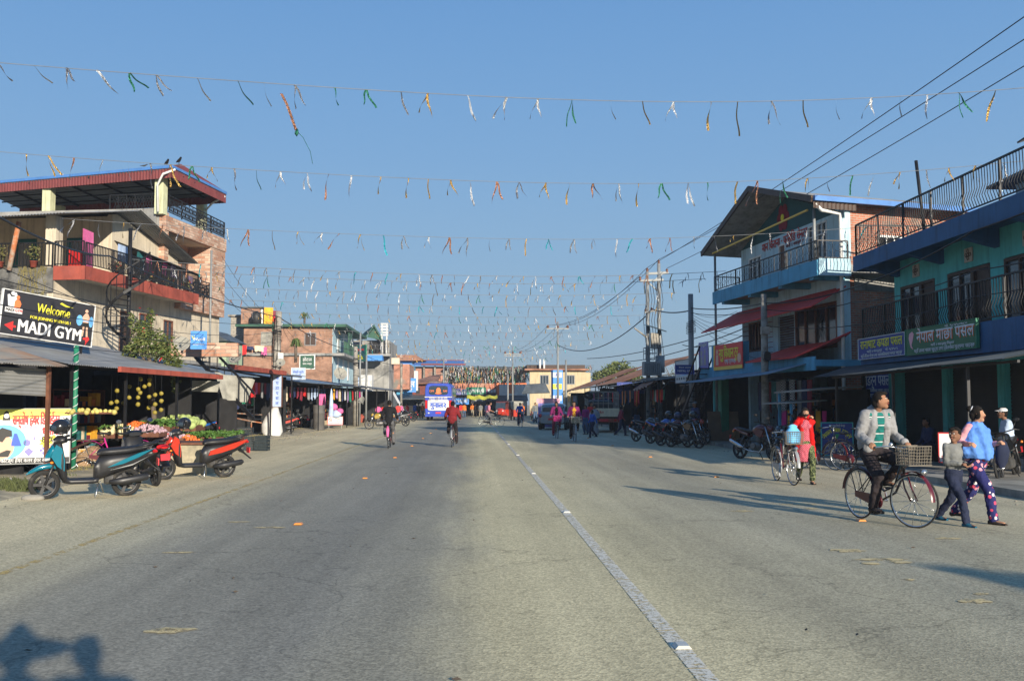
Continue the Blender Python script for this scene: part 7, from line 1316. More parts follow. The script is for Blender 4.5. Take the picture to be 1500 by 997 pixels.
    for s in (-1,1): k = MB(); k.tube([(.26*s,.28,1.05),(.32*s,.24,1.2)], .007, 6); k.loft([(.20,1.24,.055,.035,.34*s),(.225,1.24,.06,.04,.34*s),(.24,1.24,.04,.03,.34*s)], 10, 2.4); mr = k.build('mirror', M('black_plastic'), hb_); MB().loft([(.192,1.24,.045,.028,.34*s),(.199,1.24,.05,.033,.34*s)], 10, 2.4).build('mirror_glass', M('mirror'), mr)
    MB().loft([(.40,.9,.06,.06),(.45,.9,.11,.11),(.52,.88,.09,.09),(.55,.88,.03,.03)], 14, 2.4).build('headlamp_cowl', M(m), t)
    k = MB(); k.tube([(-.1,-.05,.28),(-.26,.02,.0)], .012, 6); k.build('side_stand', M('dark_metal'), t)
    if helmet: helmet_(helmet, t.matrix_basis @ Vector(helmet[1:4]), t.rotation_euler.z+helmet[4])
    return t
def gp(px, py): g = G(px, py); return (g.x, g.y)
scooter('teal and black scooter with black helmet, nearest at the left kerb', gp(186,726), gp(62,731.5), 'teal_gloss', helmet=('black open face helmet hanging on the teal scooter handlebar', -.02,.42,1.2,.2,'black_gloss'), lean=-.06)
scooter('black scooter with a red number plate seen from behind, between the teal and red ones', gp(228,712), (gp(228,712)[0]-.80, gp(228,712)[1]+.98), 'black_gloss', lean=-.06)
scooter('bright red and black scooter with helmet, right of the teal one', gp(330,699), gp(238,703), 'red_gloss', helmet=('black helmet with blue tint standing on the red scooter', .02,.25,1.17,.4,'black_gloss'), lean=-.06)
helmet_(('blue helmet hanging on the rusty barrier', 0,0,0,0,'blue_gloss'), G(289,640)+Vector((0,.4,1.15)), 1.0)
# left rows further up
def mc(px, py, dx, dy, m, lab, **k): g = G(px, py); return motorcycle(lab, (g.x, g.y), (g.x+dx, g.y+dy), m, **k)
mc(306,650,-1.2,.5,'blue_gloss','blue motorcycle parked behind the green leaf bed'); mc(326,646,-1.1,.7,'red_gloss','red motorcycle parked behind the rusty barrier')
g = G(424,634.5); scooter('red scooter parked right of the white sack', (g.x, g.y), (g.x-1.2, g.y-.4), 'red_gloss', group='scooters in the middle distance')
mc(444,628.5,-.9,.9,'grey_gloss','silver and black motorcycle before the clothes shop', helmet=('white helmet on the silver motorcycle', 0,.3,1.15,0,'grey_gloss')); mc(436,626,-.8,1.0,'black_gloss','black motorcycle half hidden by the silver one')
g = G(541,628.5); motorcycle('black and yellow motorcycle by the second concrete pole', (g.x+1.3, g.y+.1), (g.x, g.y), mat('yellow_gloss', (.30,.20,.015), .3, coat=.4) and 'yellow_gloss', helmet=('black helmet lying on the yellow motorcycle', 0,-.1,1.02,0,'black_gloss'))
g = G(592,624); motorcycle('grey motorcycle right of the cyclist in black', (g.x+.1, g.y), (g.x-1.2, g.y+.3), 'grey_gloss'); g = G(604,617); motorcycle('dark motorcycle far behind the grey one', (g.x+.1, g.y), (g.x-1.2, g.y+.3), 'black_gloss')
# right rows
for (px, py), m, lab, hl, ex in (((930,646.4),'black_gloss','dirty trail motorcycle at the far end of the right row',None,'chrome'),((951,649.6),'blue_gloss','bright blue motorcycle second from the far end of the row',('dark helmet on the blue motorcycle in the right row',0,.2,1.18,0,'black_gloss'),'dark_metal'),((966,652.8),'wine_gloss','dark red motorcycle in the middle of the right row',('navy helmet on the dark red motorcycle',0,.1,1.15,.5,'navy_gloss'),'dark_metal'),((981,654.6),'black_gloss','black sports motorcycle with red strip, nearest in the row',('silver black helmet on the nearest motorcycle of the row',.0,.3,1.2,.3,'black_gloss'),'dark_metal'),((992,650),'red_gloss','black and red motorcycle half hidden behind the nearest one',None,'dark_metal')):
    mat('navy_gloss', (.015,.025,.08), .3, coat=.4); g = G(px, py); motorcycle(lab, (g.x, g.y), (g.x+.85, g.y-1.15), m, group='motorcycles in the right hand row', helmet=hl, ex=ex, lean=-.12)
g = G(1084,671.5); motorcycle('black and wine red motorcycle in front of the slim concrete pole', (g.x, g.y), (g.x+.62, g.y-1.15), 'wine_gloss', group='motorcycles before the blue house', ex='chrome', lean=-.1); g = G(1112,668); motorcycle('black motorcycle beside the wine red one, before the blue house', (g.x+.35, g.y-.2), (g.x+1.0, g.y-1.35), 'black_gloss', group='motorcycles before the blue house', lean=-.1)
g = G(1140,678); motorcycle('black motorcycle with red plate behind the woman in red', (g.x+.5, g.y+.2), (g.x-.2, g.y-.9), 'black_gloss', group='motorcycles before the blue house', lean=.1)
motorcycle('dark motorcycle in deep shade at the right edge', (11.3,20.4), (10.4,19.4), 'black_gloss', lean=.1)
motorcycle('red motorcycle parked before the far rusty shop', (gp(783,617)), (gp(783,617)[0]+1.1, gp(783,617)[1]+.5), 'red_gloss'); motorcycle('black and red motorcycle beside the violet poster', (gp(796,618)), (gp(796,618)[0]+.9, gp(796,618)[1]-.7), 'red_gloss')
# bicycles
BM = bicycle('large black roadster bicycle with a wire basket ridden by the man', (5.33,13.72), (5.61,12.55), 'black_gloss', 'wine_gloss', 'wicker', steer=.35, scale=1.0, roadster=False)
bw = bicycle('bicycle with a blue bag in its basket pushed by the woman in red', gp(1137,704), gp(1163,711), 'wine_gloss', 'grey_gloss', 'wicker', steer=.1, chaincase='grey_gloss')
bag = MB().loft([(0,0,.14,.1),(.1,0,.16,.12),(.22,0,.15,.11),(.3,0,.08,.06),(.33,0,.1,.05),(.36,0,.03,.02)], 14, 2.2, ax='z').build('blue_bag', mat('bag_blue', (.12,.42,.70), .6, bump=.3, bscale=20), loc=bw.matrix_basis @ Vector((0,.59,.82)), rz=.3); tag(bag, 'sky blue drawstring bag in the basket of the pushed bicycle', 'bag')
cr_ = bicycle('black bicycle parked in shade before the square navy board', (7.95,24.2), (8.75,23.35), 'black_gloss', 'black_gloss', None, stand=True); bicycle('dark bicycle leaning beside the square navy board', (8.6,23.6), (9.25,22.6), 'black_gloss', 'wine_gloss', None, stand=True)
b1 = bicycle('black bicycle of the rider in a black jacket', (-3.0,35.3), (-3.02,36.45), 'black_gloss', 'black_gloss', None, rimm='dark_metal', rack=True, scale=.95); MB().loft([(.5,0,.035,.012),(.75,0,.06,.015),(.9,0,.03,.01)],10,2.4,ax='z').build('pink_flap', M('pink_cloth'), b1, loc=(0,-.93,-.05))
b2 = bicycle('small bicycle of the rider in a maroon hoodie', (-.79,36.3), (-.75,37.4), 'wine_gloss', 'grey_gloss', None, scale=.92)
b3 = bicycle('black bicycle crossing the road far ahead, seen side on', gp(708,624.6), (gp(708,624.6)[0]+1.1, gp(708,624.6)[1]-.25), 'black_gloss', 'black_gloss', None, rack=False, chaincase='black_gloss'); b3.rotation_euler.z = R(-97)
b4 = bicycle('thin bicycle of the rider in blue', (gp(760,625)[0], gp(760,625)[1]), (gp(760,625)[0]+.15, gp(760,625)[1]-1.1), 'black_gloss', 'black_gloss', None)
b5 = bicycle('bicycle with a pink basket ridden by the woman in black and magenta', gp(811,640), gp(820,643.6), 'black_gloss', 'black_gloss', 'magenta_cloth'); b6 = bicycle('bicycle with a cream basket ridden by the woman in yellow', gp(837,644.5), gp(846,648.5), 'black_gloss', 'grey_gloss', 'cream_cloth')
bicycle('magenta bicycle standing between the teal scooter and the stall', (G(118,694).x-.2, G(118,694).y+.9), (G(118,694).x+.95, G(118,694).y+1.2), 'magenta_cloth', 'magenta_cloth', None, stand=True)
# hand cart below the banner
ct = T('push_cart', 'old cart with spoked wheels under the yellow banner', 'cart', (G(25,698).x, G(25,698).y, 0)); wheel(ct, 0, .36, .36, .03, 28, 'wheel', 'dark_metal', rz=R(85)); k = MB(); k.box(-1.3,.8,.1,.9,.45,.52); k.beam((.8,.5,.5),(1.4,.4,.75),.05); k.build('bed', M('dark_wood'), ct); wheel(ct, .85, .36, .36, .03, 28, 'wheel', 'dark_metal', rz=R(85))
for i, (px, py, r_) in enumerate(((118,682,.3),(128,676,.34),(108,690,.22))): g = G(px, py); tag(MB().sph((0,0,.1),(r_,r_*.8,r_*.75),14,10,jit=.05).build('sack_heap', mat('burlap', (.33,.22,.13), .95, bump=.3), loc=(g.x, g.y+.5, .05)), ['brown sack heap behind the teal scooter','larger brown sack beside the block wall','small brown sack under the banner edge'][i], 'sack', 'brown sacks')
# small sign at far right
g = G(1390,697); s_ = board('kerb_sign', 'small white and red sign board on the kerb behind the boy', 'sign', Vector((g.x, g.y, .62)), R(-20), .36, .62, .03, 'ink_white', 'ink_red', .02); text('रिचार्ज', .1, M('ink_red'), s_, (0,-.012,-.22), bold=.5, width=.28); k = MB(); k.beam((0,.03,-.6),(0,.03,-.3),.03); k.build('leg', M('dark_metal'), s_)
# ================================================================= bus
def bus():
    p = atY(642, 614, 93); t = T('bus', 'blue and white bus seen from behind with Nepali name panel', 'bus', (p.x, 93, 0), R(-1.2)); w = 1.27
    mat('bus_blue', (.035,.07,.42), .3, coat=.4); mat('bus_white', (.6,.6,.58), .4)
    b = MB(); b.loft([(0,1.95,w-.06,1.5),(.12,1.95,w,1.56),(9.5,1.95,w,1.56),(9.7,1.9,w-.1,1.45)], 28, 7); b.build('body', M('bus_blue'), t)
    rw = MB(); rw.loft([(-.05,2.82,.86,.40),(.02,2.82,.9,.43)], 24, 6); rw.build('rear_window', M('glass_dark'), t); text('OM', .2, M('ink_orange'), t, (-.62,-.07,2.75), bold=.4, name='lettering'); text('SAI', .2, M('ink_orange'), t, (.62,-.07,2.75), bold=.4)
    em = MB(); em.loft([(-.09,2.78,.2,.28),(-.06,2.78,.22,.3)], 14, 2); em.loft([(-.085,2.55,.3,.08),(-.06,2.55,.3,.1)], 12, 2); em.build('window_emblem', M('ink_orange'), t)
    MB().loft([(-.06,1.45,.98,.50),(.02,1.45,1.0,.52)], 24, 9).build('white_panel', M('bus_white'), t); text('गुनाल२', .5, M('ink_blue'), t, (0,-.075,1.42), bold=1.7, width=1.45)
    st = MB(); st.box(-w+.0,w-.0,-.04,.0,2.16,2.24); st.build('white_stripe', M('bus_white'), t); text('िचतवन मादी बस सेवा', .13, M('ink_white'), t, (0,-.05,2.05), bold=.7, width=1.7)
    for s in (-1,1): MB().box(s*1.02,s*1.22,-.06,.0,1.15,1.9).build('tail_light', M('lamp_red'), t); MB().sph((s*.9,-.02,.72),(.1,.05,.07),8,6).build('fog_lamp', M('lamp_clear'), t)
    MB().box(-.25,.25,-.06,-.02,.66,.8).build('number_plate', M('plate_red'), t); MB().box(-w+.05,w-.05,.02,.4,.38,.6).build('bumper', M('bus_blue'), t)
    for s in (-1,1):
        for y in (2.2,7.6): MB().lathe((s*(w-.18),y,.48),[(0,-.14),(.3,-.14),(.46,-.12),(.48,0),(.46,.12),(.3,.14),(0,.14)],20,ax='x').build('wheel', M('rubber'), t)
    for s in (-1,1):
        for i in range(6): MB().box(s*(w-.01),s*(w+.02),.7+i*1.45,2.0+i*1.45,2.3,3.1).build('side_window', M('glass_dark'), t)
    MB().box(-w-.02,w+.02,.25,9.3,.55,1.5).build('lower_skirt', M('bus_white'), t)
    r = MB(); r.tube([(-.9,.4,3.5),(-.9,.4,3.62),(.9,.4,3.62),(.9,.4,3.5)],.03,6); r.build('roof_rail', M('grey_frame'), t)
bus()
# ================================================================= auto rickshaws, car, truck
def auto(px, py, rz, body, hood, lab):
    g = G(px, py); t = T('auto_rickshaw', lab, 'auto rickshaw', (g.x, g.y, 0), rz, 'auto rickshaws')
    b = MB(); b.prism([(-1.1,.35),(1.15,.35),(1.35,.6),(1.2,1.0),(-.2,1.0),(-.2,.45),(-.35,.45),(-.35,1.0),(-1.2,1.0),(-1.2,.5)], -.62, .62, 0, 'x') if 0 else b.box(-.62,.62,-1.2,-.1,.35,1.0); b.loft([(-.1,.5,.6,.15),(.5,.5,.55,.16),(.85,.75,.5,.4),(1.15,.75,.35,.35),(1.3,.7,.15,.2)], 14, 3.4); b.build('body', M(body), t)
    h = MB(); h.loft([(-1.25,1.4,.58,.42),(-1.1,1.45,.62,.36),(-1.05,1.78,.62,.04),(.6,1.78,.58,.05),(.75,1.72,.5,.03)], 16, 4); h.build('hood', M(hood), t)
    f = MB()
    for s in (-1,1): f.tube([(s*.5,1.0,1.0),(s*.52,.7,1.72)],.03,6); f.tube([(s*.6,-.1,1.0),(s*.6,-.05,1.75)],.025,6)
    f.build('frame', M('black_plastic'), t); MB().sheet((-.48,1.02,1.02),(.48,1.02,1.02),(.48,.74,1.68),(-.48,.74,1.68),.02).build('windscreen', M('glass_dark'), t)
    for s in (-1,1): MB().sph((s*.3,1.16,.85),(.09,.05,.08),10,8).build('headlight', M('lamp_clear'), t); MB().sph((s*.5,-1.22,.7),(.07,.03,.07),8,6).build('tail_light', M('lamp_red'), t)
    for x, y in ((0,1.0),(-.52,-.75),(.52,-.75)): MB().lathe((x,y,.22),[(0,-.06),(.15,-.06),(.22,-.05),(.22,.05),(.15,.06),(0,.06)],16,ax='x').build('wheel', M('rubber'), t)
    MB().box(-.4,.4,-.9,-.4,.6,.75).build('seat', M('seat_vinyl'), t); return t
auto(736,613.5,R(165),'red_gloss','maroon_sheet','red auto rickshaw facing the camera beyond the crossing cyclist'); auto(755,615,R(5),'red_gloss','tarp_grey','auto rickshaw with a khaki hood seen from behind, right of the red one'); auto(612,611,R(20),'black_gloss','black_plastic','dark auto rickshaw at the left of the bus')
def car(px, py, rz, m, lab, name='parked_car', z0=0.0):
    g = G(px, py); t = T(name, lab, 'car', (g.x, g.y, z0), rz); b = MB(); b.loft([(-2.0,.65,.7,.25),(-1.9,.72,.84,.36),(-1.0,.72,.87,.4),(1.0,.70,.87,.38),(1.8,.62,.82,.3),(2.0,.55,.7,.2)], 20, 5); b.loft([(-1.7,1.05,.7,.12),(-1.3,1.22,.74,.32),(-.3,1.25,.75,.36),(.5,1.2,.72,.3),(1.1,1.0,.72,.1)], 20, 4.5); b.build('body', M(m), t)
    g_ = MB(); g_.loft([(-1.74,1.22,.6,.14),(-1.5,1.3,.66,.2),(-1.1,1.3,.762,.19),(.3,1.3,.76,.19),(.75,1.2,.64,.14)], 20, 6); g_.build('windows', M('glass_dark'), t)
    for s in (-1,1):
        MB().sph((s*.72,-1.97,.86),(.11,.06,.12),10,8).build('tail_light', M('lamp_red'), t); MB().sph((s*.62,1.97,.66),(.14,.05,.08),10,8).build('headlight', M('lamp_clear'), t)
        for y in (-1.25,1.25): MB().lathe((s*.78,y,.32),[(0,-.1),(.2,-.1),(.31,-.09),(.32,0),(.31,.09),(.2,.1),(0,.1)],18,ax='x').build('wheel', M('rubber'), t)
    MB().box(-.25,.25,-2.03,-2.0,.6,.72).build('number_plate', M('plate_red'), t); return t
car(812,628.5,R(-8),'grey_gloss','silver grey hatchback seen from behind beside the violet poster'); dcar = car(1085,640,R(80),'wine_gloss','dark red vehicle parked inside the barred shed'); dcar.location = (12.5,44.5,.12)
vp = board('violet_poster', 'violet poster with a portrait leaning behind the silver car', 'poster', atY(803,606,64), R(-6), 1.3, 1.7, .04, 'ink_violet', None); flat(vp, 'portrait', 'ink_skin', [circ(.15,.25,.2,12,.26)]); flat(vp, 'suit', 'ink_grey', [[(-.3,-.6),(.6,-.6),(.5,-.1),(.2,.0),(-.1,-.1)]]); flat(vp, 'pale_band', 'ink_pink', [[(-.75,.7),(.75,.7),(.75,1.0),(-.75,1.0)]])
def truck():
    g = G(884,633.5); t = T('caged_truck', 'parked truck with a cream tailboard and open steel cage body', 'truck', (g.x, g.y, 0), R(-4)); t.scale = (.76,.76,.76)
    MB().box(-1.15,1.15,0,.06,1.15,1.75).build('tailboard', M('cream_cloth'), t); MB().box(-1.15,-1.1,.06,4.6,1.15,1.6).build('side_board', M('cream_cloth'), t); MB().box(1.1,1.15,.06,4.6,1.15,1.6).build('side_board', M('cream_cloth'), t)
    MB().box(-1.1,1.1,.06,4.6,1.05,1.15).build('load_bed', M('dark_wood'), t); MB().box(-1.2,1.2,-.06,.0,.75,1.02).build('bumper', M('red_paint'), t); MB().box(-.35,.35,-.1,-.065,.8,.98).build('number_plate', M('plate_red'), t)
    text('बस्नेत', .17, M('ink_red'), t, (-.35,-.012,1.45), bold=.5, width=.75)
    c = MB()
    for i in range(7): x = -1.1+i*2.2/6; c.beam((x,.03,1.75),(x,.03,2.95),.05)
    for z in (2.1,2.5,2.93): c.beam((-1.12,.03,z),(1.12,.03,z),.05)
    for s in (-1.12,1.12):
        for i in range(10): y = .1+i*.5; c.beam((s,y,1.6),(s,y,2.95),.05)
        for z in (2.0,2.45,2.93): c.beam((s,.03,z),(s,4.6,z),.05)
    for i in range(5): c.beam((-1.12,.5+i*1,2.95),(1.12,.5+i*1,2.95),.05)
    c.build('cage', M('concrete_pole'), t); cb = MB(); cb.loft([(4.7,1.5,1.05,.75),(4.9,1.55,1.1,.85),(6.2,1.5,1.1,.8),(6.5,1.3,1.0,.6)], 18, 5); cb.build('cab', M('dark_metal'), t)
    for s in (-1,1):
        MB().box(s*.75,s*1.1,-.08,-.065,.82,.96).build('tail_light', M('lamp_red'), t)
        for y in (1.0,5.6): MB().lathe((s*.95,y,.5),[(0,-.16),(.3,-.16),(.48,-.14),(.5,0),(.48,.14),(.3,.16),(0,.16)],18,ax='x').build('wheel', M('rubber'), t)
    ch = MB(); ch.box(-.4,.4,.1,6,.6,1.04); ch.build('chassis', M('dark_metal'), t)
    return t
truck(); sp_w = MB(); sp_w.torus((0,0,0),(.3,.5,.8),.22,.075,24,10); tag(sp_w.build('spare_tyre', M('rubber'), loc=atY(862,579,54)), 'black spare tyre lying on top of the truck cage', 'tyre')
# ================================================================= people
for nm, c in dict(skin_a=(.30,.155,.095), skin_b=(.40,.22,.14), skin_c=(.22,.115,.075), hair=(.012,.01,.009), knit_grey=(.17,.175,.17), hoodie_grey=(.25,.25,.255), trousers_dark=(.03,.024,.026), navy_trousers=(.022,.028,.055), shawl_blue=(.10,.24,.62), top_pink=(.65,.30,.33), cardigan_red=(.50,.012,.012), mask_black=(.02,.02,.022), shoe_blue=(.02,.10,.16), sandal=(.05,.04,.035), denim=(.06,.10,.17), jacket_black=(.014,.014,.016), maroon_hood=(.17,.018,.022), white_shirt=(.5,.5,.52), blue_shirt=(.03,.10,.40), orange_shirt=(.6,.16,.03), pink_shirt=(.6,.22,.28), khaki=(.28,.24,.17), magenta_jacket=(.26,.03,.14), eye_white=(.6,.58,.55), lip=(.28,.09,.07), grey_trousers=(.11,.11,.115), cap_grey=(.3,.32,.36)).items(): mat(nm, c, .85, var=.2, scale=6, bump=.15, bscale=18, spec=.12)
pattern('floral_navy', 'floral', [(0,(.02,.022,.10)),(.3,(.55,.06,.12)),(.55,(.65,.6,.62)),(.8,(.6,.25,.3))], 17); pattern('check_red', 'band', [(0,(.45,.05,.08)),(.45,(.5,.35,.38)),(.6,(.3,.03,.06))], 26); pattern('leaf_green', 'noise', [(0,(.02,.03,.015)),(.47,(.16,.18,.08)),(.56,(.03,.045,.02))], 22); pattern('stripe_green', 'band', [(0,(.01,.12,.11)),(.55,(.45,.5,.48)),(.68,(.02,.03,.04)),(.78,(.01,.15,.13))], 9, dist=(0,1,1))
ftx = bpy.data.textures.new('folds', 'CLOUDS'); ftx.noise_scale = .07; ftx.noise_depth = 2
def ik(a, c, l1, l2, hint):
    a, c, hint = Vector(a), Vector(c), Vector(hint); v = c-a; d = min(v.length, (l1+l2)*.999); n = v.normalized(); x = (l1*l1-l2*l2+d*d)/(2*d); h = math.sqrt(max(0, l1*l1-x*x)); p = (hint-n*hint.dot(n)).normalized(); return a+n*x+p*h, a+n*d
def cap_(mb, p, q, r1, r2, n=12): mb.tube([p, q], [r1, r2], n); mb.sph(p, r1, n, 8); mb.sph(q, r2, n, 8)
def ell(mb, c, r): mb.sph(c, r, 18, 12)
POSE = dict(stand=dict(pel=(0,0,.93), lean=0, feet=((-.1,.03,0),(.1,-.03,0)), hands=((-.23,.05,.80),(.23,.03,.80))),
 walk=dict(pel=(0,0,.91), lean=.02, feet=((-.08,.30,0),(.08,-.30,.05)), hands=((-.24,-.12,.84),(.24,.20,.88))),
 stride=dict(pel=(0,0,.90), lean=.02, feet=((-.08,-.36,.05),(.08,.34,0)), hands=((-.24,.15,.86),(.24,-.12,.84))),
 ride=dict(pel=(0,-.25,.97), lean=.22, feet=((-.15,-.12,.47),(.15,.0,.14)), hands=((-.27,.13,1.03),(.27,.13,1.03))),
 sit=dict(pel=(0,0,.5), lean=.12, feet=((-.13,.42,0),(.13,.45,0)), hands=((-.12,.38,.55),(.12,.38,.55))))
def person(label, loc, rz, H=1.65, pose='stand', top='grey_cloth', bottom='denim', skin='skin_a', shoes='sandal', hair='short', vox=.02, yaw=0.0, nod=0.0, sleeve=1.0, jacket=None, skirt=None, kurta=None, shawl=None, hands=None, feet=None, female=False, cap=None, mask=False, group='people on the street', topname='shirt', grip=.9, extra=None, trouser=1.0, hs=1.0):
    P = dict(POSE[pose]); k = H/1.7; ride = pose == 'ride'
    if hands: P['hands'] = hands
    if feet: P['feet'] = feet
    t = T('person', label, 'person', loc, rz, group); ks = (lambda v: Vector(v)) if ride else (lambda v: Vector(v)*k)
    pel = ks(P['pel']); ln = P['lean']; up = Vector((0, ln, 1)).normalized(); sw = .9 if female else 1.0
    waist, chest, neck = pel+up*.15*k, pel+up*.36*k, pel+up*.53*k; hc = neck+Vector((0, ln*.25+.015, .135)).normalized()*.145*k+Vector((0,.01,0))
    SH = [neck+Vector((s*.175*k*sw, -.01, -.065*k)) for s in (-1,1)]; HIP = [pel+Vector((s*.088*k, 0, -.05*k)) for s in (-1,1)]
    EL, WR, KN, AN = [], [], [], []
    for i, s in enumerate((-1,1)):
        w_ = ks(P['hands'][i]); e, w2 = ik(SH[i], w_+Vector((0,-.05,.03))*k, .28*k, .25*k, (s*.28,-.75,-.6)); EL.append(e); WR.append(w2)
        f_ = ks(P['feet'][i])+Vector((0,-.05*k,.085*k)); kn, an = ik(HIP[i], f_, .43*k, .41*k, (s*.12,1,.05)); KN.append(kn); AN.append(an)
    def torso(mb, d, lo=0):
        ell(mb, pel+Vector((0,-.01,.0)), (.155*k*sw**-.5+d, .112*k+d, .13*k+d)); ell(mb, waist, ((.118 if female else .135)*k+d, .092*k+d, .15*k+d)); ell(mb, chest, (.158*k*sw+d, .112*k+d, .17*k+d)); cap_(mb, SH[0]+Vector((.03,0,-.01)), SH[1]+Vector((-.03,0,-.01)), .062*k+d, .062*k+d)
        cap_(mb, pel.lerp(waist, .5), chest, .11*k+d, .12*k+d)
        if female: 
            for s in (-1,1): ell(mb, chest+Vector((s*.065*k,.085*k,.0)), (.055*k+d,.045*k+d,.055*k+d))
    def arm(mb, i, d, fr=1.0):
        cap_(mb, SH[i], EL[i], .052*k+d, .040*k+d)
        if fr > .55: cap_(mb, EL[i], EL[i].lerp(WR[i], (fr-.5)*2), .038*k+d, (.040-.015*(fr-.5)*2)*k+d)
    def leg(mb, i, d, fr=1.0):
        cap_(mb, HIP[i], KN[i], .085*k+d, .058*k+d); cap_(mb, KN[i], KN[i].lerp(AN[i], fr), .055*k+d, .040*k+d*(1.3 if d else 1)); 
        if not d: ell(mb, KN[i].lerp(AN[i], .3)+Vector((0,-.02*k,0)), (.052*k,.055*k,.1*k))
    b = MB(); torso(b, 0); cap_(b, neck-up*.04*k, hc-up*.05*k, .052*k, .05*k)
    Rm = Matrix.Rotation(yaw, 3, 'Z') @ Matrix.Rotation(-nod, 3, 'X')
    kb = k; k = k*hs
    def hp(x, y, z): return hc+Rm @ (Vector((x,y,z))*k)
    b.sph(hc, (.076*k,.092*k,.108*k), 18, 12); cap_(b, hp(0,.03,-.055), hp(0,.055,-.085), .052*k, .036*k); cap_(b, hp(0,.084,.01), hp(0,.098,-.022), .010*k, .017*k, 8)
    for s in (-1,1): b.sph(hp(s*.078,-.005,-.01), (.013*k,.022*k,.032*k), 8, 6); b.sph(hp(s*.035,.068,-.025), (.026*k,.022*k,.026*k), 8, 6)
    kh = k; k = kb
    for i, s in enumerate((-1,1)):
        arm(b, i, 0); leg(b, i, 0); d = (WR[i]-EL[i]).normalized(); sd = d.cross(Vector((0,0,1)) if abs(d.z) < .8 else Vector((0,1,0))).normalized(); n_ = sd.cross(d)*(1 if abs(d.z) < .8 else 1)
        if n_.z > 0 and abs(d.z) < .8: n_ = -n_
        pm = WR[i]+d*.05*k; cap_(b, WR[i], pm+d*.02*k, .025*k, .03*k, 8); cap_(b, pm-sd*.02*k, pm+sd*.02*k, .024*k, .024*k, 8)
        for j, l in enumerate((.9,1.05,1.0,.8)):
            r0 = pm+d*.035*k+sd*(j-1.5)*.021*k; m1 = r0+d*.032*l*k*(1-.5*grip)+n_*.02*grip*k; tp = m1+(d*(1-grip)+n_*grip-d*.3*grip).normalized()*.034*l*k; cap_(b, r0, m1, .0095*k, .009*k, 6); cap_(b, m1, tp, .009*k, .0075*k, 6)
        tb = WR[i]+d*.035*k-sd*s*-.028*k; tm = tb+(d*.6+sd*s*.7+n_*.3)*.035*k; cap_(b, tb, tm, .012*k, .010*k, 6); cap_(b, tm, tm+(d*.8+n_*.6)*.026*k, .010*k, .008*k, 6)
        toe = AN[i]+Vector((0,.15*k,-.055*k)); cap_(b, AN[i]+Vector((0,-.02*k,-.045*k)), toe, .036*k, .028*k, 10); cap_(b, AN[i], AN[i]+Vector((0,0,-.04*k)), .038*k, .038*k, 10)
    def grow(mb, name, m, v, sm=3, par=t, lab=None):
        o = mb.build(name, M(m), par, label=lab); r = o.modifiers.new('skin', 'REMESH'); r.mode = 'VOXEL'; r.voxel_size = v; r.use_smooth_shade = True; s_ = o.modifiers.new('smooth', 'SMOOTH'); s_.iterations = sm; s_.factor = .6; o['_smooth'] = 1
        if name not in ('body',) and v < .02: ds = o.modifiers.new('folds', 'DISPLACE'); ds.texture = ftx; ds.strength = .032; ds.mid_level = .5; ds.texture_coords = 'LOCAL'
        return o
    grow(b, 'body', skin, vox, 1)
    # clothing
    tr = MB(); ell(tr, pel, (.16*k+.018,.118*k+.02,.12*k+.01))
    for i in (0,1): leg(tr, i, .020*k, trouser)
    if not skirt: grow(tr, 'trousers', bottom, max(vox, .014))
    else:
        s_ = MB(); s_.loft([(pel.z+.1*k,0,.14*k,.11*k),(pel.z-.1*k,0,.19*k,.15*k),(pel.z*.5,0,.22*k,.2*k),(.12*k,0,.25*k,.23*k),(.08*k,0,.22*k,.2*k)], 24, 2.2, ax='z'); grow(s_, 'skirt', skirt, max(vox,.016))
    tp = MB(); torso(tp, .018*k)
    for i in (0,1): arm(tp, i, .014*k, sleeve)
    ell(tp, pel+Vector((0,0,.0)), (.165*k+.012,.122*k+.014,.10*k))
    if kurta:   # knee length tunic
        tp.loft([(pel.z+.12*k,pel.y,.15*k,.12*k),(pel.z-.05*k,pel.y,.18*k,.14*k),(pel.z-.3*k,pel.y+.01,.21*k,.17*k),(pel.z-.42*k,pel.y+.01,.22*k,.175*k)], 20, 2.2, ax='z')
    grow(tp, topname, top, max(vox, .012))
    if jacket:  # worn open: two fronts and a back, sleeves, hood or collar
        j = MB(); o_ = .036*k
        ell(j, chest+Vector((0,-.035*k,-.02)), (.172*k+o_*.5,.105*k+.01,.20*k)); ell(j, pel+Vector((0,-.03*k,.08*k)), (.165*k+o_,.105*k+.015,.18*k))
        for s in (-1,1): cap_(j, neck+Vector((s*.08*k,.03*k,-.03*k)), chest+Vector((s*.098*k,.085*k,-.05*k)), .045*k, .064*k); cap_(j, chest+Vector((s*.105*k,.085*k,-.05*k)), pel+Vector((s*.125*k,.075*k,-.0)), .058*k, .062*k)
        cap_(j, SH[0]+Vector((.02,0,0)), SH[1]-Vector((.02,0,0)), .075*k, .075*k)
        if kurta:
            for s in (-1,1): cap_(j, pel+Vector((s*.13*k,.0,.05)), pel+Vector((s*.16*k,.01,-.36*k)), .085*k, .075*k)
            ell(j, pel+Vector((0,-.06*k,-.16*k)), (.17*k,.10*k,.26*k))
        for i in (0,1): arm(j, i, .026*k, .98)
        ell(j, neck+Vector((0,-.07*k,.0)), (.10*k,.06*k,.07*k)); grow(j, 'jacket', jacket, max(vox, .012))
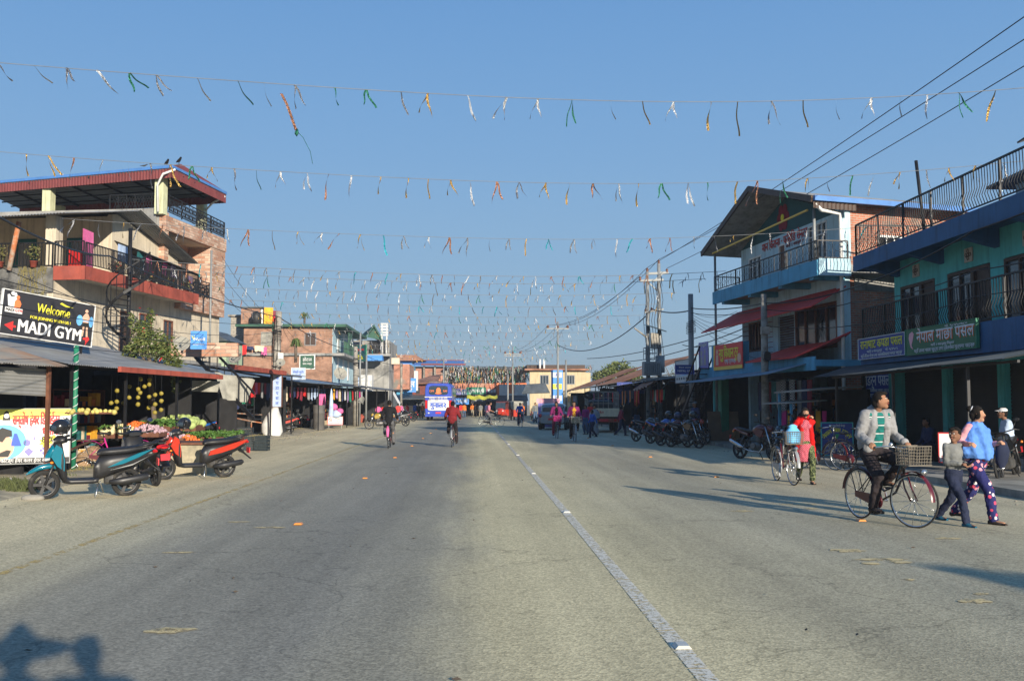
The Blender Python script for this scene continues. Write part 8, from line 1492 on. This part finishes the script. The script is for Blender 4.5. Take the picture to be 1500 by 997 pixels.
    if shawl:
        q = MB(); q.loft([(neck.z+.03*k,0,.08*k,.08*k),(neck.z-.04*k,0,.17*k,.12*k),(neck.z-.14*k,0,.255*k,.155*k),(neck.z-.3*k,0,.30*k,.185*k),(neck.z-.42*k,.01,.31*k,.19*k),(neck.z-.50*k,.03,.24*k,.16*k)], 28, 2.3, ax='z')
        for x in (-.05,.07): cap_(q, neck+Vector((x*1.8,.12*k,-.1*k)), neck+Vector((x*.4,.17*k,-.48*k)), .05*k, .05*k)
        q.v = [tuple(Vector(v)+Vector((v[0],v[1],0)).normalized()*.014*math.sin(9*math.atan2(v[1],v[0])+v[2]*9)) for v in q.v]; grow(q, 'shawl', shawl, max(vox, .013), 2)
    # hair and face
    k = kh; hh = MB(); hh.sph(hp(0,-.012,.028), (.086*k,.098*k,.098*k), 18, 12, 0, .015); hh.sph(hp(0,-.045,-.015), (.078*k,.062*k,.085*k), 14, 10, 0, .02)
    if hair == 'short': hh.sph(hp(.01,.05,.085), (.06*k,.04*k,.03*k), 12, 8, 0, .05)
    else:
        for s in (-1,1): hh.sph(hp(s*.07,-.0,-.02), (.022*k,.05*k,.06*k), 10, 8)
        if hair == 'bun': hh.sph(hp(0,-.10,.075), (.05*k,.045*k,.045*k), 12, 8, 0, .05)
        else: cap_(hh, hp(0,-.09,-.02), hp(0,-.12,-.3), .05*k, .03*k)
    hh_ = hh.build('hair', M('hair'), t)
    if hair == 'bun': MB().torus(hp(0,-.075,.07), Rm @ Vector((0,-1,.5)), .036*k, .015*k, 14, 6).build('hair_tie', M('white_cloth'), t)
    # keep the face free of hair: move hair vertices behind the hairline
    for v in hh_.data.vertices:
        l = Rm.inverted() @ (v.co-hc)
        if l.y > .03*k and l.z < .055*k and abs(l.x) < .075*k and hair == 'short' or (l.y > .05*k and l.z < .05*k): l.y = min(l.y, .03*k); v.co = hc+Rm @ l
    if vox < .019:
        for s in (-1,1):
            MB().sph(hp(s*.031,.080,.018), (.014*k,.008*k,.0075*k), 8, 6).build('eye', M('eye_white'), t); MB().sph(hp(s*.031,.0865,.018), (.0065*k,.004*k,.0065*k), 8, 6).build('pupil', M('hair'), t); MB().sph(hp(s*.031,.083,.038), (.02*k,.006*k,.0045*k), 8, 6).build('eyebrow', M('hair'), t)
        MB().sph(hp(0,.088,-.052), (.023*k,.008*k,.007*k), 10, 6).build('lips', M('lip'), t)
    if mask: MB().sph(hp(0,.045,-.045), (.066*k,.062*k,.052*k), 14, 10).build('face_mask', M('mask_black'), t)
    if cap: c_ = MB(); c_.sph(hp(0,-.01,.05), (.09*k,.10*k,.07*k), 14, 10); c_.sph(hp(0,.10,.045), (.06*k,.06*k,.01*k), 12, 6); c_.build('cap', M(cap), t)
    k = kb
    for i in (0,1):
        f = MB(); a = AN[i]; tz = -.062*k; f.loft([(a.y-.075*k,a.z+tz+.01*k,.028*k,.028*k,a.x),(a.y-.05*k,a.z+tz+.012*k,.042*k,.042*k,a.x),(a.y+.03*k,a.z+tz+.012*k,.046*k,.045*k if shoes != 'sandal' else .026*k,a.x),(a.y+.12*k,a.z+tz,.052*k,.03*k if shoes != 'sandal' else .018*k,a.x),(a.y+.19*k,a.z+tz-.006*k,.032*k,.018*k,a.x)], 14, 2.6); f.build('shoe' if shoes != 'sandal' else 'sandal', M(shoes), t)
    return t
def rider(bk, label, **k):
    return person(label, bk.location.copy(), bk.rotation_euler.z, pose='ride', group='cyclists', **k)
# the man on the large bicycle
rider(BM, 'man in a light grey hooded jacket riding the large bicycle, smiling to the right', H=1.72, top='stripe_green', jacket='hoodie_grey', bottom='trousers_dark', skin='skin_a', vox=.0105, yaw=.75, nod=-.12, shoes='sandal', topname='striped_shirt')
# boy and woman
bg_, wg = (6.28, 12.88), (6.72, 13.15)
fa = math.atan2(-.80, .60)-PI/2
boy = person('boy in a grey sweater and navy trousers holding a phone, looking to the left', (*bg_, 0), fa-.2, H=1.27, pose='stride', top='knit_grey', bottom='navy_trousers', skin='skin_c', shoes='shoe_blue', vox=.0095, yaw=-1.4, hs=1.14, hands=((-.07,.26,1.04),(.07,.26,1.04)), topname='sweater', grip=.8, group='walking pair')
ph = MB().box(-.035,.035,-.01,.0,-.07,.07).build('phone', M('jacket_black'), loc=boy.matrix_basis @ Vector((0,.25,.80)), rot=(R(-50),0,boy.rotation_euler.z+.3)); tag(ph, 'dark phone held in the hands of the boy', 'phone')
wm = person('woman with a blue shawl and floral trousers walking with her arm round the boy', (*wg, 0), fa-.1, H=1.56, pose='stride', top='top_pink', bottom='floral_navy', skin='skin_b', shoes='sandal', hair='bun', vox=.0105, yaw=.55, shawl='shawl_blue', female=True, hands=((-.20,.26,1.12),(.42,.22,1.12)), topname='blouse', grip=.7, group='walking pair')
jk = MB(); jk.loft([(-.27,0,.03,.03),(-.20,0,.085,.05),(-.05,0,.095,.06,.02),(.07,0,.07,.05),(.10,0,.03,.03)], 16, 2.2, ax='z'); jk.v = [tuple(Vector(v)*(1+.12*noise.noise(Vector(v)*14))) for v in jk.v]; tag(jk.build('folded_jacket', M('navy_trousers'), loc=wm.matrix_basis @ Vector((-.27,.20,1.0))), 'dark navy jacket hanging over the forearm of the woman in the blue shawl', 'jacket')
person('woman in a red cardigan with a black mask pushing a bicycle', (G(1177,708).x+.05, G(1177,708).y, 0), R(176), H=1.5, pose='walk', top='check_red', jacket='cardigan_red', bottom='leaf_green', kurta=True, skin='skin_b', hair='bun', mask=True, vox=.0125, female=True, yaw=.1, hands=((.08,.16,1.50),(.42,.30,1.08)) if 0 else ((-.06,.16,1.46),(.40,.22,1.12)), topname='tunic', trouser=.9, group='people on the street')
# riders further off
rider(b1, 'cyclist in a black jacket seen from behind', H=1.64, top='jacket_black', bottom='grey_trousers', skin='skin_a', vox=.017, topname='jacket', shoes='jacket_black')
text('SPORT', .05, M('ink_white'), bpy.data.objects[b1.name], (0,-.46,1.3), bold=.5, width=.2) if 0 else None
rider(b2, 'cyclist in a maroon hoodie seen from behind', H=1.56, top='maroon_hood', jacket='maroon_hood', bottom='trousers_dark', skin='skin_a', vox=.017, topname='hoodie')
rider(b3, 'man in a pink shirt riding across the road', H=1.62, top='pink_shirt', bottom='grey_trousers', skin='skin_a', vox=.02, sleeve=.55, topname='shirt')
rider(b4, 'child in a blue top riding towards the camera far ahead', H=1.5, top='blue_shirt', bottom='navy_trousers', skin='skin_c', vox=.02, topname='shirt')
rider(b5, 'woman in a magenta jacket and black top riding with the pink basket', H=1.55, top='jacket_black', jacket='magenta_jacket', bottom='maroon_cloth', skin='skin_b', hair='long', vox=.017, female=True, yaw=.1)
rider(b6, 'woman in a yellow top and magenta jacket riding with the cream basket', H=1.6, top='yellow_cloth', jacket='magenta_jacket', bottom='trousers_dark', skin='skin_b', hair='long', vox=.017, female=True, yaw=-.5)
def pp_(label, px, py, rz, H, pose, top, bottom, skin='skin_a', vox=.022, **k): g = G(px, py, k.pop('z', 0)); return person(label, (g.x, g.y, k.pop('zz', 0)), R(rz), H, pose, top, bottom, skin, vox=vox, **k)
pp_('woman in a dark shawl and long patterned skirt beside the truck',871,638,170,1.5,'stand','maroon_cloth','jacket_black',skirt='grey_cloth',shawl='grey_cloth',hair='bun',female=True)
pp_('woman with a pink headscarf standing behind the cream basket cyclist',858,636,150,1.5,'stand','magenta_jacket','denim',hair='long',female=True); pp_('man in a red top standing at the truck tailboard',866,634,200,1.65,'stand','red_cloth2','denim')
pp_('boy in a blue top with a yellow cloth at the waist, by the truck',864+4,641,120,1.3,'walk','blue_shirt','navy_trousers','skin_c')
pp_('person in a dark red top with white bags beyond the right row',910,638,-90,1.5,'walk','maroon_cloth','navy_trousers',hair='bun',female=True)
pp_('person in dark clothes standing inside the row shop',933,632,180,1.65,'stand','jacket_black','denim'); pp_('man in a grey cap standing behind the parked motorcycles',1019,650,120,1.66,'stand','navy_cloth','jacket_black',cap='cap_grey')
pp_('man in a dark jacket and blue jeans beside the red motorcycle',784,619,190,1.65,'stand','knit_grey','denim'); pp_('person in an orange top holding things by the rusty shop',765,617,180,1.6,'stand','orange_shirt','navy_trousers')
for i, (px, py, rz, po, tp_, bt, lab) in enumerate(((675,611,20,'walk','red_cloth2','grey_trousers','pedestrian in a red top directly right of the bus'),(680,611.5,10,'stand','orange_shirt','denim','pedestrian in an orange top and pale jeans right of the bus'),(692,611,180,'walk','orange_shirt','khaki','man in an orange jacket walking in the distance'),(697,611,0,'walk','jacket_black','trousers_dark','person in dark clothes beside the orange jacket'),(704,611.5,10,'walk','knit_grey','khaki','man in grey shirt and cream trousers in the distance'),(713,612,0,'stand','navy_cloth','navy_trousers','person in navy behind the crossing cyclist'),(613,613,20,'walk','jacket_black','jacket_black','woman in black left of the bus'),(619,612.5,-20,'walk','orange_shirt','grey_trousers','person in an orange top at the bus corner'),(608,613,0,'stand','blue_shirt','denim','person in a blue top at the auto rickshaw'),(597,614,60,'walk','red_cloth2','white_cloth','person in red and cream near the leaning white ladder'),(583,617,10,'walk','red_cloth','denim','person in a red top right of the cyclist in black'),(587,616,-30,'walk','pink_cloth','grey_trousers','person in a pink top walking up the left side'))):
    pp_(lab, px, py, rz, 1.62, po, tp_, bt, vox=.03)
pp_('woman in black with a pink scarf among the motorcycles on the left',554,620,30,1.55,'stand','jacket_black','trousers_dark',shawl='pink_cloth',hair='long',female=True,vox=.024); pp_('person in a red top beside the woman with the pink scarf',562,619,0,1.5,'stand','red_cloth2','trousers_dark',vox=.024)
pp_('shopper in red in front of the far left shop',543,617,90,1.55,'stand','red_cloth','navy_trousers',vox=.024)
# seated figures in the shade on the right
person('man in a dark tracksuit sitting in the deep shade before the shutters', (11.75,25.3,-.02), R(100), 1.65, 'sit', 'navy_cloth', 'navy_trousers', 'skin_c', vox=.018, group='seated men')
person('man in a white cap and pale shirt sitting at the right edge', (11.25,20.6,.25), R(75), 1.66, 'sit', 'pale_blue_cloth', 'grey_trousers', 'skin_c', vox=.018, cap='white_cloth', group='seated men')
bx_ = MB().box(-.35,.35,-.25,.2,0,.36).build('wooden_crate', M('dark_wood'), loc=(11.8,25.3,.12), rz=R(100)); tag(bx_, 'dark wooden crate under the man in the tracksuit', 'crate')
# photographer and companion, whose shadows fall across the lower left corner
person('photographer in a grey shirt standing just behind the camera', (.58,-.53,.36), 0, 1.80, 'stand', 'grey_cloth', 'denim', 'skin_a', vox=.02, group='people behind the camera')
person('companion in a peaked straw hat standing left of the photographer', (.13,-.5,.36), R(-10), 1.76, 'stand', 'blue_shirt', 'denim', 'skin_a', vox=.02, hands=((-.33,.1,.95),(.3,.1,1.0)), shawl='navy_cloth', group='people behind the camera')
MB().lathe((0,0,0), [(0,.2),(.05,.15),(.12,.03),(.31,-.05),(.32,-.06),(.12,.0),(0,.0)], 20).build('straw_hat', M('wicker'), loc=(.13,-.47,2.12)); tag(bpy.data.objects['straw_hat'], 'peaked straw hat of the companion behind the camera', 'hat')
tag(MB().box(-.4,.9,-.85,-.15,0,.36).build('low_platform', M('brown_wood')), 'added platform raising the people behind the camera to place their shadows', 'platform')  # unseen, added only to lengthen the shadows of the two people
tr = T('roadside_tree', 'roadside tree behind the camera on the right', 'tree', (11.0,-5.4,0)); MB().tube([(0,0,0),(.1,0,2),(0,.1,3.6)],[.18,.15,.09],10).build('trunk', M('bark'), tr); b = MB(); leaves(b,(0,0,4.0),(.5,.5,.45),420,.10,0,2); leaves(b,(-.5,.6,3.6),(.5,.5,.4),250,.10,0,2); b.build('crown', [M('leaf_mid'), M('leaf_dark')], tr)
# leaning ladder-like ramp and far bits
ld = MB(); a, b_ = atY(575,580,98), atY(593,613,94)
ld.beam(a, b_, .25, .9); tag(ld.build('leaning_ladder', M('cloth_white')), 'pale slatted ladder leaning at the far left shops', 'ladder')
# ================================================================= bake modifiers into plain meshes
bpy.context.view_layer.update()
dg = bpy.context.evaluated_depsgraph_get(); done = {}
for o in list(sc.objects):
    if o.type == 'MESH' and o.modifiers:
        if o.data.name not in done: done[o.data.name] = bpy.data.meshes.new_from_object(o.evaluated_get(dg))
for o in list(sc.objects):
    if o.type == 'MESH' and o.modifiers:
        me = done[o.data.name]; o.modifiers.clear(); o.data = me
        me.polygons.foreach_set('use_smooth', [True]*len(me.polygons)) if o.get('_smooth') else None
        if '_smooth' in o: del o['_smooth']
print('objects', len(sc.objects))
